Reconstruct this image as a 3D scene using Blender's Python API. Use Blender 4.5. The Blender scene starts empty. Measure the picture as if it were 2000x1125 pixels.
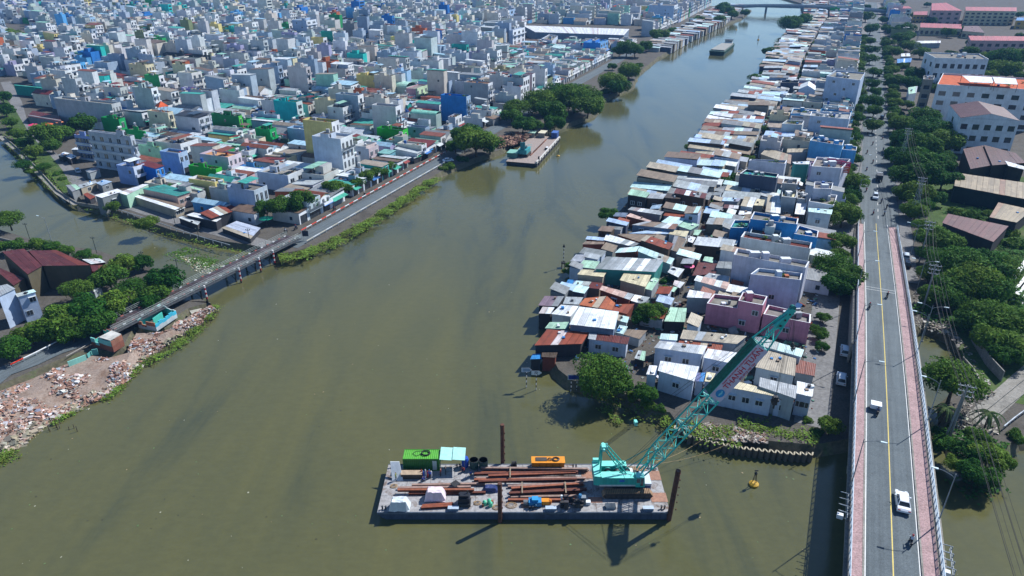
import bpy, math, random
from math import sin, cos, tan, radians, pi, sqrt, atan2, hypot
from mathutils import Vector, Matrix, noise
random.seed(7)
R = random.Random(11)
# ------------------------------------------------------------------ camera, world, sun
H = 80.4; TH = radians(26.5); FPX = 1351.0
CS, SN = cos(TH), sin(TH)
sc = bpy.context.scene
COL = sc.collection
cam_d = bpy.data.cameras.new('camera'); cam = bpy.data.objects.new('camera', cam_d); COL.objects.link(cam)
cam.location = (0, 0, H); cam.rotation_euler = (pi/2 - TH, 0, 0)
cam_d.sensor_width = 36; cam_d.lens = 36*FPX/2000; cam_d.clip_start = 1; cam_d.clip_end = 9000
sc.camera = cam
SUN_EL = radians(45.5); SUN_AZ = radians(34)          # azimuth measured from +X towards +Y
w = bpy.data.worlds.new('World'); sc.world = w; w.use_nodes = True
nt = w.node_tree; bg = nt.nodes['Background']
sky = nt.nodes.new('ShaderNodeTexSky'); sky.sky_type = 'NISHITA'; sky.sun_disc = False
sky.sun_elevation = SUN_EL; sky.sun_rotation = pi/2 - SUN_AZ
sky.air_density = 1.0; sky.dust_density = 0.1; sky.ozone_density = 7.0
nt.links.new(sky.outputs[0], bg.inputs[0]); bg.inputs[1].default_value = 0.098
sd = bpy.data.lights.new('sun', 'SUN'); sd.energy = 5.0; sd.angle = radians(0.5); sd.color = (1.0, 0.98, 0.95)
so = bpy.data.objects.new('sun', sd); COL.objects.link(so)
sdir = Vector((cos(SUN_EL)*cos(SUN_AZ), cos(SUN_EL)*sin(SUN_AZ), sin(SUN_EL)))
so.rotation_euler = sdir.to_track_quat('Z', 'Y').to_euler(); so.location = (60, 40, 200)
sc.view_settings.view_transform = 'Standard'; sc.view_settings.look = 'None'
sc.view_settings.exposure = 0.42; sc.view_settings.gamma = 1.0
sc.view_settings.use_curve_mapping = False
sc.render.engine = 'CYCLES'
sc.cycles.max_bounces = 5; sc.cycles.diffuse_bounces = 2; sc.cycles.glossy_bounces = 2
sc.cycles.transmission_bounces = 3; sc.cycles.volume_bounces = 0; sc.cycles.transparent_max_bounces = 8
sc.cycles.caustics_reflective = False; sc.cycles.caustics_refractive = False

# ------------------------------------------------------------------ measuring helpers
def PX(px, py, z=0.0):
    """world x, y of the photo point (px, py) where it lies at height z"""
    v = (py-562.5)/FPX; d = (H-z)/(SN+v*CS)
    return ((px-1000)/FPX*d, d*(CS-v*SN))
def P3(px, py, z=0.0):
    x, y = PX(px, py, z); return Vector((x, y, z))
def proj(x, y, z):
    d = y*CS+(H-z)*SN; v = ((H-z)*CS-y*SN)/d
    return (1000+x/d*FPX, 562.5+v*FPX)
def zat(px, py, y):
    """height of the photo point when its forward distance is y"""
    v = (py-562.5)/FPX; d = y/(CS-v*SN); return H-d*(SN+v*CS), (px-1000)/FPX*d
CROP = dict(P=(0,0,1), Z5=(1000,380,2.857), C3=(1150,560,3.124), D1=(1020,560,4.687), D2=(1120,380,5.627), D3=(1380,340,4.687),
    D4=(1380,160,5.1125), L6=(350,200,4.0175), L7=(0,470,4.891), L8=(700,150,5.627), L5=(0,280,5.114), R5=(1750,260,3.752),
    R6=(1300,380,2.857), G6=(0,200,3.75), G7=(1300,0,5.0), G8=(1000,160,3.31), U1=(0,0,2.857), U2=(650,0,2.857), U3=(1300,0,2.857),
    RR=(1600,0,3.75), W8=(1750,560,3.308))
def cp(crop, x, y):
    a, b, s = CROP[crop]; return (a+x/s, b+y/s)
def S(h):
    h = h.lstrip('#'); r = [int(h[i:i+2], 16)/255 for i in (0, 2, 4)]
    return tuple((c/12.92 if c <= .04045 else ((c+.055)/1.055)**2.4) for c in r)
def mul(c, k): return tuple(min(1, a*k) for a in c[:3])
def jit(c, a=.12, rr=R):
    k = 1+rr.uniform(-a, a); return tuple(max(0.003, min(1, x*k*(1+rr.uniform(-a/4, a/4)))) for x in c[:3])

# ------------------------------------------------------------------ mesh builder
class MB:
    def __init__(s): s.v = []; s.f = []; s.c = []; s.m = []; s.uv = {}
    def face(s, pts, col=(.5,.5,.5), m=0, uv=None):
        b = len(s.v); s.v.extend([tuple(p) for p in pts]); s.f.append(tuple(range(b, b+len(pts))))
        if uv: s.uv[len(s.f)-1] = uv
        s.c.append(col); s.m.append(m); return s
    def hexa(s, p, col, m=0, top=None, bottom=True):
        """p: 4 bottom points then 4 top points, counter-clockwise seen from above"""
        b = len(s.v); s.v.extend([tuple(q) for q in p])
        fs = [(4,5,6,7), (0,1,5,4), (1,2,6,5), (2,3,7,6), (3,0,4,7)]
        if bottom: fs.append((3,2,1,0))
        for i, f in enumerate(fs):
            s.f.append(tuple(b+j for j in f)); s.c.append(top if (i == 0 and top) else col); s.m.append(m)
        return s
    def box(s, x0, x1, y0, y1, z0, z1, col=(.5,.5,.5), m=0, top=None, bottom=True):
        return s.hexa([(x0,y0,z0),(x1,y0,z0),(x1,y1,z0),(x0,y1,z0),(x0,y0,z1),(x1,y0,z1),(x1,y1,z1),(x0,y1,z1)], col, m, top, bottom)
    def obox(s, c, ux, uy, sx, sy, z0, z1, col=(.5,.5,.5), m=0, top=None, bottom=True):
        """box centred on c (xy) with axes ux, uy and half sizes sx, sy"""
        q = [(c[0]+a*ux[0]*sx+b*uy[0]*sy, c[1]+a*ux[1]*sx+b*uy[1]*sy) for a, b in ((-1,-1),(1,-1),(1,1),(-1,1))]
        return s.hexa([(x,y,z0) for x,y in q]+[(x,y,z1) for x,y in q], col, m, top, bottom)
    def prism(s, poly, z0, z1, col=(.5,.5,.5), m=0, top=None, bottom=False):
        n = len(poly)
        a = sum(poly[i][0]*poly[(i+1) % n][1]-poly[(i+1) % n][0]*poly[i][1] for i in range(n))
        if a < 0: poly = poly[::-1]
        zt = (lambda i: z1[i]) if isinstance(z1, (list, tuple)) else (lambda i: z1)
        if isinstance(z1, (list, tuple)) and a < 0: z1 = list(z1)[::-1]; zt = lambda i: z1[i]
        s.face([(poly[i][0], poly[i][1], zt(i)) for i in range(n)], top or col, m)
        for i in range(n):
            j = (i+1) % n
            s.face([(*poly[i], z0), (*poly[j], z0), (*poly[j], zt(j)), (*poly[i], zt(i))], col, m)
        if bottom: s.face([(p[0], p[1], z0) for p in poly[::-1]], col, m)
        return s
    def tube(s, a, b, r, col=(.5,.5,.5), m=0, n=6, r2=None, caps=True):
        a = Vector(a); b = Vector(b); d = b-a
        if d.length < 1e-6: return s
        q = d.to_track_quat('Z', 'Y'); r2 = r if r2 is None else r2; base = len(s.v)
        for (c, rr) in ((a, r), (b, r2)):
            for i in range(n):
                t = 2*pi*i/n; s.v.append(tuple(c+q @ Vector((cos(t)*rr, sin(t)*rr, 0))))
        for i in range(n):
            j = (i+1) % n; s.f.append((base+i, base+j, base+n+j, base+n+i)); s.c.append(col); s.m.append(m)
        if caps:
            s.f.append(tuple(base+i for i in range(n))[::-1]); s.c.append(col); s.m.append(m)
            s.f.append(tuple(base+n+i for i in range(n))); s.c.append(col); s.m.append(m)
        return s
    def path(s, pts, r, col=(.5,.5,.5), m=0, n=5):
        for i in range(len(pts)-1): s.tube(pts[i], pts[i+1], r, col, m, n)
        return s
    def lathe(s, c, prof, col=(.5,.5,.5), m=0, n=12, cols=None):
        base = len(s.v)
        for (r, z) in prof:
            for i in range(n):
                t = 2*pi*i/n; s.v.append((c[0]+cos(t)*r, c[1]+sin(t)*r, c[2]+z))
        for k in range(len(prof)-1):
            for i in range(n):
                j = (i+1) % n
                s.f.append((base+k*n+i, base+k*n+j, base+(k+1)*n+j, base+(k+1)*n+i)); s.c.append(cols[k] if cols else col); s.m.append(m)
        s.f.append(tuple(base+i for i in range(n))[::-1]); s.c.append(cols[0] if cols else col); s.m.append(m)
        s.f.append(tuple(base+(len(prof)-1)*n+i for i in range(n))); s.c.append(cols[-1] if cols else col); s.m.append(m)
        return s
    def mesh(s, name, mats, smooth=False):
        me = bpy.data.meshes.new(name); me.from_pydata(s.v, [], s.f)
        for mm in (mats if isinstance(mats, (list, tuple)) else [mats]): me.materials.append(mm)
        nl = len(me.loops); buf = [0.0]*(nl*4); k = 0
        for f, c in zip(s.f, s.c):
            q = (c[0], c[1], c[2], 1.0)*len(f); buf[k:k+len(q)] = q; k += len(q)
        ca = me.color_attributes.new('Col', 'FLOAT_COLOR', 'CORNER'); ca.data.foreach_set('color', buf)
        if any(s.m): me.polygons.foreach_set('material_index', s.m)
        if s.uv:
            ul = me.uv_layers.new(name='UVMap'); k = 0; ub = [0.0]*(nl*2)
            for i, f in enumerate(s.f):
                u = s.uv.get(i)
                if u:
                    for j, (a, b) in enumerate(u): ub[(k+j)*2] = a; ub[(k+j)*2+1] = b
                k += len(f)
            ul.data.foreach_set('uv', ub)
        if smooth: me.polygons.foreach_set('use_smooth', [True]*len(me.polygons))
        me.update(); return me
    def build(s, name, mats, parent=None, loc=None, smooth=False):
        if not s.f: return None
        me = s.mesh(name, mats, smooth)
        return link(name, me, parent, loc)

def link(name, me, parent=None, loc=None, rz=0, sc_=None):
    o = bpy.data.objects.new(name, me); COL.objects.link(o)
    if parent:
        o.parent = parent
        if loc is None: o.location = -Vector(parent.location) if parent.get('_abs') else (0, 0, 0)
    if loc is not None: o.location = loc
    if rz: o.rotation_euler = (0, 0, rz)
    if sc_: o.scale = sc_ if isinstance(sc_, (tuple, list)) else (sc_, sc_, sc_)
    return o
USED = {}
def tag(o, label=None, cat=None, group=None, kind=None):
    if label:
        o['label'] = label; USED.setdefault(label, []).append(o.name)
    if cat: o['category'] = cat
    if group: o['group'] = group
    if kind: o['kind'] = kind
    return o
def thing(name, loc, label, cat, group=None, rz=0):
    """an Empty at the base of the thing; its parts are built in world coordinates when rz is 0"""
    o = bpy.data.objects.new(name, None); COL.objects.link(o); o.location = loc; o.rotation_euler = (0, 0, rz)
    o.empty_display_size = .2
    tag(o, label, cat, group); return o
def wpart(mb, name, mats, parent, smooth=False):
    """a part built in world coordinates, parented to an unrotated Empty"""
    o = mb.build(name, mats, None, None, smooth)
    if o is None: return None
    o.parent = parent; o.location = -Vector(parent_world(parent)); return o
def parent_world(p):
    v = Vector(p.location)
    q = p.parent
    while q: v = v+Vector(q.location); q = q.parent
    return v
def copy_tree(o, loc=None, rz=None, label=None, group=None, parent=None, sc_=None):
    c = o.copy(); COL.objects.link(c)
    if parent: c.parent = parent
    if loc is not None: c.location = loc
    if rz is not None: c.rotation_euler = (0, 0, rz)
    if sc_ is not None: c.scale = (sc_, sc_, sc_)
    if label: c['label'] = label; USED.setdefault(label, []).append(c.name)
    if group: c['group'] = group
    for ch in list(KIDS.get(o.name, [])):
        copy_tree(ch, parent=c)
    return c
KIDS = {}
def proto_done(o):
    for ob in bpy.data.objects:
        if ob.parent: 
            L = KIDS.setdefault(ob.parent.name, [])
            if ob not in L: L.append(ob)
ORD = ['first','second','third','fourth','fifth','sixth','seventh','eighth','ninth','tenth','eleventh','twelfth','thirteenth','fourteenth',
 'fifteenth','sixteenth','seventeenth','eighteenth','nineteenth']
TENS = {20:'twent',30:'thirt',40:'fort',50:'fift',60:'sixt',70:'sevent',80:'eight',90:'ninet'}
def ordn(i):
    i += 1
    if i <= 19: return ORD[i-1]
    t, u = i//10*10, i % 10
    if t in TENS: return TENS[t]+'ieth' if u == 0 else TENS[t]+'y-'+ORD[u-1]
    return '%dth' % i
NUM = ['zero','one','two','three','four','five','six','seven','eight']

# ------------------------------------------------------------------ materials
def nmat(name):
    m = bpy.data.materials.new(name); m.use_nodes = True; n = m.node_tree.nodes; return m, m.node_tree, n, n['Principled BSDF']
def N(nt, t, **k):
    n = nt.nodes.new(t)
    for a, b in k.items(): setattr(n, a, b)
    return n
def noise_tex(nt, vec, scale, detail=4, rough=.6, dist=0):
    n = N(nt, 'ShaderNodeTexNoise'); n.inputs['Scale'].default_value = scale; n.inputs['Detail'].default_value = detail
    n.inputs['Roughness'].default_value = rough; n.inputs['Distortion'].default_value = dist
    if vec is not None: nt.links.new(vec, n.inputs['Vector'])
    return n
def ramp(nt, fac, stops):
    r = N(nt, 'ShaderNodeValToRGB'); e = r.color_ramp.elements
    while len(e) < len(stops): e.new(.5)
    for i, (p, c) in enumerate(stops):
        e[i].position = p; e[i].color = (*c, 1) if not isinstance(c, (int, float)) else (c, c, c, 1)
    nt.links.new(fac, r.inputs[0]); return r
def mixc(nt, a, b, fac, mode='MIX'):
    m = N(nt, 'ShaderNodeMix', data_type='RGBA', blend_type=mode)
    for s_, v in ((m.inputs[6], a), (m.inputs[7], b), (m.inputs[0], fac)):
        if hasattr(v, 'is_output') or hasattr(v, 'links'): nt.links.new(v, s_)
        elif isinstance(v, (int, float)): s_.default_value = v
        else: s_.default_value = (*v, 1)
    return m.outputs[2]
def worldpos(nt, sx=1, sy=1, sz=1):
    g = N(nt, 'ShaderNodeNewGeometry'); mp = N(nt, 'ShaderNodeMapping'); mp.inputs['Scale'].default_value = (sx, sy, sz)
    nt.links.new(g.outputs['Position'], mp.inputs[0]); return mp.outputs[0]
def bumpn(nt, h, strength=.3, dist=.05):
    b = N(nt, 'ShaderNodeBump'); b.inputs['Strength'].default_value = strength; b.inputs['Distance'].default_value = dist
    nt.links.new(h, b.inputs['Height']); return b.outputs[0]
def attrcol(nt, name='Col'):
    a = N(nt, 'ShaderNodeVertexColor'); a.layer_name = name; return a.outputs[0]

def mat_attr(name, rough=.85, dirt=.35, dscale=.6, streak=.3, metal=0.0, spec=.3, bump=.15):
    """painted or rendered surface: the colour comes from the mesh, stains and dirt from noise"""
    m, nt, n, p = nmat(name)
    c = attrcol(nt)
    d = noise_tex(nt, worldpos(nt), dscale, 6, .7)
    r = ramp(nt, d.outputs[0], [(.30, 1-dirt), (.62, 1.0)])
    c = mixc(nt, c, r.outputs[0], 1.0, 'MULTIPLY')
    if streak:
        d2 = noise_tex(nt, worldpos(nt, 2.2, 2.2, .12), 1.0, 4, .6)
        r2 = ramp(nt, d2.outputs[0], [(.36, 1-streak), (.56, 1.0)])
        c = mixc(nt, c, r2.outputs[0], 1.0, 'MULTIPLY')
    nt.links.new(c, p.inputs['Base Color']); p.inputs['Roughness'].default_value = rough
    p.inputs['Metallic'].default_value = metal; p.inputs['Specular IOR Level'].default_value = spec
    if bump:
        d3 = noise_tex(nt, worldpos(nt), 3.0, 3, .6); nt.links.new(bumpn(nt, d3.outputs[0], bump, .05), p.inputs['Normal'])
    return m
M = {}
M['wall'] = mat_attr('painted_wall', .9, .28, .3, .10)
M['roof'] = mat_attr('flat_roof_concrete', .92, .45, .5, 0)
M['clean'] = mat_attr('plain_paint', .55, .2, 1.2, .1, 0, .4, .03)
M['steel'] = mat_attr('worn_steel', .6, .4, 1.3, .2, .0, .4, .15)
M['gloss'] = mat_attr('car_paint', .18, .03, 1, 0, 0, .5, 0)
M['asphalt'] = None

def mat_sheet():
    """corrugated metal: UV x runs across the sheets in metres"""
    m, nt, n, p = nmat('corrugated_sheet')
    c = attrcol(nt); uv = N(nt, 'ShaderNodeUVMap'); sep = N(nt, 'ShaderNodeSeparateXYZ'); nt.links.new(uv.outputs[0], sep.inputs[0])
    fl = N(nt, 'ShaderNodeMath', operation='FLOOR'); nt.links.new(sep.outputs[0], fl.inputs[0])
    vy = N(nt, 'ShaderNodeMath', operation='MULTIPLY'); nt.links.new(sep.outputs[1], vy.inputs[0]); vy.inputs[1].default_value = .28
    fy = N(nt, 'ShaderNodeMath', operation='FLOOR'); nt.links.new(vy.outputs[0], fy.inputs[0])
    cm = N(nt, 'ShaderNodeCombineXYZ'); nt.links.new(fl.outputs[0], cm.inputs[0]); nt.links.new(fy.outputs[0], cm.inputs[1])
    g = N(nt, 'ShaderNodeNewGeometry')
    wn = N(nt, 'ShaderNodeTexWhiteNoise', noise_dimensions='3D'); nt.links.new(cm.outputs[0], wn.inputs['Vector'])
    r = ramp(nt, wn.outputs['Value'], [(0, .74), (.5, .98), (1, 1.08)])
    c = mixc(nt, c, r.outputs[0], 1.0, 'MULTIPLY')
    d = noise_tex(nt, worldpos(nt), .45, 6, .7, .3); rd = ramp(nt, d.outputs[0], [(.56, 0.0), (.72, .6)])
    d2 = noise_tex(nt, worldpos(nt), 2.5, 5, .7); rr = ramp(nt, d2.outputs[0], [(.3, (.10,.065,.05)), (.7, (.22,.13,.09))])
    c = mixc(nt, c, rr.outputs[0], rd.outputs[0])
    d3 = noise_tex(nt, worldpos(nt), .9, 5, .65); r3 = ramp(nt, d3.outputs[0], [(.3, .7), (.6, 1.0)])
    c = mixc(nt, c, r3.outputs[0], 1.0, 'MULTIPLY')
    fr = N(nt, 'ShaderNodeMath', operation='FRACT'); nt.links.new(sep.outputs[0], fr.inputs[0])
    lap = ramp(nt, fr.outputs[0], [(0, .6), (.10, 1.0), (.9, 1.0)]); c = mixc(nt, c, lap.outputs[0], 1.0, 'MULTIPLY')
    nt.links.new(c, p.inputs['Base Color']); p.inputs['Roughness'].default_value = .5; p.inputs['Specular IOR Level'].default_value = .35
    sn = N(nt, 'ShaderNodeMath', operation='MULTIPLY'); nt.links.new(sep.outputs[0], sn.inputs[0]); sn.inputs[1].default_value = 2*pi*3
    s2 = N(nt, 'ShaderNodeMath', operation='SINE'); nt.links.new(sn.outputs[0], s2.inputs[0])
    nt.links.new(bumpn(nt, s2.outputs[0], .35, .03), p.inputs['Normal'])
    return m
M['sheet'] = mat_sheet()

def mat_simple(name, col, rough=.7, metal=0, spec=.4, nscale=2.0, amp=.2, bump=.1, alpha=1):
    m, nt, n, p = nmat(name)
    d = noise_tex(nt, worldpos(nt), nscale, 5, .65); r = ramp(nt, d.outputs[0], [(.3, mul(col, 1-amp)), (.7, mul(col, 1+amp*.5))])
    nt.links.new(r.outputs[0], p.inputs['Base Color']); p.inputs['Roughness'].default_value = rough
    p.inputs['Metallic'].default_value = metal; p.inputs['Specular IOR Level'].default_value = spec; p.inputs['Alpha'].default_value = alpha
    if bump: nt.links.new(bumpn(nt, d.outputs[0], bump, .04), p.inputs['Normal'])
    return m
M['glass'] = mat_simple('dark_window_glass', (.035,.045,.055), .12, 0, .6, .8, .5, 0)
M['steelrust'] = mat_simple('rusty_steel', (.115,.052,.034), .8, 0, .3, 1.2, .55, .3)
M['dark'] = mat_simple('dark_metal', (.03,.03,.032), .5, 0, .4)
M['rubber'] = mat_simple('rubber', (.02,.02,.021), .8)

def mat_water():
    m, nt, n, p = nmat('river_water')
    g_ = N(nt, 'ShaderNodeNewGeometry'); m_ = N(nt, 'ShaderNodeMapping'); m_.inputs['Rotation'].default_value = (0, 0, radians(24)); m_.inputs['Scale'].default_value = (1.0, .22, 1)
    nt.links.new(g_.outputs['Position'], m_.inputs[0]); a = noise_tex(nt, m_.outputs[0], .05, 6, .62, .9)
    b = noise_tex(nt, worldpos(nt, 1, 1.7, 1), .5, 8, .75)
    base = ramp(nt, a.outputs[0], [(.34, (.058,.065,.036)), (.47, (.084,.086,.038)), (.66, (.100,.098,.038))])
    sp = ramp(nt, b.outputs[0], [(.35, .92), (.65, 1.07)])
    c = mixc(nt, base.outputs[0], sp.outputs[0], 1.0, 'MULTIPLY')
    nt.links.new(c, p.inputs['Base Color'])
    rr = ramp(nt, a.outputs[0], [(.4, .10), (.6, .05)]); nt.links.new(rr.outputs[0], p.inputs['Roughness'])
    p.inputs['IOR'].default_value = 1.36; p.inputs['Specular IOR Level'].default_value = .75
    w1 = noise_tex(nt, worldpos(nt, 1, 1.6, 1), 1.1, 6, .7, .4); w2 = noise_tex(nt, worldpos(nt), .22, 3, .5)
    mx = N(nt, 'ShaderNodeMath', operation='MULTIPLY_ADD'); nt.links.new(w2.outputs[0], mx.inputs[0]); mx.inputs[1].default_value = 1.6
    nt.links.new(w1.outputs[0], mx.inputs[2])
    nt.links.new(bumpn(nt, mx.outputs[0], .26, .08), p.inputs['Normal'])
    return m
M['water'] = mat_water()

def mat_ground(name, stops, scale=.12, scale2=2.2, rough=.95, bump=.3):
    m, nt, n, p = nmat(name)
    a = noise_tex(nt, worldpos(nt), scale, 7, .68, .4); b = noise_tex(nt, worldpos(nt), scale2, 5, .7)
    base = ramp(nt, a.outputs[0], stops); sp = ramp(nt, b.outputs[0], [(.3, .65), (.7, 1.25)])
    nt.links.new(mixc(nt, base.outputs[0], sp.outputs[0], 1.0, 'MULTIPLY'), p.inputs['Base Color'])
    p.inputs['Roughness'].default_value = rough; p.inputs['Specular IOR Level'].default_value = .2
    nt.links.new(bumpn(nt, b.outputs[0], bump, .15), p.inputs['Normal'])
    return m
M['earth'] = mat_ground('bare_ground', [(.3, (.055,.05,.042)), (.5, (.10,.092,.08)), (.7, (.07,.066,.058))])
M['grassm'] = mat_ground('grassy_ground', [(.35, (.035,.065,.018)), (.55, (.06,.105,.025)), (.72, (.12,.11,.06))], .15, 1.5)
M['bank'] = mat_ground('muddy_bank', [(.35, (.07,.07,.04)), (.55, (.12,.11,.075)), (.7, (.09,.12,.05))], .3, 1.5)
M['rubblem'] = mat_ground('rubble_ground', [(.3, (.19,.125,.09)), (.5, (.27,.215,.18)), (.7, (.21,.14,.10))], .3, 2.5)
M['asphalt'] = mat_ground('asphalt', [(.3, (.092,.113,.125)), (.55, (.112,.136,.148)), (.75, (.12,.142,.152))], .25, 6, .85, .05)
M['street'] = mat_ground('street_concrete', [(.3, (.13,.13,.13)), (.55, (.19,.19,.19)), (.75, (.15,.15,.155))], .12, 1.5, .9, .1)
M['concrete'] = mat_ground('old_concrete', [(.3, (.16,.155,.14)), (.55, (.27,.26,.235)), (.75, (.21,.20,.18))], .4, 3, .9, .1)
M['deck'] = mat_ground('barge_deck_plate', [(.34, (.17,.125,.10)), (.48, (.33,.33,.335)), (.68, (.28,.27,.265)), (.8, (.12,.10,.09))], .5, 2.0, .7, .05)

def add_tracks(m):
    nt = m.node_tree; p = nt.nodes['Principled BSDF']; src = p.inputs['Base Color'].links[0].from_socket
    g = N(nt, 'ShaderNodeNewGeometry'); mp = N(nt, 'ShaderNodeMapping'); mp.inputs['Rotation'].default_value = (0, 0, radians(24.9)); nt.links.new(g.outputs['Position'], mp.inputs[0])
    m2 = N(nt, 'ShaderNodeMapping'); m2.inputs['Scale'].default_value = (1.1, .012, 1); nt.links.new(mp.outputs[0], m2.inputs[0])
    a = noise_tex(nt, m2.outputs[0], 1.0, 4, .6); r = ramp(nt, a.outputs[0], [(.35, .80), (.5, 1.0), (.65, 1.14)])
    b = noise_tex(nt, mp.outputs[0], .8, 5, .7, .5); r2 = ramp(nt, b.outputs[0], [(.28, .75), (.42, 1.0)])
    c = mixc(nt, src, r.outputs[0], 1.0, 'MULTIPLY'); nt.links.new(mixc(nt, c, r2.outputs[0], 1.0, 'MULTIPLY'), p.inputs['Base Color'])
add_tracks(M['asphalt'])
def mat_pavers():
    m, nt, n, p = nmat('pink_pavers')
    br = N(nt, 'ShaderNodeTexBrick'); mp = N(nt, 'ShaderNodeMapping'); mp.inputs['Rotation'].default_value = (0, 0, radians(24.9))
    g = N(nt, 'ShaderNodeNewGeometry'); nt.links.new(g.outputs['Position'], mp.inputs[0]); nt.links.new(mp.outputs[0], br.inputs['Vector'])
    br.inputs['Scale'].default_value = 1.4; br.inputs['Color1'].default_value = (.40,.255,.26,1); br.inputs['Color2'].default_value = (.32,.185,.19,1)
    br.inputs['Mortar'].default_value = (.30,.24,.23,1); br.inputs['Mortar Size'].default_value = .03
    a = noise_tex(nt, worldpos(nt), .5, 6, .7); r = ramp(nt, a.outputs[0], [(.3, .75), (.7, 1.2)])
    b = noise_tex(nt, worldpos(nt), 4, 4, .7); r2 = ramp(nt, b.outputs[0], [(.35, .72), (.65, 1.2)])
    c = mixc(nt, br.outputs[0], r.outputs[0], 1.0, 'MULTIPLY'); c = mixc(nt, c, r2.outputs[0], 1.0, 'MULTIPLY')
    nt.links.new(c, p.inputs['Base Color']); p.inputs['Roughness'].default_value = .85
    return m
M['pavers'] = mat_pavers()

def mat_leaf():
    m, nt, n, p = nmat('leaves')
    c = attrcol(nt); oi = N(nt, 'ShaderNodeObjectInfo')
    hs = N(nt, 'ShaderNodeHueSaturation'); nt.links.new(c, hs.inputs['Color'])
    mr = N(nt, 'ShaderNodeMapRange'); nt.links.new(oi.outputs['Random'], mr.inputs[0]); mr.inputs[3].default_value = .455; mr.inputs[4].default_value = .52
    nt.links.new(mr.outputs[0], hs.inputs['Hue'])
    mr2 = N(nt, 'ShaderNodeMapRange'); nt.links.new(oi.outputs['Random'], mr2.inputs[0]); mr2.inputs[3].default_value = 1.75; mr2.inputs[4].default_value = .9
    nt.links.new(mr2.outputs[0], hs.inputs['Value'])
    nt.links.new(hs.outputs[0], p.inputs['Base Color']); p.inputs['Roughness'].default_value = .7; p.inputs['Specular IOR Level'].default_value = .08
    tr = N(nt, 'ShaderNodeBsdfTranslucent'); nt.links.new(hs.outputs[0], tr.inputs[0])
    ms = N(nt, 'ShaderNodeMixShader'); ms.inputs[0].default_value = .3
    nt.links.new(p.outputs[0], ms.inputs[1]); nt.links.new(tr.outputs[0], ms.inputs[2])
    nt.links.new(ms.outputs[0], n['Material Output'].inputs[0])
    return m
M['leaf'] = mat_leaf()
M['bark'] = mat_simple('bark', (.09,.07,.05), .95, 0, .2, 3, .4, .5)
M['net'] = mat_simple('shade_net', (.02,.16,.10), .8, 0, .2, 2, .4, .2)
# ------------------------------------------------------------------ frames of the two quarters
RD = Vector((sin(radians(24.9)), cos(radians(24.9)))); RT = Vector((cos(radians(24.9)), -sin(radians(24.9))))   # along / across the avenue
RO = Vector((49.7, 63.9))                                        # avenue centre line at the bottom of the picture
def rp(s, t): q = RO+RD*s+RT*t; return (q.x, q.y)
def rinv(x, y): q = Vector((x, y))-RO; return (q.dot(RD), q.dot(RT))
LU = Vector((sin(radians(22.2)), cos(radians(22.2)))); LN = Vector((-cos(radians(22.2)), sin(radians(22.2))))    # along the riverside road / inland
LO = Vector(PX(600, 462, 2.0))
def lp(u, n): q = LO+LU*u+LN*n; return (q.x, q.y)
def linv(x, y): q = Vector((x, y))-LO; return (q.dot(LU), q.dot(LN))
GZ = 1.8                                                          # height of the land over the water

def inpoly(x, y, poly):
    c = False; j = len(poly)-1
    for i in range(len(poly)):
        xi, yi = poly[i]; xj, yj = poly[j]
        if (yi > y) != (yj > y) and x < (xj-xi)*(y-yi)/(yj-yi)+xi: c = not c
        j = i
    return c
def pxl(pts, z=0.0): return [PX(a, b, z) for a, b in pts]
# ------------------------------------------------------------------ water and land
mb = MB(); mb.face([(-5000,-300,0),(5000,-300,0),(5000,7000,0),(-5000,7000,0)])
wt = mb.build('water', M['water']); tag(wt, 'murky olive green river water', kind='structure')

bankL = [(535,512),(600,500),(650,478),(720,440),(790,395),(830,365),(866,345),(885,336),(930,318),(985,300),(1010,270),(1070,262),(1110,250),(1165,228),(1176,205),
         (1200,190),(1240,172),(1247,150),(1285,118),(1350,82),(1400,57),(1450,38),(1468,22)]
canalN = [(540,500),(470,490),(400,478),(330,462),(270,440),(230,425),(170,412),(125,385),(90,350),(60,318),(30,290),(0,270)]
far_l = (300, 1500)
landA = pxl(bankL)+[(215,1150),(150,1400),(20,2500),(-2500,6500),(-5000,6500),(-5000,340),(-330,330)]+pxl(canalN[::-1])
landB = pxl([(420,607),(400,592),(370,596),(320,560),(330,540),(300,530),(262,518),(200,497),(140,488),(80,478),(0,452)])+[(-330,250),(-5000,270),(-5000,-250),(-140,-250)]+pxl([(0,775),(60,748),(120,722),(175,700),(215,706),(252,694),(270,655),(325,652),(375,618),(412,606)])
bankR = [(1322,852),(1300,826),(1262,822),(1235,800),(1180,775),(1110,762),(1080,738),(1062,700),(1075,650),(1085,600),(1110,560),(1135,520),(1155,480),(1185,445),(1222,400),(1254,370),
         (1287,345),(1334,322),(1366,272),(1380,242),(1440,202),(1476,165),(1490,130),(1514,100),(1542,62),(1568,42)]
landC = pxl(bankR)+[(420,1080),(450,1400),(500,2500),(2500,6500),(5000,6500),(5000,100),(150,100)]+pxl([(1990,880),(1960,905),(1900,935),(1850,900),(1838,850),(1830,795),(1872,758),(1893,735),(1885,705),(1850,672),(1800,650),(1775,668),(1700,870),(1640,885),(1592,893),(1500,885),(1430,868),(1380,850),(1330,846)])
def smooth_poly(p, amp=.5, step=5.0):
    out = []
    for i in range(len(p)):
        a = Vector(p[i]); b = Vector(p[(i+1) % len(p)]); L = (b-a).length
        if L > 150: out.append(tuple(a)); continue
        k = max(1, int(L/step))
        for j in range(k):
            q = a.lerp(b, j/k)
            if j: q += Vector((R.uniform(-amp, amp), R.uniform(-amp, amp)))
            out.append(tuple(q))
    return out
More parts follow.
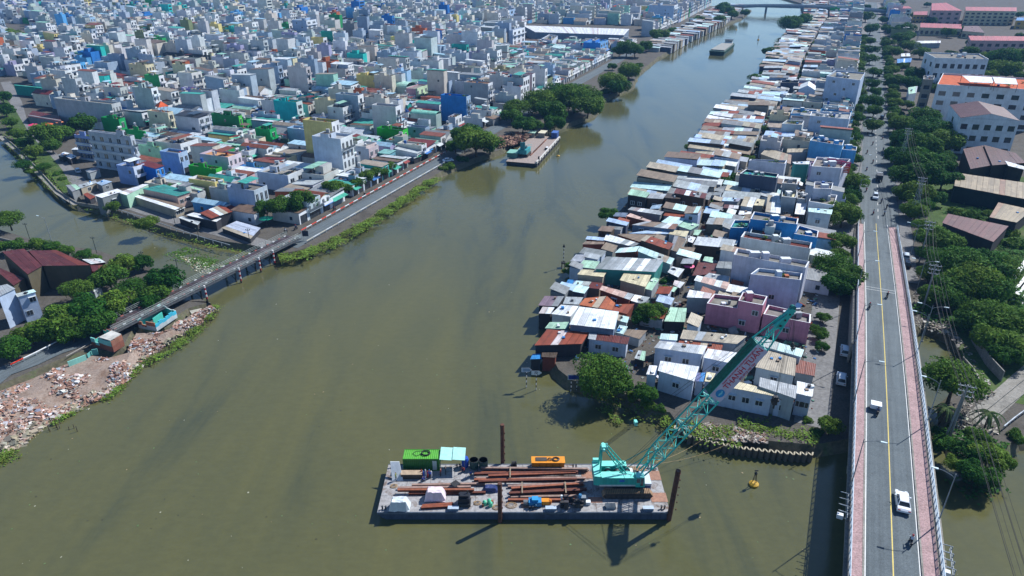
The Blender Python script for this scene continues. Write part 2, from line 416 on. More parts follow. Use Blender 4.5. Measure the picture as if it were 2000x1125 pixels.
def land(poly, name, z=GZ, mat='earth', slope=True):
    poly = smooth_poly(poly)
    n = len(poly); mb = MB()
    ar = sum(poly[i][0]*poly[(i+1) % n][1]-poly[(i+1) % n][0]*poly[i][1] for i in range(n))
    if ar < 0: poly = poly[::-1]
    # inset the top edge a little so the bank slopes into the water
    top = []
    for i in range(n):
        a, b, c = Vector(poly[i-1]), Vector(poly[i]), Vector(poly[(i+1) % n])
        d = ((b-a).normalized()+(c-b).normalized())
        d = d.normalized() if d.length > .01 else Vector((1, 0))
        nn = Vector((-d.y, d.x)); top.append(b+nn*1.2)
    mb.face([(p.x, p.y, z) for p in top], m=0)
    for i in range(n):
        j = (i+1) % n
        a, b = Vector(poly[i]), Vector(poly[j])
        oa = a-(top[i]-a)*.5; ob = b-(top[j]-b)*.5
        mb.face([(oa.x, oa.y, -.6), (ob.x, ob.y, -.6), (top[j].x, top[j].y, z), (top[i].x, top[i].y, z)], m=1)
    o = mb.build(name, [M[mat], M['bank']]); tag(o, None, kind='structure'); return o
o = land(landA, 'ground'); o['label'] = 'bare city ground behind the left bank of the river'
o = land(landB, 'ground'); o['label'] = 'bare ground of the left foreground bank'
o = land(landC, 'ground'); o['label'] = 'bare ground of the right bank'

def ribbon(pts, z, name, mat, label=None, thick=.06, side=None):
    """a sheet laid on the ground, with real edges"""
    mb = MB()
    mb.prism(pts, z-thick, z); o = mb.build(name, mat); tag(o, label, kind='structure'); return o
def strip(cl, w0, w1, z):
    L = []; Rr = []
    for i, p in enumerate(cl):
        a = Vector(cl[max(0, i-1)]); b = Vector(cl[min(len(cl)-1, i+1)]); d = (b-a).normalized(); nn = Vector((-d.y, d.x))
        L.append(Vector(p)+nn*w0); Rr.append(Vector(p)-nn*w1)
    return [tuple(q) for q in L]+[tuple(q) for q in Rr[::-1]]
# riverside road on the left bank (runs along LU), from the old bridge inland to the far end
ribbon([lp(-8,-2.6), lp(90,-2.6), lp(120,-2.0), lp(420,-2.0), lp(420,5.5), lp(120,5.5), lp(90,3.4), lp(-8,3.4)], GZ+.06, 'road', M['asphalt'], 'grey riverside road along the left bank')
# canal-side lane of the city block
cn = [(575,470),(520,478),(470,465),(400,447),(330,428),(270,408),(215,395)]
ribbon(strip(pxl(cn, GZ), 2.2, 2.8, 0), GZ+.05, 'road', M['street'], 'pale concrete lane along the canal wall')
ribbon(strip(pxl([(215,395),(170,375),(140,345),(110,315),(60,275),(40,240),(30,200),(10,160)], GZ), 2.5, 3, 0), GZ+.05, 'road', M['street'], 'grey street beside the canal park')
# grass park on the canal
ribbon(pxl([(130,385),(100,345),(70,320),(30,280),(10,235),(0,180),(30,215),(60,265),(95,300),(120,330),(135,355)], GZ), GZ+.09, 'grass', M['grassm'], 'green strip of park lawn beside the canal')
ribbon(strip(pxl([(0,266),(40,300),(75,338),(115,378),(150,400)], GZ), 1.0, 1.0, 0), GZ+.12, 'path', M['concrete'], 'concrete path on top of the canal wall')
# avenue beyond the bridge
ribbon([rp(151,-4.2), rp(151,6.5), rp(400,6.5), rp(1150,6.5), rp(1150,-5.5), rp(400,-5.5), rp(160,-4.8)], GZ+.05, 'road', M['asphalt'], 'straight avenue lined with trees')
ribbon([rp(96,-8.4), rp(96,-4.4), rp(165,-4.9), rp(1150,-5.6), rp(1150,-9.5), rp(165,-9.5)], GZ+.15, 'pavement', M['street'], 'left pavement of the avenue')
ribbon([rp(110,5.2), rp(110,9.5), rp(1150,11), rp(1150,6.6), rp(165,6.6)], GZ+.15, 'pavement', M['street'], 'right pavement of the avenue')
mb = MB(); s_ = 158
while s_ < 700: mb.face([(*rp(s_, .35), GZ+.06), (*rp(s_, .55), GZ+.06), (*rp(s_+3, .55), GZ+.06), (*rp(s_+3, .35), GZ+.06)], (.5,.5,.48)); s_ += 7
o = mb.build('lane_marking', M['clean']); tag(o, 'dashed centre line of the avenue', kind='structure')
# lane under / beside the bridge on its left
ribbon([rp(36,-14.5), rp(150,-14.5), rp(150,-8.6), rp(36,-8.6)], GZ+.04, 'road', M['street'], 'shaded side lane on the left of the bridge')
# right hand quay road
ribbon(strip(pxl([(1905,822),(1940,795),(2000,740),(2060,690)], GZ), 2.0, 2.0, 0), GZ+.06, 'road', M['concrete'], 'pale concrete lane curving in from the right edge')
# grassy ground on the right of the avenue
ribbon([rp(60,16), rp(60,70), rp(140,140), rp(230,140), rp(230,14)], GZ+.02, 'grass', M['grassm'], 'overgrown grass on the right of the bridge')
# debris bank and road on the lower left
RI = [Vector(p) for p in pxl([(-60,790),(0,765),(60,742),(120,716),(175,695),(212,700),(250,690),(266,652),(322,650),(372,617),(408,604)], GZ)]
RO_ = [Vector(p) for p in pxl([(-60,955),(0,912),(48,878),(97,836),(150,808),(205,785),(245,752),(288,712),(330,672),(385,642),(424,606)], 0)]
def rubp(u, v):
    k = min(len(RI)-2, int(u*(len(RI)-1))); t = u*(len(RI)-1)-k; p = RI[k].lerp(RI[k+1], t).lerp(RO_[k].lerp(RO_[k+1], t), v)
    z = GZ+.12-(GZ+.5)*max(0, (v-.35)/.65)**1.2+.55*noise.noise(Vector((p.x*.22, p.y*.22, 1)))*sin(pi*min(1, v*1.0))*(1 if v < .9 else .4); return Vector((p.x, p.y, z))
mb = MB(); NU, NV = 90, 16
for i in range(NU):
    for j in range(NV): mb.face([rubp(i/NU, (j+1)/NV), rubp((i+1)/NU, (j+1)/NV), rubp((i+1)/NU, j/NV), rubp(i/NU, j/NV)])
o = mb.build('rubble_ground', M['rubblem'], smooth=True); tag(o, 'pinkish earth slope of the demolished bank', kind='structure')
rl = [(-60,775),(0,728),(60,705),(110,682),(165,664),(205,645)]
ribbon(strip(pxl(rl, GZ), 2.2, 3.0, 0), GZ+.16, 'road', M['asphalt'], 'grey road coming off the old bridge at lower left')
# ------------------------------------------------------------------ houses
ALLM = [M['wall'], M['roof'], M['sheet'], M['glass'], M['clean'], M['steel'], M['leaf']]
WALL, ROOF, SHEET, GLASS, CLEAN, STEEL, LEAF = range(7)
class Dest:
    """collects the pieces of one house; each name becomes a part, or everything goes into one big mesh"""
    def __init__(s, mass=None): s.mass = mass; s.p = []; s.cur = {}
    def part(s, name, fresh=False):
        if s.mass is not None: return s.mass
        if fresh or name not in s.cur:
            mb = MB(); s.cur[name] = mb; s.p.append((name, mb))
        return s.cur[name]
    def finish(s, name, loc, label, cat, group=None):
        o = thing(name, loc, label, cat, group)
        for n, mb in s.p: wpart(mb, n, ALLM, o)
        return o
WHITES = [S('e6ebee'), S('dfe6ec'), S('cfdbe6'), S('b9cbdc'), S('d9dcd8'), S('e8e2d2'), S('c3d3d0'), S('d2d2d2'), S('a9c0d8'), S('bcc6cc')]
TINTS = [('pale blue', S('9fc3e2')), ('mint green', S('a5d8c4')), ('cream', S('e6dbb4')), ('pale pink', S('dfbfc0')), ('sky blue', S('5fa8dc')), ('pale yellow', S('e3d48a')),
         ('teal', S('2fa39b')), ('lilac', S('a9a6c9')), ('blue', S('2c78c4')), ('green', S('2d9d5a')), ('terracotta', S('b5623f')), ('grey', S('8d9296')), ('olive', S('7d8a62')), ('turquoise', S('2fc0b8'))]
WN = ['white', 'off-white', 'pale grey-blue', 'light blue-grey', 'pale grey', 'ivory', 'pale grey-green', 'light grey', 'soft blue', 'grey']
SHEETS = [('light grey', S('b3bcc0')), ('white', S('d5dde2')), ('grey', S('83898d')), ('brown', S('6d5a4c')), ('pale green', S('8fc0ac')), ('rusty', S('7c4633')), ('pale blue', S('9fc4d8')), ('dark red', S('702c26')), ('dull beige', S('9a8f80')), ('teal', S('3f9c90'))]
CONC = [S('85837e'), S('6f6d69'), S('98958e'), S('5b5a58'), S('9a9d9f')]
def lin(c, a, x, b, y): return (c[0]+a[0]*x+b[0]*y, c[1]+a[1]*x+b[1]*y)
def sheet_quad(mb, q, th=.06, col=(.5,.5,.5), m=SHEET, flip=False):
    """thin sloping sheet roof; q = 4 points (3-D) round; UV x in metres along q0-q1"""
    q = [Vector(p) for p in q]; b = len(mb.v)
    mb.v.extend([tuple(p) for p in q]); mb.v.extend([(p.x, p.y, p.z-th) for p in q])
    L = (q[1]-q[0]).length; W = (q[3]-q[0]).length; o = R.random()*40
    nz = (q[1]-q[0]).cross(q[3]-q[0]).z
    f = (b, b+1, b+2, b+3); uv = [(o, o), (o+L, o), (o+L, o+W), (o, o+W)]
    if flip: uv = [(o, o), (o, o+L), (o+W, o+L), (o+W, o)]
    if nz < 0: f = f[::-1]; uv = uv[::-1]
    mb.uv[len(mb.f)] = uv; mb.f.append(f); mb.c.append(col); mb.m.append(m)
    mb.f.append((b+7, b+6, b+5, b+4)); mb.c.append(mul(col, .8)); mb.m.append(STEEL)
    for i in range(4):
        j = (i+1) % 4; mb.f.append((b+i, b+4+i, b+4+j, b+j)); mb.c.append(mul(col, .9)); mb.m.append(STEEL)

def tank(mb, x, y, z, rr):
    k = rr.random()
    if k < .55:      # lying steel tank on a frame
        a = rr.uniform(0, pi); dx, dy = cos(a)*.75, sin(a)*.75
        mb.box(x-.4, x+.4, y-.4, y+.4, z, z+.5, (.2,.2,.2), STEEL)
        mb.tube((x-dx, y-dy, z+1.0), (x+dx, y+dy, z+1.0), .5, S('c9ced2'), STEEL, 7)
    elif k < .8:
        mb.tube((x, y, z), (x, y, z+1.5), .55, S('2d5fa8') if rr.random() < .5 else S('c9ced2'), STEEL, 8)
    else: mb.box(x-.6, x+.6, y-.5, y+.5, z, z+1.3, S('a9adb0'), WALL)
def green(mb, x, y, z, r, rr, k=14):
    for i in range(k):
        a = rr.uniform(0, 6.28); q = rr.uniform(0, r); px, py, pz = x+cos(a)*q, y+sin(a)*q, z+rr.uniform(.1, r*.9)
        t = rr.uniform(0, 6.28); s_ = rr.uniform(.18, .4)
        mb.face([(px-cos(t)*s_, py-sin(t)*s_, pz), (px+sin(t)*s_, py-cos(t)*s_, pz+s_*.5), (px+cos(t)*s_, py+sin(t)*s_, pz+.1), (px-sin(t)*s_, py+cos(t)*s_, pz-s_*.3)], jit((.05,.11,.025), .4, rr), LEAF)

def house(D, c, a, b, w, d, z0, ht, col, lod=0, front=None, roof='flat', rcol=None, rr=R, side_win=0, balc=None, label_bits=None, nofeat=False):
    """c: corner; a: unit along the facade; b: unit away from the facade; facade at y=0, walls to z0+ht"""
    zt = z0+ht; nf = max(1, int(round(ht/3.3))); fh = ht/nf
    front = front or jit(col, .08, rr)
    P = lambda x, y, z: (*lin(c, a, x, b, y), z)
    rot = a[0]*b[1]-a[1]*b[0] > 0
    def bx(mb, x0, x1, y0, y1, za, zb, cc, m=WALL, top=None, bottom=False):
        q = [(x0,y0),(x1,y0),(x1,y1),(x0,y1)]
        if not rot: q = q[::-1]
        mb.hexa([P(x, y, za) for x, y in q]+[P(x, y, zb) for x, y in q], cc, m, top, bottom)
    W_ = D.part('wall')
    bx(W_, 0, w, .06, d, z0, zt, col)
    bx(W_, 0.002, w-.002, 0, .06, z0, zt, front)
    rcol = rcol or R.choice(CONC)
    par = 0
    if roof == 'flat':
        par = rr.uniform(.5, 1.0); t = .16; pc = jit(col, .05, rr)
        bx(W_, 0, w, 0.0, t, zt, zt+par, front); bx(W_, 0, w, d-t, d, zt, zt+par, pc)
        bx(W_, 0, t, t, d-t, zt, zt+par, pc); bx(W_, w-t, w, t, d-t, zt, zt+par, pc)
        bx(D.part('roof'), t, w-t, t, d-t, zt, zt+.04, rcol, ROOF)
    elif roof == 'sheet':
        s = rr.choice([-1, 1])*rr.uniform(.05, .12)*w; o = .25
        mb = D.part('roof')
        if rr.random() < .5:
            bx(W_, 0, w, 0, d, zt, zt+.05, col)
            sheet_quad(mb, [P(-o, -o, zt+.35+abs(s)/2-s/2), P(-o, d+o, zt+.35+abs(s)/2-s/2), P(w+o, d+o, zt+.35+abs(s)/2+s/2), P(w+o, -o, zt+.35+abs(s)/2+s/2)], .06, rcol)
            for x in (0.1, w-.3):
                bx(W_, x, x+.2, .1, d-.1, zt+.05, zt+.33, mul(col, .7))
        else:
            s2 = rr.uniform(.3, 1.2)
            sheet_quad(mb, [P(-o, -o, zt+.1), P(w+o, -o, zt+.1), P(w+o, d+o, zt+.1+s2), P(-o, d+o, zt+.1+s2)], .06, rcol)
            W_.face([P(0, .3, zt), P(0, d, zt), P(0, d, zt+s2), P(0, .3, zt+.05)], col, WALL); W_.face([P(w, .3, zt), P(w, .3, zt+.05), P(w, d, zt+s2), P(w, d, zt)], col, WALL)
            W_.face([P(0, d, zt), P(w, d, zt), P(w, d, zt+s2), P(0, d, zt+s2)], col, WALL)
    elif roof == 'gable':
        hgt = w*rr.uniform(.18, .3); o = .3; mb = D.part('roof')
        sheet_quad(mb, [P(-o, -o, zt-.02), P(-o, d+o, zt-.02), P(w/2, d+o, zt+hgt), P(w/2, -o, zt+hgt)], .07, rcol)
        sheet_quad(mb, [P(w/2, -o, zt+hgt), P(w/2, d+o, zt+hgt), P(w+o, d+o, zt-.02), P(w+o, -o, zt-.02)], .07, rcol)
        for y in (0.02, d-.02): W_.face([P(0, y, zt), P(w, y, zt), P(w/2, y, zt+hgt-.1)], col, WALL)
    # facade openings
    if lod <= 2:
        for f in range(nf):
            za = z0+f*fh
            if f == 0:
                dk = D.part('door' if lod == 0 else 'wall'); bx(dk, w*.12, w*.88, -.04, .03, za, za+min(2.7, fh-.4), (.04,.04,.045) if rr.random() < .6 else S('7b8890'), GLASS if rr.random() < .5 else CLEAN)
                if rr.random() < .55 and lod < 2:
                    ac = rr.choice([S('3fa68f'), S('cfd8dd'), S('2d6fb5'), S('8a2d27'), S('b3b9bb'), S('3fa68f')]); e = rr.uniform(1.2, 2.4)
                    sheet_quad(D.part('awning'), [P(0, -.02, za+3.0), P(w, -.02, za+3.0), P(w, -e, za+2.5), P(0, -e, za+2.5)], .04, ac)
            else:
                nw = rr.choice([1, 1, 2]) if w < 5 else rr.choice([2, 3]); wf = rr.uniform(.17, .3); gc = rr.choice([(.03,.035,.04), (.07,.09,.11), (.05,.05,.05), (.16,.18,.19), (.05,.08,.12)])
                for k in range(nw):
                    x0 = w*(k+.5)/nw-w/nw*wf; x1 = w*(k+.5)/nw+w/nw*wf
                    wn = D.part('window', True); bx(wn, x0, x1, -.03, .04, za+.3, za+fh-.9, gc, GLASS if gc[0] < .06 else CLEAN)
                    if lod == 0:
                        bx(wn, x0-.1, x1+.1, -.05, -.03+.0, za+fh-.7, za+fh-.58, S('dfe4e8'), CLEAN)
                        bx(wn, (x0+x1)/2-.04, (x0+x1)/2+.04, -.06, -.03, za+.3, za+fh-.7, S('dfe4e8'), CLEAN)
                if (balc if balc is not None else rr.random() < .65) and lod < 2:
                    e = rr.uniform(.7, 1.3); bl = D.part('balcony', True)
                    bx(bl, 0.05, w-.05, -e, -.07, za-.12, za+.03, mul(front, .95), WALL, bottom=True)
                    bx(bl, 0.05, w-.05, -e, -e+.06, za+.03, za+.9, jit(front, .1, rr) if rr.random() < .6 else S('55606a'), WALL)
                    bx(bl, 0.05, .11, -e+.06, -.07, za+.03, za+.9, mul(front, .95), WALL)
                    if rr.random() < .25: green(D.part('plants') if lod == 0 else bl, *P(w/2, -e*.6, za+.3), .7, rr, 10)
                elif lod == 2: bx(W_, 0.03, w-.03, -.5, -.03, za-.1, za+.5, mul(front, .9), WALL)
    for k in range(side_win if lod < 2 else 0):
        y = rr.uniform(.15, .85)*d; za = z0+rr.randrange(nf)*fh+1.1
        sw = D.part('window', True); x = 0
        bx(sw, -.05, .02, y-.5, y+.5, za, za+1.2, (.03,.035,.04), GLASS); bx(sw, -.12, -.05, y-.6, y+.6, za+1.2, za+1.3, S('cfd6da'), CLEAN)
    # rooftop
    if roof == 'flat' and not nofeat:
        k = rr.random()
        if k < .75 and d > 7:
            y0 = rr.uniform(.15, .6)*d; L = rr.uniform(2.2, 4.2); x0 = 0.0 if rr.random() < .6 else w*.4; hh = rr.uniform(2.1, 2.9)
            sh = D.part('stairhead'); sc_ = jit(col, .08, rr)
            bx(sh, x0+.003, min(w-.003, x0+w*.6), y0, min(d-.2, y0+L), zt+.04, zt+hh, sc_, WALL, rr.choice(CONC))
            bx(sh, x0+.5, x0+1.4, y0-.03, y0+.02, zt+.1, zt+2.0, (.05,.05,.05), GLASS)
            if lod < 2 and rr.random() < .6: tank(D.part('water_tank', True), *P(x0+w*.3, y0+L/2, zt+hh)[:2], zt+hh, rr)
        if lod < 3 and rr.random() < .45 and d > 6:
            y0 = rr.uniform(.05, .25)*d; y1 = y0+rr.uniform(2, 4.5); zz = zt+rr.uniform(2.2, 2.7); cc = rr.choice(SHEETS)[1]
            mb = D.part('canopy')
            sheet_quad(mb, [P(-.1, y0, zz), P(w+.1, y0, zz), P(w+.1, y1, zz+.3), P(-.1, y1, zz+.3)], .05, cc)
            if lod < 2:
                for (x, y) in ((.15,y0+.2),(w-.15,y0+.2),(.15,y1-.2),(w-.15,y1-.2)): mb.tube(P(x, y, zt), P(x, y, zz), .05, (.3,.3,.3), STEEL, 4)
        if lod < 2 and rr.random() < .5: tank(D.part('water_tank', True), *P(rr.uniform(.25, .75)*w, rr.uniform(.6, .9)*d, 0)[:2], zt+.04, rr)
        if lod < 2 and rr.random() < .35:
            for i in range(3): green(D.part('plants', True), *P(rr.uniform(.1, .9)*w, rr.uniform(.03, .3)*d, 0)[:2], zt+.2, .8, rr, 9)
        if lod < 2:
            for i in range(rr.randrange(0, 5)):
                x, y = rr.uniform(.12, .85)*w, rr.uniform(.05, .95)*d; s_ = rr.uniform(.15, .45)
                bx(D.part('roof_clutter', True), x-s_, x+s_, y-s_, y+s_, zt+.04, zt+.04+rr.uniform(.3, .9), rr.choice([S('d9dde0'), S('3b6ea8'), S('8b5a3c'), S('444444'), S('b03a2e')]), CLEAN)
    return zt+par

def pick_col(rr, strong=.2):
    if rr.random() < strong:
        n, c = rr.choice(TINTS); return n, jit(c, .1, rr)
    i = rr.randrange(len(WHITES)); return WN[i], mul(jit(WHITES[i], .14, rr), .84)

FOOT = []     # occupied rectangles in the left frame (u0,u1,n0,n1,height)
def solve_lm(crop, xb, yb, xf, xs, yt, z=GZ):
    px, py = cp(crop, xb, yb); u, n = linv(*PX(px, py, z))
    fx = cp(crop, xf, 0)[0]; sx = cp(crop, xs, 0)[0]; ty = cp(crop, 0, yt)[1]
    lo, hi = .5, 90
    for _ in range(40):
        m = (lo+hi)/2; q = proj(*lp(u+m, n), z)
        if q[0] < fx: lo = m
        else: hi = m
    w = lo; lo, hi = .5, 120
    for _ in range(40):
        m = (lo+hi)/2; q = proj(*lp(u, n+m), z)
        if q[0] > sx: lo = m
        else: hi = m
    d = lo; lo, hi = 1, 60
    for _ in range(40):
        m = (lo+hi)/2; q = proj(*lp(u, n), z+m)
        if q[1] > ty: lo = m
        else: hi = m
    return u, n, w, d, lo
LUt, LNt = (LU.x, LU.y), (LN.x, LN.y)
# crop, corner x, corner y, facade end x, side end x, top y, side colour, front colour, roof, roof colour, windows, label
LMS = [  # white houses: shade worked into the bluish side colour, sunlight into the front
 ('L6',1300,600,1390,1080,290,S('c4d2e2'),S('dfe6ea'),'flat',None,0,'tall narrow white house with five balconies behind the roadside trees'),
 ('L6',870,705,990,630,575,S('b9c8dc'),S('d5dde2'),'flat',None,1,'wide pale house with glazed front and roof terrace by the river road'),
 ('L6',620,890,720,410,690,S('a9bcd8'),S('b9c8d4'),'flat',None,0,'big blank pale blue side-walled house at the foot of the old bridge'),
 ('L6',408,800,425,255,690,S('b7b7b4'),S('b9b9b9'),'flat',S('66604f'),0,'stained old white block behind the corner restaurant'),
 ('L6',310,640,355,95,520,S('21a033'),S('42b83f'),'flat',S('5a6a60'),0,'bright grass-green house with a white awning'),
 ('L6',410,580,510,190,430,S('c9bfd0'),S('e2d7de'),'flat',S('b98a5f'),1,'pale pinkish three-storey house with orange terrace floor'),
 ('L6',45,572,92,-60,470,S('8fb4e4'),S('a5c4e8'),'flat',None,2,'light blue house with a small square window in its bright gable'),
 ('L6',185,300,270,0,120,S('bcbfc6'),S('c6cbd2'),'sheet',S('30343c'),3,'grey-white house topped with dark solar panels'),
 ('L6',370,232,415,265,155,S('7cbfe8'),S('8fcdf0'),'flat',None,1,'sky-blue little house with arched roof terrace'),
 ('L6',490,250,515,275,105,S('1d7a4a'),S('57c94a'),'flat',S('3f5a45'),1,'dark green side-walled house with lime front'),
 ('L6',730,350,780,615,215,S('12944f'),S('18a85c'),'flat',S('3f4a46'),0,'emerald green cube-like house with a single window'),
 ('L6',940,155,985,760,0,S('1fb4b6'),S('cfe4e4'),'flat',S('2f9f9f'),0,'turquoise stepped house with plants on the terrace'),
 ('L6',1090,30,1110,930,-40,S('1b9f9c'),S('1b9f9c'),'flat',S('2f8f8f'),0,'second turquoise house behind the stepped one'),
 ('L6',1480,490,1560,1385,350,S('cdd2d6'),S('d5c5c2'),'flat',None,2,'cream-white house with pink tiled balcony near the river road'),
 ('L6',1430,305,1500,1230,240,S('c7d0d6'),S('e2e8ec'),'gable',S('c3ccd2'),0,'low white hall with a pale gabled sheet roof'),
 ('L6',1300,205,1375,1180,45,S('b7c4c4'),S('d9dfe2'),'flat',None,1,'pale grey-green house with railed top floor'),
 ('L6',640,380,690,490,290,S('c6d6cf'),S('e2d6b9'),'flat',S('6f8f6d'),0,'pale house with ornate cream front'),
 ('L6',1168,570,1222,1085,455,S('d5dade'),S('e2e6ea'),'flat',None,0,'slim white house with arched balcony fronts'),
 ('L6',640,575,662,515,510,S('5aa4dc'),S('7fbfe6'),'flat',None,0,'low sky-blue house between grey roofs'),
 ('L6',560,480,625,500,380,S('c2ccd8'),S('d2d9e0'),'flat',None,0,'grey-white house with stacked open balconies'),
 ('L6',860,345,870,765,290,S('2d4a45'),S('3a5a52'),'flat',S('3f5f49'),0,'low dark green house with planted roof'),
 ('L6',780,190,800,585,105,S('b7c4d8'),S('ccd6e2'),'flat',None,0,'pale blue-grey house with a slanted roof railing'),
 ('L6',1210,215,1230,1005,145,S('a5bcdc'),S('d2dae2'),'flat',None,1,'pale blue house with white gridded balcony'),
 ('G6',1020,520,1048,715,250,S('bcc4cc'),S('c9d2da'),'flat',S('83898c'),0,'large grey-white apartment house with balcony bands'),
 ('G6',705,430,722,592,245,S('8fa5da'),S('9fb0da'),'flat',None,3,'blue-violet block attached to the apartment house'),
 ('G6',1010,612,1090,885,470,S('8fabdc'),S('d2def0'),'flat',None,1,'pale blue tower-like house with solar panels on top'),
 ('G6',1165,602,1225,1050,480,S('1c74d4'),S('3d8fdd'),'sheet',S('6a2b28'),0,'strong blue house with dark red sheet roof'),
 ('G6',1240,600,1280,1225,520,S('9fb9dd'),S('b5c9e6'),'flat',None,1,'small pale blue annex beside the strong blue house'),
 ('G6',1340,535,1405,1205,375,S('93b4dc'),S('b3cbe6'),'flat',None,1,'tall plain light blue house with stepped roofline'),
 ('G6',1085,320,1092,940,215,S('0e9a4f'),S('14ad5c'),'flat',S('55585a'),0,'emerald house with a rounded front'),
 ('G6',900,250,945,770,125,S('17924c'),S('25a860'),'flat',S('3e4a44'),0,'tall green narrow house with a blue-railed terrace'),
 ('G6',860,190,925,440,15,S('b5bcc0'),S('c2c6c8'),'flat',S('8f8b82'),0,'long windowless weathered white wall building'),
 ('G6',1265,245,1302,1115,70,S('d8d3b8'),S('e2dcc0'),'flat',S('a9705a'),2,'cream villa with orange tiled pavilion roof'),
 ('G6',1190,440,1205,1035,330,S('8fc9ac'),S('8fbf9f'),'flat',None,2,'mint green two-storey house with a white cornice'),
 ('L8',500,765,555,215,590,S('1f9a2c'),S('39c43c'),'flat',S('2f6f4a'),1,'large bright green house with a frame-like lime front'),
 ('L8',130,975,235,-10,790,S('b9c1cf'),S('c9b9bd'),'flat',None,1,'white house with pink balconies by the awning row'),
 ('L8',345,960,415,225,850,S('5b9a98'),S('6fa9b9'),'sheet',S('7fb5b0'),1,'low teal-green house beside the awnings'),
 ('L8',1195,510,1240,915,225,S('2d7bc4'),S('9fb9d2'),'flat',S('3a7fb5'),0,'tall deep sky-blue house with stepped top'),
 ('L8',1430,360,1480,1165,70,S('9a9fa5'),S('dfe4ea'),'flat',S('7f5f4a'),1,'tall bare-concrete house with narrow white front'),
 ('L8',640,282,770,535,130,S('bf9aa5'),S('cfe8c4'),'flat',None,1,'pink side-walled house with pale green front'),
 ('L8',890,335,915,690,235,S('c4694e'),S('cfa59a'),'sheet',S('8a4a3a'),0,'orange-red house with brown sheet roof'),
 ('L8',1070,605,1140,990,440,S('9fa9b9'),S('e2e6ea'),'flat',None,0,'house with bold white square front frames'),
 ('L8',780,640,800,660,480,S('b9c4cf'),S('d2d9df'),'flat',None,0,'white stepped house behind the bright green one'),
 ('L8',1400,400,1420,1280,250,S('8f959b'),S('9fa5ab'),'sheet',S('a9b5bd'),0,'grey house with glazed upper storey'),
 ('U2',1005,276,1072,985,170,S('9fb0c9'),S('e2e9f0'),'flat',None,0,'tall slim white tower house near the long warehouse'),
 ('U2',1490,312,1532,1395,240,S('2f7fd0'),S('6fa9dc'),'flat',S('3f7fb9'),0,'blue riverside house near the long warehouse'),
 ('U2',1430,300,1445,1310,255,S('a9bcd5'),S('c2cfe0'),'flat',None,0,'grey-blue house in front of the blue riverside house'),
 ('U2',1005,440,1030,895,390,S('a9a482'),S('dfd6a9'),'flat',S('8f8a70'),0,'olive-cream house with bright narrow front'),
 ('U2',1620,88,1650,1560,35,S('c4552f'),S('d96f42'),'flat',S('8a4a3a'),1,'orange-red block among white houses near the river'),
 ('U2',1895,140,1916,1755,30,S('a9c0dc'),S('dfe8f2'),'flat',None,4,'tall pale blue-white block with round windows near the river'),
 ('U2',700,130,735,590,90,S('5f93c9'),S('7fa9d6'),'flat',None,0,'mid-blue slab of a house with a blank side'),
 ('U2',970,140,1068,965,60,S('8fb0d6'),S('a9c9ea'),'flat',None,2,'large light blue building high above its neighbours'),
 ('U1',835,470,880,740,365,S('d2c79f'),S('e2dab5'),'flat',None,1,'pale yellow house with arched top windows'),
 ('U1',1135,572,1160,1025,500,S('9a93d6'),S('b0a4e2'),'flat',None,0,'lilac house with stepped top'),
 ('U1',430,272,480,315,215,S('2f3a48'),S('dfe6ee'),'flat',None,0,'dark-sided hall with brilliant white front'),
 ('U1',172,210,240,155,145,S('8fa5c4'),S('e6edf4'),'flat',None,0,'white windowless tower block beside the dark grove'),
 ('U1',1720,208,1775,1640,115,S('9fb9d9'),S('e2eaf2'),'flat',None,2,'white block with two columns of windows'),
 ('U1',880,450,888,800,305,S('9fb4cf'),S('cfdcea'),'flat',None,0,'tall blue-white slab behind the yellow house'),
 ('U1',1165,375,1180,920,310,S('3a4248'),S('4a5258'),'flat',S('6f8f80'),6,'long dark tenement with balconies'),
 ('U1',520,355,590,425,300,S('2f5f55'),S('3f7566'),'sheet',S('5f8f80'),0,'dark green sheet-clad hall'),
 ('U1',600,470,615,490,405,S('7fa5d2'),S('9fc0e2'),'flat',None,0,'light blue slab house left of the yellow house'),
 ('U1',245,545,250,95,490,S('1f8f80'),S('2fa590'),'sheet',S('3fae9a'),0,'teal-roofed house beside the far canal'),
]
lm_used = []
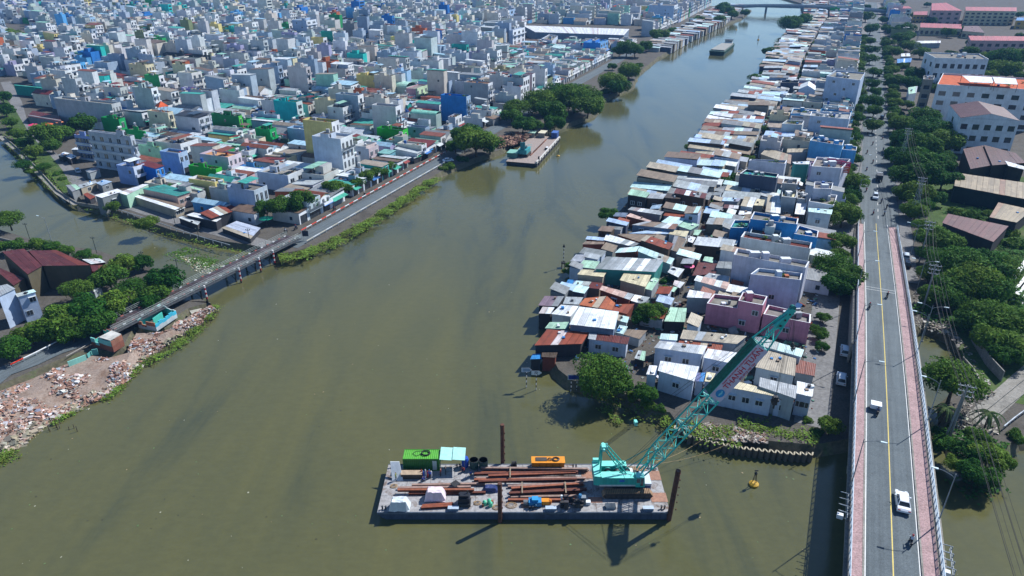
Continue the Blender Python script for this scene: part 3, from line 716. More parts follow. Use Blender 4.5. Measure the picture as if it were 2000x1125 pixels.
for L in LMS:
    u, n, w_, d_, h_ = solve_lm(*L[:6])
    w_ = min(w_, 30); h_ = min(h_, 28)
    crop, xb, yb, xf, xs, yt, sc1, fc, roof, rc, nw, lab = L
    D = Dest(); rr = random.Random(hash(lab) & 0xffff if False else sum(map(ord, lab)))
    par = .8 if roof == 'flat' else .3
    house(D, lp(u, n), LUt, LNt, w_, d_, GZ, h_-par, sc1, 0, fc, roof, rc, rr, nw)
    if 'pavilion' in lab:
        mb = D.part('pavilion_roof'); x, y = lp(u+w_*.5, n+d_*.35); z = GZ+h_
        for k in range(4): mb.tube((x+(-1.5 if k % 2 else 1.5), y+(-1.5 if k < 2 else 1.5), z-.8), (x+(-1.5 if k % 2 else 1.5), y+(-1.5 if k < 2 else 1.5), z+2), .12, S('d8d3b8'), WALL, 4)
        mb.tube((x, y, z+2), (x, y, z+4.2), 3.2, S('d9633a'), ROOF, 4, r2=.1)
    if 'apartment' in lab or 'tenement' in lab:
        nf = max(3, int(h_/3.3)); b_ = Vector(LNt); a_ = Vector(LUt)
        for f in range(nf):
            z = GZ+f*(h_-.8)/nf
            mb = MB(); c = Vector(lp(u, n))+b_*d_/2-a_*.3; mb.obox((c.x, c.y), LNt, LUt, d_/2, .28, z-.12, z+.06, S('e2e6ea')); mb.obox((c.x-a_.x*.26, c.y-a_.y*.26), LNt, LUt, d_/2, .04, z+.06, z+.75, S('c9d2d9')); wpart(mb, 'balcony_band', ALLM, D.root if False else None) if False else D.p.append(('balcony', mb))
            for k in range(5):
                c = Vector(lp(u, n))+b_*d_*(k+.5)/5-a_*.03; mb = MB(); mb.obox((c.x, c.y), LNt, LUt, .85 if k % 2 else .6, .05, z+.8, z+2.5, (.05,.06,.07) if k % 3 else S('8f7f66'), GLASS if k % 3 else CLEAN); mb.obox((c.x-a_.x*.06, c.y-a_.y*.06), LNt, LUt, .05, .02, z+.8, z+2.5, S('e6eaee'), CLEAN); D.p.append(('window', mb))
    if 'solar' in lab:
        mb = D.part('solar_panel')
        for k in range(3):
            x0 = w_*(.1+.28*k); q = [(x0, d_*.2), (x0+w_*.24, d_*.2), (x0+w_*.24, d_*.5), (x0, d_*.5)]
            mb.face([(*lp(u+a, n+b), GZ+h_+.9+b*.05) for a, b in q][::-1], (.02,.03,.07), GLASS)
    D.finish('house', (*lp(u, n), GZ), lab, 'house')
    FOOT.append((u-.3, u+w_+.3, n-.5, n+d_+.3, h_))
    lm_used.append(lab)

# city blocks: rows of narrow plots running along the river road
CITY = pxl([(572,445),(520,452),(460,440),(385,420),(300,392),(215,352),(180,335),(165,300),(150,262),(120,235),(60,205),(45,150),(0,150),(-60,175)], GZ)+[(-900,420),(-1100,1300),(150,1300),(195,1090)]+pxl([(1475,12),(1455,28),(1400,52),(1350,76),(1280,108),(1245,126),(1215,142),(1170,170),(1120,200),(1075,226),(1000,254),(940,282),(885,306),(810,340),(730,385),(640,436)], GZ)
HOLES = []   # polygons (world) kept free of houses
def hole(pts, z=GZ): HOLES.append(pxl(pts, z))
hole([(0,200),(60,205),(130,228),(175,275),(160,330),(60,330),(0,260)])           # market and trees by the canal
hole([(1010,92),(1260,88),(1262,50),(1018,45)])                              # the long warehouse
hole([(640,104),(760,98),(770,72),(640,80)])                                    # tree clump
hole([(0,80),(72,80),(72,48),(0,45)])
hole([(150,100),(225,100),(225,80),(150,80)]); hole([(560,96),(720,60),(700,50),(550,80)])
rows = []
n = 8.3; k = 0
while n < 1500:
    D1_ = R.uniform(10, 14); rows.append((n, D1_, -1)); n += D1_+.3
    D2_ = R.uniform(9, 13.5); rows.append((n, D2_, 1)); n += D2_+R.choice([2.5, 3.0, 3.5, 5.5]); k += 1
cand = []
for ri, (n0, dep, face) in enumerate(rows):
    u = -70+R.uniform(0, 8); cross = u+R.uniform(40, 90)
    while u < 1250:
        x, y = lp(u+2.5, n0+dep/2)
        far = y > 420
        w_ = R.uniform(3.1, 4.8) if R.random() < .82 else R.uniform(5.5, 10)
        if y > 620: w_ *= 1.2
        if u > cross: u += R.uniform(2.5, 5); cross = u+R.uniform(40, 90)
        x, y = lp(u+w_/2, n0+dep/2)
        if not (140 < y < 1230): u += w_; continue
        px, py = proj(x, y, 4)
        if px < -160 or px > 2150: u += w_; continue
        ok = inpoly(*lp(u, n0), CITY) and inpoly(*lp(u+w_, n0+dep), CITY) and inpoly(*lp(u+w_, n0), CITY) and inpoly(*lp(u, n0+dep), CITY)
        if ok:
            for hp in HOLES:
                if inpoly(x, y, hp): ok = False; break
        cap = 99
        if ok:
            for (a0, a1, b0, b1, hh) in FOOT:
                if u < a1 and u+w_ > a0 and n0 < b1 and n0+dep > b0: ok = False; break
                if a0-34 < u < a0 and n0 < b1+4 and n0+dep > b0-14: cap = min(cap, 3.6 if a0-u < 11 else 5.2 if a0-u < 21 else 7)
        if ok and 985 < px < 1270 and 75 < py < 165: cap = min(cap, 5.5)
        if ok: cand.append((y, u, n0, w_, dep, face, cap, ri))
        u += w_+(.03 if R.random() < .93 else R.uniform(.5, 2.5))
cand.sort()
print('city plots', len(cand))
MASS = MB(); counts = {}
NIND = 110
rowpos = {}
ind = sorted(cand[:NIND], key=lambda c: (c[7], c[1]))
indset = set((c[7], c[1]) for c in ind)
for c in ind: rowpos.setdefault(c[7], []).append(c[1])
near_rows = sorted(rowpos)
rn = {r: i for i, r in enumerate(near_rows)}
for i, (y, u, n0, w_, dep, face, cap, ri) in enumerate(cand):
    rr = random.Random(int(u*37+n0*91))
    k = rr.random()
    fl = 1 if k < .26 else 2 if k < .56 else 3 if k < .80 else 4 if k < .95 else 5
    if y > 480 and rr.random() < .25: fl += 1
    if w_ > 8 and rr.random() < .5: fl = rr.choice([1, 2])
    ht = min(cap, fl*3.25+rr.uniform(-.3, .5)); fl = max(1, round(ht/3.3))
    cn, col = pick_col(rr, (.2 if y < 330 else .13) if fl > 1 else .2)
    roof = 'flat'
    if fl == 1: roof = rr.choice(['sheet', 'sheet', 'gable', 'flat'])
    elif fl == 2: roof = rr.choice(['sheet', 'flat', 'flat', 'gable'])
    elif rr.random() < .22: roof = 'sheet'
    sn, rc = rr.choice(SHEETS)
    if roof == 'flat': sn, rc = 'concrete', rr.choice(CONC)
    indiv = (ri, u) in indset
    lod = 0 if indiv else 1 if y < 420 else 2 if y < 800 else 3
    D = Dest(None if indiv else MASS)
    dd = dep*rr.uniform(.86, 1.0) if w_ < 8 else dep
    front = jit(S('e9edf0'), .05, rr) if rr.random() < .6 else None  # most fronts whitened, sunlight worked into the facade colour
    if face < 0: c0 = lp(u, n0); a, b = LUt, LNt
    else: c0 = lp(u, n0+dep); a, b = LUt, (-LNt[0], -LNt[1])
    if lod == 3:
        W_ = MASS; zt = GZ+ht
        q = [lin(c0, a, x, b, yy) for x, yy in ((0,0),(w_,0),(w_,dd),(0,dd))]
        W_.prism(q, GZ, zt, col, WALL, top=rc)
        if fl > 1 and face < 0:
            for f in range(1, fl):
                z = GZ+f*ht/fl+.4; q2 = [lin(c0, a, x, b, yy) for x, yy in ((w_*.15,-.05),(w_*.85,-.05))]
                W_.face([(*q2[0], z), (*q2[1], z), (*q2[1], z+1.7), (*q2[0], z+1.7)], (.04,.045,.05), GLASS)
        if rr.random() < .6:
            y0 = rr.uniform(.1, .6)*dd; q = [lin(c0, a, x, b, yy) for x, yy in ((0.02,y0),(w_*.6,y0),(w_*.6,y0+3.4),(0.02,y0+3.4))]
            W_.prism(q, zt, zt+rr.uniform(2, 3), jit(col, .15, rr), WALL, top=rr.choice(CONC))
        continue
    house(D, c0, a, b, w_, dd, GZ, ht, col, lod, front, roof, rc, rr, (1 if rr.random() < .25 else 0) if face < 0 else rr.choice([0, 1, 1, 2]))
    if indiv:
        pos = sorted(rowpos[ri]).index(u); r = rn[ri]
        desc = '%s-storey %s house with %s roof' % (NUM[fl], cn, 'flat' if roof == 'flat' else sn+' sheet' if roof == 'sheet' else sn+' gable')
        where = '%s from the canal in the %s row behind the river road' % (ordn(pos), ordn(r))
        lab = desc+', '+where
        if len(lab.replace(',', '').split()) > 16:
            lab = desc.replace('with ', '').replace(' house ', ' house, ')+', '+'%s from the canal in %s row' % (ordn(pos), ordn(r))
        D.finish('house', (*c0, GZ), lab, 'house', 'terraced houses of the dense quarter')
me = MASS.mesh('distant_houses', ALLM); o = link('distant_houses', me); tag(o, 'dense sea of pale flat-roofed houses filling the far left quarter', 'houses', None, 'stuff')
# ------------------------------------------------------------------ houses between river and avenue, measured one by one
C = {'w': S('dde4e8'), 'g': S('a3abb0'), 'gg': S('83898c'), 'b': S('857463'), 'db': S('4f4238'), 'r': S('8a4228'), 'or': S('b5653a'), 'dr': S('5f2620'), 'c': S('c5e6e6'),
     'pg': S('a5cdb5'), 'cr': S('cfc6a5'), 'bg': S('a99f8d'), 'pk': S('c9ada2'), 'bl': S('a9c4e0'), 'bb': S('2a7fc0'), 'gr': S('1f8a5f'), 'bgy': S('6f7f95'), 'te': S('12a184'), 'tl': S('3d8f88'),
     'dk': S('3a3a3e'), 'ww': S('e2e6ea'), 'lb': S('b3c6de'), 'lw': S('bcc7da'), 'br': S('7d4131'), 'pw': S('c08296'), 'lv': S('c5c8d6'), 'gw': S('c2cdd0'), 'sb': S('5fa9dc'), 'ro': S('a03a2a'),  # lv: pale wall with lilac shade mixed into its colour
     'slate': S('4a5468'), 'conc': S('7f7c76'), 'gy': S('96999a')}
T = [  # crop, quad (TL TR BR BL), z, wall, roof, type, windows, label
('D1',(205,85,385,88,325,180,145,172),4.5,'dk','bgy','s',0,'slate-blue roofed shack jutting over the water'),
('D1',(187,184,297,190,262,248,150,245),4.3,'dk','ro','s',0,'rust-red lean-to over the water beside the white roofs'),
('D1',(355,165,520,177,448,272,264,250),4.6,'gw','w','s',0,'white sheet-roofed house with a brown patch above the water'),
('D1',(522,182,885,228,845,390,430,345),6.5,'bgy','w','s',2,'big white-roofed upper-storey house with rooftop aircon'),
('D1',(250,325,442,322,402,388,208,380),4.2,'gw','pg','s',0,'low pale green lean-to facing the water'),
('D1',(226,390,612,420,548,524,110,538),5.0,'dk','r','s',0,'streaky rust-roofed house at the river corner'),
('D1',(614,421,985,462,965,530,600,476),5.2,'lw','dr','s',2,'dark red roofed house with pale panel wall behind the big tree'),
('D1',(572,106,770,86,695,195,520,166),4.9,'br','or','s',0,'orange rusty gabled house, left slope'),
('D1',(775,87,852,150,820,216,700,196),4.9,'br','or','s',0,'orange rusty gabled house, right slope'),
('D1',(852,162,1030,157,960,250,815,218),4.4,'br','r','s',0,'rusty roofed house left of the alley tree'),
('D1',(400,92,560,98,515,165,370,156),4.0,'gg','g','s',0,'plain grey roof between slate shack and rusty gable'),
('D1',(730,-10,1025,70,985,122,705,27),5.2,'br','pk','s',1,'long pinkish-white roof on orange brick walls'),
('D1',(1027,72,1170,97,1115,165,990,127),4.5,'gg','g','s',0,'grey roof end piece by the alley garden'),
('D1',(800,236,980,277,962,330,765,282),4.3,'g','c','s',0,'pale cyan roof under the alley tree'),
('D1',(890,350,967,366,925,436,853,417),4.2,'g','c','s',0,'small cyan roof with white walls by the alley'),
('D1',(968,390,1145,402,1075,480,927,437),4.0,'g','b','s',0,'brown-grey patched roof beside the muddy alley'),
('D1',(180,602,325,602,312,650,175,642),3.6,'br','db','s',0,'small brick hut on stilts by the signs'),
('D1',(95,615,168,612,178,660,72,664),3.2,'dk','bb','s',0,'blue tarpaulin roofed boat landing by the signs'),
('Z5',(882,630,976,634,966,712,848,708),4.5,'dk','pg','s',0,'pale green roof right of the alley opposite the tree'),
('D1',(1062,582,1132,592,1120,680,1025,655),3.6,'dk','pg','s',0,'green-edged stall roof at the lower end of the alley'),
('C3',(437,452,674,488,645,578,420,512),6.4,'lw','ww','s',1,'white mono-pitch house nearest the water edge bushes'),
('C3',(370,478,420,484,414,540,350,535),5.6,'lw','ww','s',0,'small white-roofed annex at the alley mouth'),
('C3',(658,525,714,525,700,580,648,577),5.2,'lw','bb','s',0,'narrow blue-roofed gap shed'),
('C3',(718,520,775,528,745,580,706,578),5.2,'lw','cr','s',0,'narrow cream roof next to the blue one'),
('C3',(432,330,724,362,697,414,397,372),6.6,'lw','g','s',2,'long grey-roofed pale house with two dark windows'),
('C3',(726,378,905,402,862,466,697,432),6.2,'lw','ww','s',1,'white-roofed house continuing right behind the crane boom'),
('C3',(440,285,545,291,540,328,430,320),6.0,'lw','c','s',0,'small bright cyan roof beside the steel tank'),
('C3',(575,262,965,302,905,350,555,316),5.6,'g','bg','s',0,'long beige roof with a grid of rusty battens'),
('C3',(552,322,820,353,808,394,545,342),5.2,'br','r','s',0,'rusty red strip roof below the battened one'),
('C3',(1078,375,1266,438,1258,545,1015,490),6.0,'gw','bg','s',1,'wide beige corrugated roof with a row of barrels'),
('C3',(1012,298,1314,386,1298,430,1000,347),6.4,'gw','c','s',0,'long pale cyan roof in front of the pink house'),
('C3',(1268,441,1388,471,1378,545,1257,522),4.6,'g','br','s',0,'striped rusty roof at the side lane'),
('C3',(800,548,1138,640,1128,668,745,592),6.4,'lw','cr','s',4,'long two-storey grey-blue walled house above the sheet piles'),
('C3',(1044,552,1272,607,1262,684,1036,606),6.9,'g','g','s',1,'grey-roofed house between the cream roof and the white roof'),
('C3',(1270,576,1376,598,1365,672,1264,651),6.7,'lw','ww','s',2,'white-roofed corner house next to the green net'),
('C3',(1140,668,1262,690,1250,705,1130,682),5.6,'lw','br','s',1,'bay-fronted grey house wall with barred window'),
('C3',(762,60,927,80,905,150,718,118),6.4,'pw','conc','f',0,'pink house wing with planted terrace'),
('C3',(937,48,1087,76,1060,131,910,102),8.4,'pw','conc','f',2,'raised middle block of the pink house'),
('C3',(1092,128,1352,186,1348,240,1062,184),6.4,'pw','conc','f',1,'long right wing of the pink house with roof shrubs'),
('Z5',(990,530,1117,553,1105,580,973,573),6.0,'g','ww','s',0,'white awning roof behind the pink terrace'),
('Z5',(1032,450,1215,492,1200,530,1015,478),5.6,'gw','pk','s',0,'peach and white striped tile roof'),
('Z5',(1100,437,1217,457,1205,495,1062,463),5.0,'g','g','s',0,'grey roof beside the peach striped roof'),
('Z5',(1152,372,1227,376,1226,415,1137,409),5.0,'g','gg','s',0,'square grey roof next to the large shade-tinted house'),
('D3',(275,705,937,825,905,882,245,760),10.4,'lv','conc','f',2,'large pale house with shade-tinted walls and white pergola bars on its roof'),
('D3',(470,885,872,932,858,995,398,940),9.2,'lb','conc','f',1,'pale blue-white house with roof garden in front of the shade-tinted one'),
('D3',(150,640,700,760,662,792,120,690),7.0,'ww','bg','s',0,'long beige roof above a white wall'),
('D3',(345,548,962,650,945,705,310,598),8.2,'gw','dr','f',0,'stained pale green wall house with dark red roof'),
('D3',(430,365,838,430,825,482,397,432),10.6,'bb','conc','f',1,'bright blue house with dark flat roof'),
('D3',(842,492,1022,542,1010,602,797,567),8.0,'bb','w','f',0,'lower right terrace of the bright blue house'),
('D3',(252,440,400,442,375,516,215,510),7.6,'bb','tl','f',0,'balcony end of the bright blue house'),
('D3',(932,310,1156,325,1145,368,930,344),8.0,'gw','c','s',1,'olive-white house with cyan awning by the roadside tree'),
('D3',(965,190,1192,212,1160,308,932,268),8.2,'ww','w','f',0,'white roof terrace with pale pavilion'),
('D3',(348,205,460,215,420,306,310,290),6.0,'gw','w','s',1,'off-white roofed house left of the cream roof'),
('D3',(462,225,536,236,520,290,430,285),6.0,'bg','cr','s',0,'cream roofed house among white roofs'),
('D3',(302,335,412,345,405,378,290,370),5.0,'dk','ww','s',0,'white awning above the blue balcony'),
('D3',(705,60,832,66,825,112,690,102),11,'gy','w','f',1,'grey tower house with dentilled cornice'),
('D3',(690,160,827,166,815,236,685,226),8.6,'g','cr','f',1,'lower terrace of the grey tower house'),
('D3',(562,190,690,200,675,360,537,345),6.4,'gw','w','s',0,'white roof with a cyan eave left of the tower house'),
('D3',(827,246,927,256,896,372,806,365),6.6,'dk','ww','s',0,'bright white roof right of the tower house'),
('D3',(827,182,922,196,902,250,822,240),7.2,'g','w','f',0,'small white terrace behind the bright white roof'),
('D3',(165,278,298,288,290,318,150,310),5.2,'b','dr','s',0,'maroon roof by the alley'),
('D3',(155,215,320,222,290,252,140,245),5.4,'g','bl','s',0,'pale blue roof by the alley'),
('D4',(392,890,717,942,700,978,330,935),9.4,'slate','tl','f',1,'dark slate house with a single lit window'),
('D4',(440,790,800,802,782,835,420,802),8.6,'lw','conc','f',1,'lilac-grey house with rooftop shed roofs'),
('D4',(1095,770,1432,792,1345,882,1047,862),13,'lv','conc','f',2,'tall pale house with shade-tinted walls carrying magenta signboards'),
('D4',(1075,1018,1260,1030,1245,1090,1065,1085),11,'lv','conc','f',1,'small top block in front of the tall shade-tinted house'),
('D4',(1065,560,1372,602,1352,652,1030,602),11,'sb','conc','f',0,'sky-blue house with bougainvillea roof frame'),
('D4',(1370,640,1500,665,1490,705,1352,690),8.5,'sb','conc','f',0,'low sky-blue wing toward the avenue'),
('U3',(948,400,1112,412,1085,456,897,432),19,'lb','conc','f',7,'tallest pale blue-white block wall with scattered little windows'),
('D4',(1045,310,1442,322,1420,390,1030,352),14,'lb','gy','f',2,'wide grey-blue house with two arched openings'),
('D4',(800,395,972,405,950,445,752,432),9,'gw','w','f',1,'white house with a blue window above the teal wall'),
('D4',(862,280,1105,292,1100,322,837,330),9,'sb','w','f',0,'light sky-blue house behind the white one'),
('D4',(940,22,1092,40,1085,82,920,72),10,'lb','w','g',0,'pale house with a pointed blue-edged gable'),
('D4',(745,0,922,8,915,22,737,18),8,'slate','gg','f',0,'dark grey blank-walled house near the alley bend'),
('D4',(772,112,912,116,908,135,765,130),6,'lw','g','s',0,'lilac-grey low house near the alley bend'),
('D4',(855,800,1032,790,1025,822,880,820),9,'tl','w','s',0,'green-walled house with white roof edge'),
('D4',(600,660,850,730,840,820,540,720),6.2,'bg','bg','s',0,'broad tan roof below the teal wall'),
('D4',(808,668,1010,660,1008,700,800,705),6.5,'g','bg','s',0,'tan lean-to next to the sky-blue house'),
('G8',(770,692,895,715,868,748,748,728),7.4,'dk','pg','s',2,'pale green roofed house on dark posts over the river'),
('G8',(897,716,1002,725,975,757,872,751),7.0,'db','g','s',1,'grey roofed dark house next to the pale green roof'),
('G8',(1004,718,1112,728,1087,757,985,748),7.2,'db','db','s',1,'dark brown tumbledown house with open balcony'),
('G8',(1062,688,1262,722,1246,754,1045,718),8.2,'db','dr','s',2,'tall soot-dark house with maroon roof'),
('D2',(640,136,1000,182,960,226,595,166),5.0,'gg','g','s',0,'long grey roof with a white end'),
('D2',(462,196,600,202,580,248,432,238),4.8,'br','bgy','s',0,'brick walled shack with slate roof beside the river bush'),
('D2',(625,205,862,290,830,300,580,236),5.0,'br','pk','s',0,'slanting pinkish roof with white edge'),
('D2',(1052,236,1242,262,1150,342,965,300),5.0,'g','c','s',0,'white-green roof near the lane'),
('D2',(1222,285,1387,332,1290,390,1152,345),4.8,'g','pg','s',0,'pale green roof stepping down to the lane'),
('D2',(800,294,1156,323,1115,382,640,332),5.2,'bgy','b','s',3,'long weathered pinkish-brown roof with old wooden wall'),
('D2',(790,396,1082,392,1040,432,600,426),4.2,'g','bl','s',0,'pale blue flat roof strip'),
('D2',(1084,390,1272,402,1235,465,1042,433),4.4,'w','cr','s',0,'cream roof with white end wall'),
('D2',(530,432,930,442,725,520,480,440),4.1,'br','b','s',0,'patchwork roof of brown and grey sheets'),
('D2',(802,446,1102,541,1050,606,735,500),5.6,'db','r','s',0,'red-brown tiled roof on a dark tilted house'),
('D2',(1112,440,1242,490,1150,632,1062,606),4.3,'g','b','s',0,'grey-brown roof sloping to the lane garden'),
('D2',(362,430,735,540,650,572,330,500),4.5,'gg','w','s',0,'light grey stepped roof with white ridge'),
('D2',(150,456,392,476,370,511,130,491),4.4,'br','bl','s',0,'pale blue roof on the river edge'),
('D2',(132,512,345,521,335,546,92,546),5.0,'br','b','s',0,'brick-red walled river house'),
('D2',(505,590,730,566,690,627,455,641),4.6,'br','c','s',0,'pale cyan roof left of the ridge'),
('D2',(732,566,1112,706,1072,771,702,621),4.9,'g','c','s',0,'long pale cyan roof right of the ridge'),
('D2',(362,680,997,716,902,852,237,816),6.2,'tl','g','s',0,'big silver roof with a blue water tank'),
('D2',(112,721,292,736,237,816,50,796),4.6,'g','pg','s',0,'pale green roof left of the silver roof'),
('D2',(92,821,372,842,332,906,40,876),5.4,'bg','cr','s',0,'cream roof on a long grey wall'),
('D2',(557,856,862,876,792,1016,507,941),5.5,'bg','cr','s',0,'cream and cyan roof beside a glazed dormer'),
('D2',(872,906,946,931,862,1056,777,1031),4.5,'g','pg','s',0,'mint lean-to beside the garden'),
('D2',(1262,451,1346,471,1310,532,1256,516),4.0,'dk','ww','s',0,'white awning over the lane'),
('D2',(1332,386,1412,391,1370,451,1316,441),4.0,'dk','pg','s',0,'green awning over the lane'),
('D2',(1082,790,1222,821,1152,911,1032,851),4.0,'dk','w','s',0,'pale grey lean-to by the pink parasol'),
('D2',(1372,742,1602,761,1562,871,1302,891),4.2,'dk','dr','s',0,'maroon market roof right of the pink parasol'),
('D2',(1442,681,1537,691,1532,751,1422,726),4.4,'lw','pg','s',0,'small pale green roof above the maroon one'),
('D2',(1112,941,1226,966,1172,1031,1092,991),3.8,'dk','ww','s',0,'white tarpaulin over the lane'),
('D2',(1062,1006,1146,1021,1106,1071,1046,1056),3.8,'dk','pg','s',0,'mint tarpaulin over the lane'),
('D2',(-60,935,90,940,60,990,-90,985),4.0,'dk','bb','s',0,'bright blue tarp roof on the river edge'),
('D2',(30,945,200,960,170,1005,-20,995),4.2,'dk','c','s',0,'pale cyan roof by the bright blue tarp'),
('D2',(200,960,330,975,290,1040,150,1025),4.4,'b','dr','s',0,'dark red patch roof behind the pinkish one'),
]
TF = []      # footprints in the avenue frame
def traced(e, near=True):
    crop, q, z, wc, rc, kind, nw, lab = e
    pts = [P3(*cp(crop, q[2*i], q[2*i+1]), z) for i in range(4)]
    wcol, rcol = jit(C[wc], .04), jit(C[rc], .05)
    cx = sum((p for p in pts), Vector())/4
    nmk = ('market_stall' if z < 4.25 and wc == 'dk' else 'shack' if z < 5.3 and kind == 's' else 'house')
    o = thing(nmk, (cx.x, cx.y, GZ), lab, nmk.replace('_', ' '), None)
    ins = [p+(cx-p).normalized()*(.3 if kind == 's' else 0) for p in pts]
    over = not inpoly(cx.x, cx.y, landC)
    zb = GZ if not over else .5
    zw = z-.07
    W_ = MB()
    TL, TR, BR, BL = ins
    for a, b in ((BL, BR), (BR, TR), (TR, TL), (TL, BL)):
        W_.face([(a.x, a.y, -.3 if over else GZ-.4), (b.x, b.y, -.3 if over else GZ-.4), (b.x, b.y, zw), (a.x, a.y, zw)], wcol, WALL if wc not in ('dk','br') or True else STEEL)
    W_.face([(p.x, p.y, zw) for p in (BL, BR, TR, TL)], wcol, WALL)
    wpart(W_, 'wall', ALLM, o)
    e1 = (pts[1]-pts[0]).length; e2 = (pts[3]-pts[0]).length
    if kind in 's':
        n = max(2, int(round(e1/1.6)))
        for i in range(n):
            f0, f1 = i/n, (i+1)/n; dz = R.uniform(0, .05)
            a = pts[0].lerp(pts[1], f0); b = pts[0].lerp(pts[1], f1); c = pts[3].lerp(pts[2], f1); d = pts[3].lerp(pts[2], f0)
            k = R.uniform(.84, 1.1); cc = mul(rcol, k)
            if R.random() < .12 and z < 9 and rc not in ('mar','tan','brr','pkr','ww'): cc = jit(C[R.choice(['g','w','w','gg','bg'])], .1)
            if R.random() < .08: cc = tuple(x*.6+y*.4 for x, y in zip(cc, C['r']))
            mb = MB(); up = Vector((0, 0, dz)); gap = (b-a)*.015
            sheet_quad(mb, [a+up+gap, b+up-gap, c+up-gap, d+up+gap], .05, cc)
            wpart(mb, 'roof_sheet', ALLM, o)
        # weights and odd clutter on the roof
        if R.random() < .5:
            mb = MB()
            for i in range(R.randrange(1, 4)):
                p = pts[0].lerp(pts[1], R.uniform(.1, .9)).lerp(pts[3].lerp(pts[2], R.uniform(.1, .9)), R.uniform(.2, .8)); s_ = R.uniform(.15, .35)
                m1 = MB(); m1.box(p.x-s_, p.x+s_, p.y-s_, p.y+s_, z+.05, z+.06+R.uniform(.1, .5), R.choice([C['w'], C['dk'], C['bb'], C['b']]), CLEAN); wpart(m1, 'roof_clutter', ALLM, o)
    else:
        if kind == 'g':
            m = (pts[0]+pts[1])/2+Vector((0, 0, 2.2)); m2 = (pts[3]+pts[2])/2+Vector((0, 0, 2.2))
            mb = MB(); sheet_quad(mb, [pts[0], m, m2, pts[3]], .08, rcol, flip=True); wpart(mb, 'roof', ALLM, o)
            mb = MB(); sheet_quad(mb, [m, pts[1], pts[2], m2], .08, rcol, flip=True); wpart(mb, 'roof', ALLM, o)
            mb = MB(); mb.face([pts[3], pts[2], m2], wcol); mb.face([pts[0], m, pts[1]], wcol); wpart(mb, 'gable', ALLM, o)
        else:
            zr = z-.75; mb = MB(); cen = cx
            inn = [p+(cen-p).normalized()*.32 for p in pts]
            mb.face([(p.x, p.y, zw+.02) for p in inn], jit(C['conc'] if rc == 'w' else rcol, .1), ROOF); wpart(mb, 'roof', ALLM, o)
            mb = MB(); par = .75
            for i in range(4):
                a, b = pts[i], pts[(i+1) % 4]; c, d = inn[(i+1) % 4], inn[i]
                mb.hexa([(a.x,a.y,zw),(b.x,b.y,zw),(c.x,c.y,zw),(d.x,d.y,zw),(a.x,a.y,z+par),(b.x,b.y,z+par),(c.x,c.y,z+par),(d.x,d.y,z+par)][::1], wcol, WALL, jit(C['ww'], .05))
            wpart(mb, 'parapet', ALLM, o)
            area = e1*e2
            for i in range(min(9, 1+int(area/14))):
                p = inn[0].lerp(inn[1], R.uniform(.1, .9)).lerp(inn[3].lerp(inn[2], R.uniform(.1, .9)), R.uniform(.2, .8)); k = R.random()
                m1 = MB()
                if k < .25: tank(m1, p.x, p.y, z, R); wpart(m1, 'water_tank', ALLM, o)
                elif k < .55: green(m1, p.x, p.y, z, .9, R, 22); wpart(m1, 'potted_plants', ALLM, o)
                elif k < .75:
                    s_ = R.uniform(.6, 1.2); m1.box(p.x-s_, p.x+s_, p.y-.7, p.y+.7, z, z+R.uniform(1.2, 2.2), jit(wcol, .08), WALL, jit(C['w'], .1)); wpart(m1, 'stairhead', ALLM, o)
                else:
                    s_ = R.uniform(.2, .5); m1.box(p.x-s_, p.x+s_, p.y-s_, p.y+s_, z, z+R.uniform(.3, .9), R.choice([C['w'], C['bb'], C['or'], C['dk'], C['gg']]), CLEAN); wpart(m1, 'roof_clutter', ALLM, o)
    # windows on the long wall that faces the river mouth
    if nw:
        d = (BR-BL); L = d.length; d = d/L; nn = Vector((d.y, -d.x, 0)); hgt = zw-GZ
        fl = max(1, int(hgt/3.2))
        for i in range(nw):
            f = (i+.5)/nw*.84+.08+(R.uniform(-.04, .04)); k = (i*7+3) % fl if fl > 1 else 0
            zc = GZ+hgt-1.5-k*3.0 if fl > 1 else GZ+hgt*.55
            p = BL+d*(L*f); ww, hh = (.6, .55)
            mb = MB()
            q = lambda u, o_, z_: (p.x+d.x*u+nn.x*o_, p.y+d.y*u+nn.y*o_, z_)
            def wb(mb, u0, u1, o0, o1, z0, z1, c_, m_):
                mb.hexa([q(u0,o1,z0), q(u1,o1,z0), q(u1,o0,z0), q(u0,o0,z0), q(u0,o1,z1), q(u1,o1,z1), q(u1,o0,z1), q(u0,o0,z1)], c_, m_)
            wb(mb, -ww-.1, ww+.1, 0, .05, zc-hh-.1, zc+hh+.1, S('cfd8de'), CLEAN); w_ = wpart(mb, 'window', ALLM, o)
            mb = MB()
            for s0, s1 in ((-ww, -.05), (.05, ww)): wb(mb, s0, s1, .05, .07, zc-hh, zc+hh, (.02,.025,.03), GLASS)
            pn = mb.build('pane', ALLM); pn.parent = w_; pn.location = (0, 0, 0)
            if R.random() < .5:
                mb = MB(); wb(mb, -ww-.2, ww+.2, 0, .5, zc+hh+.15, zc+hh+.22, S('c9d2d6'), CLEAN); wpart(mb, 'window_hood', ALLM, o)
    if over or kind == 's' and R.random() < .0:
        pass
    st = [rinv(p.x, p.y) for p in pts]
    TF.append((min(a for a, b in st), max(a for a, b in st), min(b for a, b in st), max(b for a, b in st), z))
    return o
for e in T: traced(e)
pk = [f for f, e in zip(TF, T) if 'pink house' in e[-1]]; TF.append((min(f[0] for f in pk), max(f[1] for f in pk), min(f[2] for f in pk), max(f[3] for f in pk), 7))
print('traced', len(T))
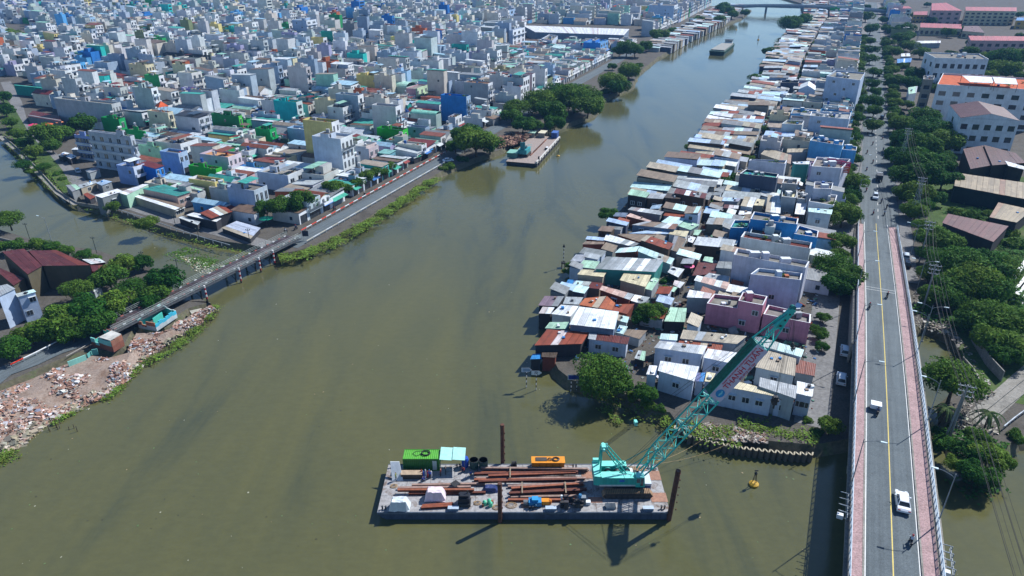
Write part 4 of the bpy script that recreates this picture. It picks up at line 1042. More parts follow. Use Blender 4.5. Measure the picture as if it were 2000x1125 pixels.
# the same kind of measured roofs on the left corner of the city
T2 = [
('G6',(1040,632,1200,600,1400,655,1300,688),6.4,'pk','tl','s',2,'big turquoise roof with a blue skylight at the canal lane'),
('G6',(1265,592,1345,580,1500,628,1470,648),6.0,'gg','pg','s',0,'second turquoise roof behind the first'),
('G6',(692,682,860,632,900,650,745,700),6.6,'gg','ww','s',1,'blinding white sheet roof by the canal lane'),
('G6',(862,660,1045,600,1090,600,925,680),6.4,'pg','ww','s',0,'second blinding white roof stretching right'),
('G6',(970,685,1050,668,1352,757,1282,787),4.6,'bg','b','s',3,'long brown roof over a low weathered wall'),
('G6',(622,500,700,470,735,490,655,517),4.6,'g','g','s',0,'grey shed near the parked cars'),
('G6',(480,606,552,600,590,628,528,655),4.4,'gg','pg','s',0,'pale green roof at the lane bend'),
('G6',(568,606,700,570,712,588,590,630),4.4,'bg','g','s',1,'grey roof with small windows at the lane bend'),
('G6',(702,590,760,566,822,580,745,610),4.6,'gg','bl','s',1,'pale blue-grey roof next to the white one'),
('G6',(608,672,640,660,700,690,660,712),3.8,'dk','r','s',0,'small rusty roof under the white roofs'),
('L6',(160,868,330,800,420,856,250,912),5.6,'dk','r','s',0,'rusty brown corner restaurant roof'),
('L6',(55,885,112,862,332,910,292,938),4.8,'dk','ww','s',0,'white roof strip of the corner restaurant'),
('L6',(-5,905,20,890,168,936,145,962),4.0,'dk','te','s',0,'turquoise awning of the corner restaurant'),
('L6',(330,985,450,930,640,985,560,1070),3.4,'dk','lw','s',0,'grey-white tent roofs beside the bridge end'),
('L8',(600,860,640,850,668,880,610,900),4.0,'dk','te','s',0,'leftmost green market awning'),
('L8',(640,845,680,828,712,858,668,878),4.0,'dk','te','s',0,'second green market awning'),
('L8',(682,825,720,802,755,835,712,858),4.0,'dk','te','s',0,'third green market awning'),
('L8',(722,798,800,755,825,795,758,835),4.2,'dk','bb','s',0,'blue market awning at the end of the row'),
('L8',(465,895,540,855,585,885,500,925),4.0,'dk','w','s',0,'white street stall roof left of the green awnings'),
('L8',(1390,440,1440,395,1560,440,1480,470),5.0,'gg','b','s',0,'grey-brown hipped roof by the far end of the quay'),
('L7',(-40,440,70,415,148,458,-20,540),10,'lb','g','s',0,'tall light blue house at the left edge with grey roof'),
('L7',(140,510,320,465,348,488,165,540),8.6,'lb','c','s',2,'light blue house with striped blue awning'),
('L7',(830,425,915,392,975,430,900,490),4.2,'g','w','s',0,'small white roof among the left trees'),
('G6',(420,385,470,362,510,372,455,400),4.2,'dk','w','s',0,'white stall roof by the canal park'),
('G6',(480,395,520,375,562,395,515,415),4.2,'dk','ww','s',0,'round white stall canopy by the canal park'),
('G6',(520,345,560,325,605,318,585,345),4.6,'gg','w','s',0,'narrow white roof by the apartment house'),
('G6',(200,100,240,60,440,100,450,140),5.0,'gg','dr','s',0,'maroon roofs of the street market'),
('U2',(1060,142,1655,162,1625,196,1130,179),9.5,'bgy','ww','s',0,'very long white warehouse roof beside the river'),
('U2',(1165,220,1210,195,1255,205,1225,232),10,'lw','w','f',1,'white villa with roof terrace near the warehouse'),
('U2',(1220,262,1240,245,1300,250,1285,275),9,'ww','c','s',2,'white house with pale green roof near the warehouse'),
('U1',(1130,235,1490,215,1520,240,1200,275),6.5,'gg','dr','s',0,'long row of dark red roofs'),
('U1',(600,180,700,160,820,190,700,215),6.5,'ww','gg','s',0,'low grey-roofed white hall far left'),
('U2',(880,20,1000,-5,1040,15,920,35),8,'gg','ro','s',0,'red hipped roof far off among white houses'),
]
for e in T2:
    cx, cy = PX(*cp(e[0], sum(e[1][0::2])/4, sum(e[1][1::2])/4), e[2])
    o = traced(e)
# barrel-vaulted green roofs
def vault(crop, x0, y0, x1, y1, z, r, lab, col):
    a = P3(*cp(crop, x0, y0), z); b = P3(*cp(crop, x1, y1), z); d = (b-a).normalized(); nn = Vector((-d.y, d.x, 0))
    o = thing('house', (a.x, a.y, GZ), lab, 'house')
    n = 8
    for i in range(n):
        t0, t1 = pi*i/n, pi*(i+1)/n; mb = MB()
        p = [e_+nn*(-cos(t)*r)+Vector((0, 0, sin(t)*r*.45)) for t in (t0, t1) for e_ in (a, b)]
        sheet_quad(mb, [p[0], p[1], p[3], p[2]], .05, jit(col, .08)); wpart(mb, 'roof_sheet', ALLM, o)
    mb = MB()
    for e_, f_ in ((a, b),):
        q = [a-nn*r*.95, b-nn*r*.95, b+nn*r*.95, a+nn*r*.95]; mb.prism([(v.x, v.y) for v in q], GZ, z, S('9fb5b0'), WALL)
    wpart(mb, 'wall', ALLM, o)
vault('L8', 600, 385, 880, 412, 9, 2.6, 'barrel-vaulted pale green roof like a lying cylinder', S('7fc2ae'))
vault('L8', 265, 75, 580, 105, 9, 5.0, 'larger barrel-vaulted pale green hall roof', S('a9d6c4'))

# ------------------------------------------------------------------ filler rows of the right strip
def bank_t(s):
    t = -140.0
    while t < -12 and not inpoly(*rp(s, t), landC): t += .5
    return t
def free(s0, s1, t0, t1, m=.6):
    for (a0, a1, b0, b1, z) in TF:
        if s0+m < a1 and s1-m > a0 and t0+m < b1 and t1-m > b0: return False
    return True
MASS2 = MB(); FAR_S = 520; ncount = 0; names = {}
s = 30.0
SHW = [C['b'], C['bg'], C['gg'], C['g'], C['gg'], C['g'], C['bg'], C['r'], C['w'], C['b'], C['c'], C['bl'], C['gg']]
SHN = ['brown', 'beige', 'grey', 'light grey', 'grey', 'light grey', 'beige', 'rusty', 'white', 'brown', 'pale cyan', 'pale blue', 'grey']
WLW = [C['gg'], C['lw'], C['db'], C['g'], C['bg'], C['lb'], C['conc'], C['slate'], C['gw']]
k = 0
while s < 1080:
    wd = R.uniform(4.0, 6.6); tb = bank_t(s+wd/2)
    if tb > -14: s += wd; continue
    t_al = tb+(-12-tb)*.42; t_end = -11.0
    far = s > 330
    # columns: river side, behind the lane, next to the avenue
    cols = []
    t = tb-R.uniform(-4.5, 1.8)*(1 if R.random() < .7 else .2)
    while t < t_al-4:
        L = min(R.uniform(8, 16), t_al-t); cols.append((t, t+L-.3, 'river')); t += L
    t = t_al+2.6
    while t < t_end-15:
        L = R.uniform(8, 14); cols.append((t, min(t+L, t_end-14)-.3, 'lane')); t += L
    cols.append((t_end-R.uniform(11, 13.7), t_end-R.uniform(0, .8), 'avenue'))
    for (t0, t1, kind) in cols:
        if t1-t0 < 3.5: continue
        px, py = proj(*rp(s, t0), 3)
        if px > 2150 or s < 20: continue
        gap = .05
        if not free(s, s+wd-gap, t0, t1): continue
        if s < 58 or (kind == 'avenue' and s < 84): continue
        rr = random.Random(int(s*13+t0*7)); indiv = s < 300 and ncount < 160
        D = Dest(None if indiv else MASS2)
        i = rr.randrange(len(SHW)); rcol = jit(SHW[i], .15, rr); wc = jit(rr.choice(WLW), .12, rr)
        lod = 0 if indiv else 1 if s < 420 else 2
        if kind == 'avenue' or (kind == 'lane' and rr.random() < .35):
            fl = rr.choice([1, 2, 2, 3, 3, 4]) if kind == 'avenue' else rr.choice([1, 2, 2])
            cn, col = pick_col(rr, .2); roof = rr.choice(['flat', 'flat', 'sheet']) if fl > 1 else 'sheet'
            ht = fl*3.2
            # keep low in front of measured tall walls
            for (a0, a1, b0, b1, z) in TF:
                if 0 < a0-(s+wd) < 14 and t0 < b1 and t1 > b0: ht = min(ht, 4.2 if z < 9 else 6.5)
            fl = max(1, round(ht/3.2))
            hk = 'house'
            house(D, rp(s, t1), (RD.x, RD.y), (-RT.x, -RT.y), wd-gap, t1-t0, GZ, ht, col, lod, None, roof, rcol if roof != 'flat' else None, rr, 1)
            desc = '%s-storey %s house with %s roof' % (NUM[fl], cn, 'flat' if roof == 'flat' else SHN[i]+' sheet')
        else:
            ht = rr.uniform(2.6, 3.8) if rr.random() < .8 else rr.uniform(4.2, 6)
            z0 = GZ-.2 if kind != 'river' else .4
            W_ = D.part('wall'); q = [rp(s, t0), rp(s+wd-gap, t0), rp(s+wd-gap, t1), rp(s, t1)]
            W_.prism(q, z0, GZ+ht, wc, WALL)
            mb = D.part('roof'); sl = rr.uniform(.2, .9)*rr.choice([-1, 1]); za = GZ+ht+.1
            c0 = [(*rp(s-.2, t0-.3), za+max(0, sl)), (*rp(s-.2, t1+.3), za+max(0, -sl)), (*rp(s+wd, t1+.3), za+max(0, -sl)+.5), (*rp(s+wd, t0-.3), za+max(0, sl)+.5)]
            sheet_quad(mb, c0, .06, rcol)
            W_.prism(q, GZ+ht, GZ+ht+.05, wc, WALL)
            if rr.random() < .5:   # a patch of other sheets
                f = rr.uniform(.2, .7); A = [Vector(p) for p in c0]; up = Vector((0, 0, .07))
                sheet_quad(D.part('roof_patch'), [A[0].lerp(A[1], f)+up, A[0].lerp(A[1], min(1, f+.3))+up, A[3].lerp(A[2], min(1, f+.3))+up, A[3].lerp(A[2], f)+up], .04, jit(rr.choice(SHW), .1, rr))
            if rr.random() < .4:
                f = rr.uniform(.2, .8); x, y = rp(s-.02, t0+(t1-t0)*f)
                D.part('window').obox((x, y), (RT.x, RT.y), (RD.x, RD.y), .5, .05, GZ+ht-1.7, GZ+ht-.7, (.02,.02,.025), GLASS)
            hk = 'shack'
            desc = '%s %s-roofed shack' % (rr.choice(['long', 'low']), SHN[i])
        TF.append((s, s+wd-gap, t0, t1, GZ+4))
        if indiv:
            ncount += 1; key = kind; names[key] = names.get(key, -1)+1
            wh = {'river': '%s along the river edge going upstream', 'lane': '%s behind the narrow lane going upstream', 'avenue': '%s along the avenue going away'}[kind] % ordn(names[key])
            D.finish(hk, (*rp(s, t0), GZ), desc+', '+wh, hk, hk+'s on the strip between river and avenue')
    s += wd+(0 if R.random() < .92 else R.uniform(.6, 2))
# lean-tos and low sheds squeezed into the gaps of the measured quarter
R.seed(31); nl = 0
for i in range(2600):
    s = R.uniform(58, 165); t0 = R.uniform(-75, -27); a_, b_ = R.uniform(2.2, 4.6), R.uniform(2.2, 6.5)
    if nl >= 95 or not inpoly(*rp(s+a_/2, t0+b_/2), landC) or not free(s, s+a_, t0, t0+b_, .25): continue
    if abs(t0+b_/2-(bank_t(s)+(-12-bank_t(s))*.5)) < 2.2: continue
    ht = R.uniform(2.2, 3.3); D = Dest(); k = R.randrange(len(SHW)); q = [rp(s, t0), rp(s+a_, t0), rp(s+a_, t0+b_), rp(s, t0+b_)]; TF.append((s, s+a_, t0, t0+b_, 5))
    D.part('wall').prism(q, GZ-.2, GZ+ht, jit(R.choice(WLW), .12), WALL); sl = R.uniform(-.4, .4); z_ = GZ+ht+.1+abs(sl)
    sheet_quad(D.part('roof'), [(*rp(s-.2, t0-.2), z_+sl), (*rp(s-.2, t0+b_+.2), z_-sl), (*rp(s+a_+.2, t0+b_+.2), z_-sl+.2), (*rp(s+a_+.2, t0-.2), z_+sl+.2)], .05, jit(SHW[k], .12))
    px, py = proj(*rp(s, t0), 4); D.finish('lean_to', (*rp(s, t0), GZ), 'small %s lean-to %s, %s in the gaps of the shack quarter' % (SHN[k], 'near the river' if t0 < -45 else 'by the lane' if t0 < -28 else 'toward the avenue', ordn(nl)), 'shed', 'lean-tos filling the gaps'); nl += 1
# shacks on the far left bank and quarters right of the avenue in the distance
for uu in range(0, 150):
    u = 430+uu*4.6; x, y = lp(u, -6)
    t = -40
    while not inpoly(*lp(u, t), landA) and t < 0: t += 1
    if t > -6: continue
    n0 = t-1.5
    while n0 < -4.5:
        L = R.uniform(8, 13); rr = R
        if n0+L > -3.5: break
        q = [lp(u, n0), lp(u+4.5, n0), lp(u+4.5, n0+L-.5), lp(u, n0+L-.5)]
        if R.random() < .8:
            ht = R.uniform(3, 5.5); MASS2.prism(q, .3, GZ+ht, jit(R.choice(WLW), .1), WALL)
            c0 = [(*lp(u-.2, n0-.4), GZ+ht+.1), (*lp(u-.2, n0+L), GZ+ht+.5), (*lp(u+4.7, n0+L), GZ+ht+.9), (*lp(u+4.7, n0-.4), GZ+ht+.5)]
            sheet_quad(MASS2, c0, .06, jit(R.choice(SHW), .15))
        n0 += L
s = 330; NOH = pxl([(1728,172),(2250,172),(2250,-15),(1745,-15)], GZ)
while s < 1150:
    t = 14
    wd = R.uniform(4.5, 8)
    while t < 420:
        L = R.uniform(10, 18); x, y = rp(s, t); px, py = proj(x, y, 4)
        if px < 2150 and py > -60 and R.random() < .86 and free(s, s+wd, t, t+L, 0):
            if not (s < 560 and t < 150) and not inpoly(x, y, NOH):
                fl = R.choice([1, 1, 2, 2, 3, 4]); cn, col = pick_col(R, .25); i = R.randrange(len(SHW))
                house(Dest(MASS2), rp(s, t+L-.4), (RD.x, RD.y), (-RT.x, -RT.y), wd-.1, L-1, GZ, fl*3.2, col, 2, None, 'flat' if fl > 1 else 'sheet', None if fl > 1 else jit(SHW[i], .1), R, 1)
        t += L+(3 if R.random() < .3 else 0)
    s += wd+(0 if R.random() < .9 else 4)
me = MASS2.mesh('distant_shacks', ALLM); o = link('distant_shacks', me); tag(o, 'far sheds and houses along both banks and beyond the avenue', 'houses', None, 'stuff')
print('strip individual', ncount)
# ------------------------------------------------------------------ trees
def crown_mesh(seed, flat=.8, n=4200, leaf=.095, lobes=18, low=False):
    r = random.Random(seed); mb = MB(); L = []
    for i in range(lobes):
        a = r.uniform(0, 2*pi); q = sqrt(r.random())*.66; z = r.uniform(-.25, .55)*(1-q*.6)
        if low: z = abs(z)*.7
        L.append((cos(a)*q, sin(a)*q, z*flat, r.uniform(.26, .42), r.uniform(.72, 1.25)))
    L.append((0, 0, .1, .5, .9))
    for i in range(n):
        cx, cy, cz, rr, br = L[r.randrange(len(L))]
        d = Vector((r.gauss(0, 1), r.gauss(0, 1), r.gauss(.25, 1))).normalized()
        k = r.uniform(.55, 1.08)**.5
        p = Vector((cx, cy, cz))+Vector((d.x, d.y, d.z*.8))*rr*k
        nn = (d+Vector((r.uniform(-.8, .8), r.uniform(-.8, .8), r.uniform(-.3, .9)))).normalized()
        t = nn.orthogonal().normalized(); t = Matrix.Rotation(r.uniform(0, 6.28), 3, nn) @ t; b = nn.cross(t)
        s_ = leaf*r.uniform(.5, 1.15); w_ = s_*r.uniform(.45, .8)
        g = br*r.uniform(.7, 1.25); hue = r.random()
        col = (.026*g+.024*hue*g, .098*g+.02*hue, .014*g)
        mb.face([p-t*s_, p+b*w_*.6+nn*s_*.12, p+t*s_, p-b*w_*.6-nn*s_*.1], col)
    return mb.mesh('crown', M['leaf'])
def trunk_mesh(seed, spread=.5, hgt=1.0):
    """unit trunk: ground at z=-hgt, crown centre at 0"""
    r = random.Random(seed); mb = MB()
    z0 = -hgt; zf = z0+hgt*.42; p = Vector((0, 0, z0)); q = Vector((r.uniform(-.06, .06), r.uniform(-.06, .06), zf))
    mb.tube(p, q, .085, n=7, r2=.06)
    for i in range(6):
        a = i*pi/3+r.uniform(-.4, .4); e = q+Vector((cos(a)*spread*.6, sin(a)*spread*.6, hgt*.35+r.uniform(-.05, .15))); mb.tube(q, e, .042, n=5, r2=.024)
        for j in range(3):
            b = a+r.uniform(-.8, .8); f = e+Vector((cos(b)*.22, sin(b)*.22, r.uniform(.08, .28))); mb.tube(e, f, .022, n=4, r2=.01)
    return mb.mesh('trunk', M['bark'])
CROWN = {'n': [crown_mesh(i, .8) for i in range(5)], 'u': [crown_mesh(20+i, .42, 4200, .07, 28) for i in range(2)], 'b': [crown_mesh(40+i, .6, 1300, .14, 9, True) for i in range(3)],
         'B': [crown_mesh(60+i, .85, 9000, .062, 44) for i in range(2)]}
TRUNK = {'n': [trunk_mesh(i) for i in range(3)], 'u': [trunk_mesh(10+i, .8) for i in range(2)], 'B': [trunk_mesh(30)]}
SHAPEN = {'n': 'round leafy tree', 'u': 'flat-topped spreading tree', 'b': 'low green bush', 'B': 'large dense tree'}
def tree_at(x, y, rad, style, label, group, zg=GZ, hk=None):
    hk = hk if hk is not None else {'n': .78, 'u': .92, 'b': .12, 'B': .62}[style]
    hc = rad*hk
    nm = 'bush' if style == 'b' else 'tree'
    o = thing(nm, (x, y, zg), label, 'bush' if style == 'b' else 'tree', group, R.uniform(0, 6.28))
    c = link('crown' if style != 'b' else 'foliage', R.choice(CROWN[style]), o, (0, 0, hc), 0, (rad*R.uniform(1.1, 1.25), rad*R.uniform(1.1, 1.25), rad*R.uniform(1.05, 1.25)))
    if style in TRUNK:
        t = link('trunk', R.choice(TRUNK[style]), o, (0, 0, hc), 0, (rad*.8, rad*.8, hc))
    return o
def tree_zone(zone, group, L, zg=GZ, hx=None):
    L = sorted(L)
    cnt = {}
    for i, e in enumerate(L):
        px, py, r = e[:3]; st = e[3] if len(e) > 3 else 'n'
        hk = {'n': .78, 'u': .92, 'b': .12, 'B': .62}[st]
        hk = hx or hk; rad = 3
        for _ in range(4):
            x, y = PX(px, py, zg+rad*hk); d = y*CS+(H-zg-rad*hk)*SN; rad = r*d/FPX
        c = cnt.get(st, 0); cnt[st] = c+1; n = sum(1 for q in L if (q[3] if len(q) > 3 else 'n') == st)
        lab = SHAPEN[st]+(' ' if n == 1 else ', %s from the left ' % ordn(c) if c else ', leftmost ')+zone
        tree_at(x, y, rad, st, lab, group, zg, hx)
tree_zone('of the grove beside the old bridge', 'trees beside the old bridge', [(240,512,30),(275,512,24),(212,540,36),(255,560,38,'u'),(322,545,42),(300,568,32),(148,560,36,'u'),(222,588,44),(172,602,50),(120,618,50),(92,645,36),(190,628,38),(58,650,34),(15,680,36),(282,588,28),(138,648,32)])
for o_ in [o for o in bpy.data.objects if o.get('group') == 'trees beside the old bridge']: o_.scale = (.86, .86, .86)
tree_zone('in the hedge row between red warehouse and canal', 'trees along the canal hedge', [(8,482,18),(38,480,19),(70,480,18),(100,484,18),(130,490,17),(160,498,15),(188,506,13)])
tree_zone('on the lawn at the left edge of the canal', None, [(16,428,26,'u')])
tree_zone('overhanging the canal wall', None, [(288,438,21)])
tree_zone('in front of the white-roofed houses on the canal lane', None, [(220,404,14)])
tree_zone('in the canal park', 'trees of the canal park', [(88,266,31),(123,259,20),(66,297,18),(42,322,16,'u'),(83,326,15,'u'),(163,243,26),(32,262,15),(46,280,16),(10,215,18),(20,240,15),(5,190,16),(100,285,18),(60,335,10,'b'),(112,340,10,'b'),(120,350,8,'b')])
tree_zone('in the far left grove', 'trees of the far left grove', [(20,70,20),(42,75,16),(56,80,12),(2,78,15),(95,75,10),(160,75,10),(176,85,12),(190,95,12),(105,110,10),(125,110,10),(150,62,8),(450,155,9),(470,150,8)])
tree_zone('in the row among the distant rooftops', 'trees among the distant rooftops', [(675,98,11),(695,93,11),(715,88,11),(735,84,11),(752,82,8),(600,102,8),(300,190,6),(340,185,7),(560,20,9),(330,40,8),(860,30,10),(940,40,8),(1140,20,9)])
tree_zone('between the pale houses and the river road', 'trees along the river road', [(519,406,20),(546,402,23),(589,392,26),(569,404,22),(652,365,20),(698,357,15),(718,343,16),(733,338,15),(747,336,12),(508,418,12),(605,398,18),(630,385,14),(675,368,14),(760,325,12),(775,318,10)], GZ, 1.35)
tree_zone('in the clump before the moored barge', 'trees before the moored barge', [(930,276,40),(957,282,26),(914,264,30),(890,285,20),(902,312,13,'b'),(880,324,14,'b'),(865,330,9,'b')])
tree_zone('on the wooded spit by the moored barge', 'trees on the wooded spit', [(1010,210,26,'u'),(1056,202,36,'B'),(1078,220,32),(1122,194,45,'B'),(1148,208,30),(1101,186,36,'B'),(1021,242,22),(1042,247,18),(1000,226,20),(1084,242,20),(1165,185,12)])
tree_zone('at the water steps further upstream', 'trees at the upstream water edge', [(1196,163,28,'B'),(1210,172,20),(1229,140,24,'B'),(1196,130,9),(1180,180,12,'b'),(1165,190,14,'b'),(1250,128,10,'b')])
tree_zone('on the far left river bank', 'trees on the far left bank', [(1224,95,20),(1241,98,18),(1210,100,14),(1262,90,14),(1290,70,18),(1315,62,10),(1410,15,14),(1420,22,14),(1430,28,12),(1404,38,12),(1456,25,10),(1366,38,10),(1352,40,8),(1316,60,10)])
tree_zone('on the far right river bank', 'trees on the far right bank', [(1544,47,23,'B'),(1568,38,17),(1500,100,11),(1512,97,9),(1474,152,13),(1490,147,10)])
tree_zone('poking out among the riverside shacks', 'trees among the riverside shacks', [(1186,418,18),(1275,347,17),(1258,357,11,'b'),(1119,518,17,'b'),(1112,530,12,'b'),(1274,612,29),(1250,620,20),(1301,548,13,'b'),(1297,565,12,'b'),(1419,355,14),(1478,281,10),(1330,500,7,'b'),(1250,585,9,'b')])
tree_zone('at the river mouth below the rust roofs', 'trees at the river mouth corner', [(1170,733,56,'B'),(1212,752,30),(1264,768,24),(1290,800,14,'b'),(1265,790,16,'b'),(1235,775,14,'b')])
tree_zone('between the strip houses and the bridge', 'trees beside the bridge', [(1647,421,32),(1664,424,20),(1645,474,24),(1640,500,20),(1626,526,40,'B'),(1656,543,34),(1640,558,32),(1662,385,20),(1670,358,26),(1609,621,14),(1601,653,16),(1606,678,13),(1592,642,10),(1622,833,24),(1596,846,14,'b'),(1575,822,12,'b')])
tree_zone('along the left side of the avenue', 'left avenue trees', [(1706,245,19),(1702,200,20),(1707,217,16),(1703,163,15),(1707,140,14),(1700,115,14),(1703,98,12),(1700,56,15),(1692,32,14),(1701,80,11),(1690,15,10),(1712,180,13)])
tree_zone('along the right side of the avenue', 'right avenue trees', [(1744,101,16),(1737,84,11),(1765,75,18),(1743,136,12),(1743,154,9),(1744,168,9),(1751,200,14),(1725,38,10),(1724,20,9),(1730,55,10),(1769,56,18),(1751,60,14),(1785,147,20),(1780,90,16),(1740,228,12)])
tree_zone('in the big grove right of the avenue', 'trees of the grove right of the avenue', [(1804,231,28),(1765,245,25),(1821,259,40,'B'),(1772,276,32),(1846,276,32),(1800,287,35),(1757,304,25),(1874,266,20),(1783,315,35),(1807,343,35),(1769,343,30),(1842,350,30),(1790,378,32),(1832,320,28),(1765,375,18),(1850,310,20),(1820,385,22)])
tree_zone('behind the institutional buildings', 'trees behind the institutional buildings', [(1958,115,28,'B'),(1984,108,22),(1968,135,25),(1940,130,15),(1996,150,15),(1996,241,12),(1850,55,10),(1880,60,8),(1820,40,10),(1790,30,10)])
tree_zone('in the thicket right of the bridge', 'trees of the thicket right of the bridge', [(1790,411,25),(1808,401,20),(1806,440,22,'u'),(1830,464,34),(1849,476,28),(1806,468,20,'u'),(1818,497,25,'u'),(1816,534,24,'u'),(1874,527,52,'B'),(1916,522,50,'B'),(1947,528,42,'B'),(1895,552,50,'B'),(1932,568,45,'B'),(1866,562,38),(1846,583,32),(1818,579,26),(1926,621,46,'B'),(1958,639,34),(1940,662,38),(1982,677,34),(1902,628,32),(1966,697,30),(1980,628,34),(1984,590,26,'b'),(1982,478,28,'b'),(1965,455,20,'b'),(1985,430,20,'b'),(1940,700,14,'b'),(1900,425,22,'b'),(1870,418,22,'b'),(1930,420,18,'b')])
tree_zone('on the little islet right of the bridge', 'trees on the islet right of the bridge', [(1866,742,58,'u'),(1850,870,25),(1900,882,30),(1932,892,34),(1900,922,28),(1936,930,24),(1862,905,20),(1982,852,20,'b'),(1838,845,18,'b'),(1910,855,22),(1958,905,22)])
# the denser tail of the avenue trees
R.seed(61)
for i in range(90):
    side = i % 2; s_ = 165+(i//2)*11+R.uniform(-3, 3)
    tree_at(*rp(s_, (-8.6 if side == 0 else 8.8)+R.uniform(-.7, 1.2)*(1 if side else -1)), R.uniform(2.3, 3.7), 'n', 'street tree, %s beyond the bridge on the %s pavement of the avenue' % (ordn(i//2), 'left' if side == 0 else 'right'), 'street trees lining the avenue')
for i in range(38):
    s_ = 150+i*13+R.uniform(-5, 5); tb_ = bank_t(s_); t_ = tb_+R.uniform(-.5, 1.5) if i % 2 else tb_+(-12-tb_)*R.uniform(.38, .5)
    tree_at(*rp(s_, t_), R.uniform(1.6, 3.0), 'n' if i % 3 else 'b', '%s, %s going upstream %s' % ('small tree' if i % 3 else 'shrub', ordn(i//2), 'at the water side of the shacks' if i % 2 else 'along the alley between the shacks'), 'greenery among the upstream shacks')
for i in range(46):
    x, y = PX(R.uniform(1745, 1990), R.uniform(8, 215), GZ); st = rinv(x, y)
    if not free(st[0]-4, st[0]+4, st[1]-4, st[1]+4, 0) if False else any(a0-4 < st[0] < a1+4 and b0-4 < st[1] < b1+4 for a0, a1, b0, b1, z in TF[-30:]): continue
    tree_at(x, y, R.uniform(3, 6), 'n', 'round tree, %s scattered between the institutional buildings' % ordn(i), 'trees between the institutional buildings')
# palms
def palm(px, py, h, lab, zg=GZ, fr=2.6):
    x, y = PX(px, py, zg); o = thing('palm_tree', (x, y, zg), lab, 'palm tree'); r = random.Random(int(px))
    mb = MB(); p = Vector((x, y, zg)); q = Vector((x+r.uniform(-.5, .5), y+r.uniform(-.5, .5), zg+h)); mb.tube(p, q, .2, (.1,.08,.06), 0, 7, r2=.12); wpart(mb, 'trunk', M['bark'], o)
    for k in range(14):
        a = k*2*pi/14+r.uniform(-.2, .2); mb = MB(); L = fr*r.uniform(.85, 1.15); up = r.uniform(.2, .8)
        prev = None; pts = []
        for i in range(7):
            t = i/6; pts.append(q+Vector((cos(a)*L*t, sin(a)*L*t, L*(up*t-1.1*t*t))))
        sd = Vector((-sin(a), cos(a), 0)); g = jit((.045,.085,.03), .25, r)
        for i in range(6):
            w0 = .34*(1-abs(i/6-.4)); w1 = .34*(1-abs((i+1)/6-.4))
            for s_ in (-1, 1): mb.face([pts[i], pts[i+1], pts[i+1]+sd*s_*w1-Vector((0, 0, .18)), pts[i]+sd*s_*w0*.75-Vector((0, 0, .15))], g)
        wpart(mb, 'frond', M['leaf'], o)
palm(1110,232,9,'tall coconut palm sticking out of the wooded spit', fr=3.4)
palm(908,300,9,'coconut palm standing in the clump before the moored barge', fr=3)
palm(1500,128,6,'palm on the far right river bank'); palm(1517,120,6,'second palm beside the palm on the far right bank')
palm(1833,830,4,'small palm on the islet beside the bridge railing'); palm(1922,838,4,'bushy palm near the concrete lane'); 
palm(1402,235,4,'palm squeezed between riverside shacks')
# weeds and scrub along the banks
def weeds(name, lab, lines, n, leaf=.28, seed=1, hmax=.7):
    mb = MB(); r = random.Random(seed)
    segs = []
    for (pts, wd, zz) in lines:
        w_ = [Vector(PX(a, b, zz)) for a, b in pts]
        for i in range(len(w_)-1): segs.append((w_[i], w_[i+1], wd, zz, (w_[i+1]-w_[i]).length*wd))
    tot = sum(s_[4] for s_ in segs)
    for a, b, wd, zz, ar in segs:
        for k in range(int(n*ar/tot)+1):
            t = r.random(); c = a.lerp(b, t); nn = Vector((-(b-a).y, (b-a).x)).normalized(); q = r.gauss(0, wd*.4); c = c+nn*q
            dens = noise.noise(Vector((c.x*.25, c.y*.25, seed)))
            if dens < -.12 and r.random() < .8: continue
            h = hmax*max(.15, .5+dens)*r.random(); z = zz+h
            t1 = r.uniform(0, 6.28); s_ = leaf*r.uniform(.5, 1.2); u = Vector((cos(t1), sin(t1), r.uniform(-.4, .6))); v = Vector((-sin(t1), cos(t1), r.uniform(-.5, .5)))
            g = r.uniform(.6, 1.4)*(1+.6*dens); P_ = Vector((c.x, c.y, z)); col = (.042*g+.03*r.random(), .13*g, .022*g)
            mb.face([P_-u*s_, P_+v*s_*.6, P_+u*s_, P_-v*s_*.6], col)
    o = mb.build(name, M['leaf']); tag(o, lab, 'plants', None, 'stuff')
weeds('bank_weeds', 'weedy green scrub on the sloping bank below the river road', [([(560,500),(620,490),(680,458),(740,422),(800,382),(850,348)], 3.5, 1.4), ([(545,505),(600,496)], 4, 1.6)], 16000, .3, 2)
weeds('canal_weeds', 'thin weeds on the stone canal bank', [([(20,290),(80,348),(150,402),(240,428),(340,462),(430,486),(530,500)], 2.0, .9)], 2500, .28, 3)
weeds('shore_weeds', 'dark green weeds and creepers along the river mouth shore', [([(1180,770),(1250,800),(1300,820),(1340,838)], 4, 1.0), ([(1330,835),(1400,850),(1450,858)], 3.5, 1.9), ([(1385,830),(1430,842)], 2.5, 2.3), ([(1440,830),(1520,838),(1600,860)], 3, 1.9), ([(1160,770),(1180,800),(1215,828)], 1.4, .5)], 4200, .24, 4, .7)
weeds('water_plants', 'dark water plants and mangrove shoots at the foot of the rubble bank', [([(20,905),(0,890)], 2.5, .1), ([(420,598),(400,630),(340,680),(280,712),(235,735)], 2.2, .3), ([(270,720),(225,770),(200,785)], 1.2, .1), ([(0,905),(30,880)], 2, .1), ([(100,830),(160,800)], 1.0, .05)], 6000, .22, 5, .8)
weeds('thicket_floor', 'bright green undergrowth right of the bridge', [([(1985,470),(1960,560),(1990,640),(1985,700)], 7, 2), ([(1880,430),(1960,410)], 9, 2), ([(1930,690),(1990,700)], 5, 2), ([(1850,830),(1960,880)], 5, 1.5), ([(1870,960),(1940,940)], 3, .3), ([(1790,600),(1900,640)], 6, 1.9)], 16000, .38, 6, 1.2)
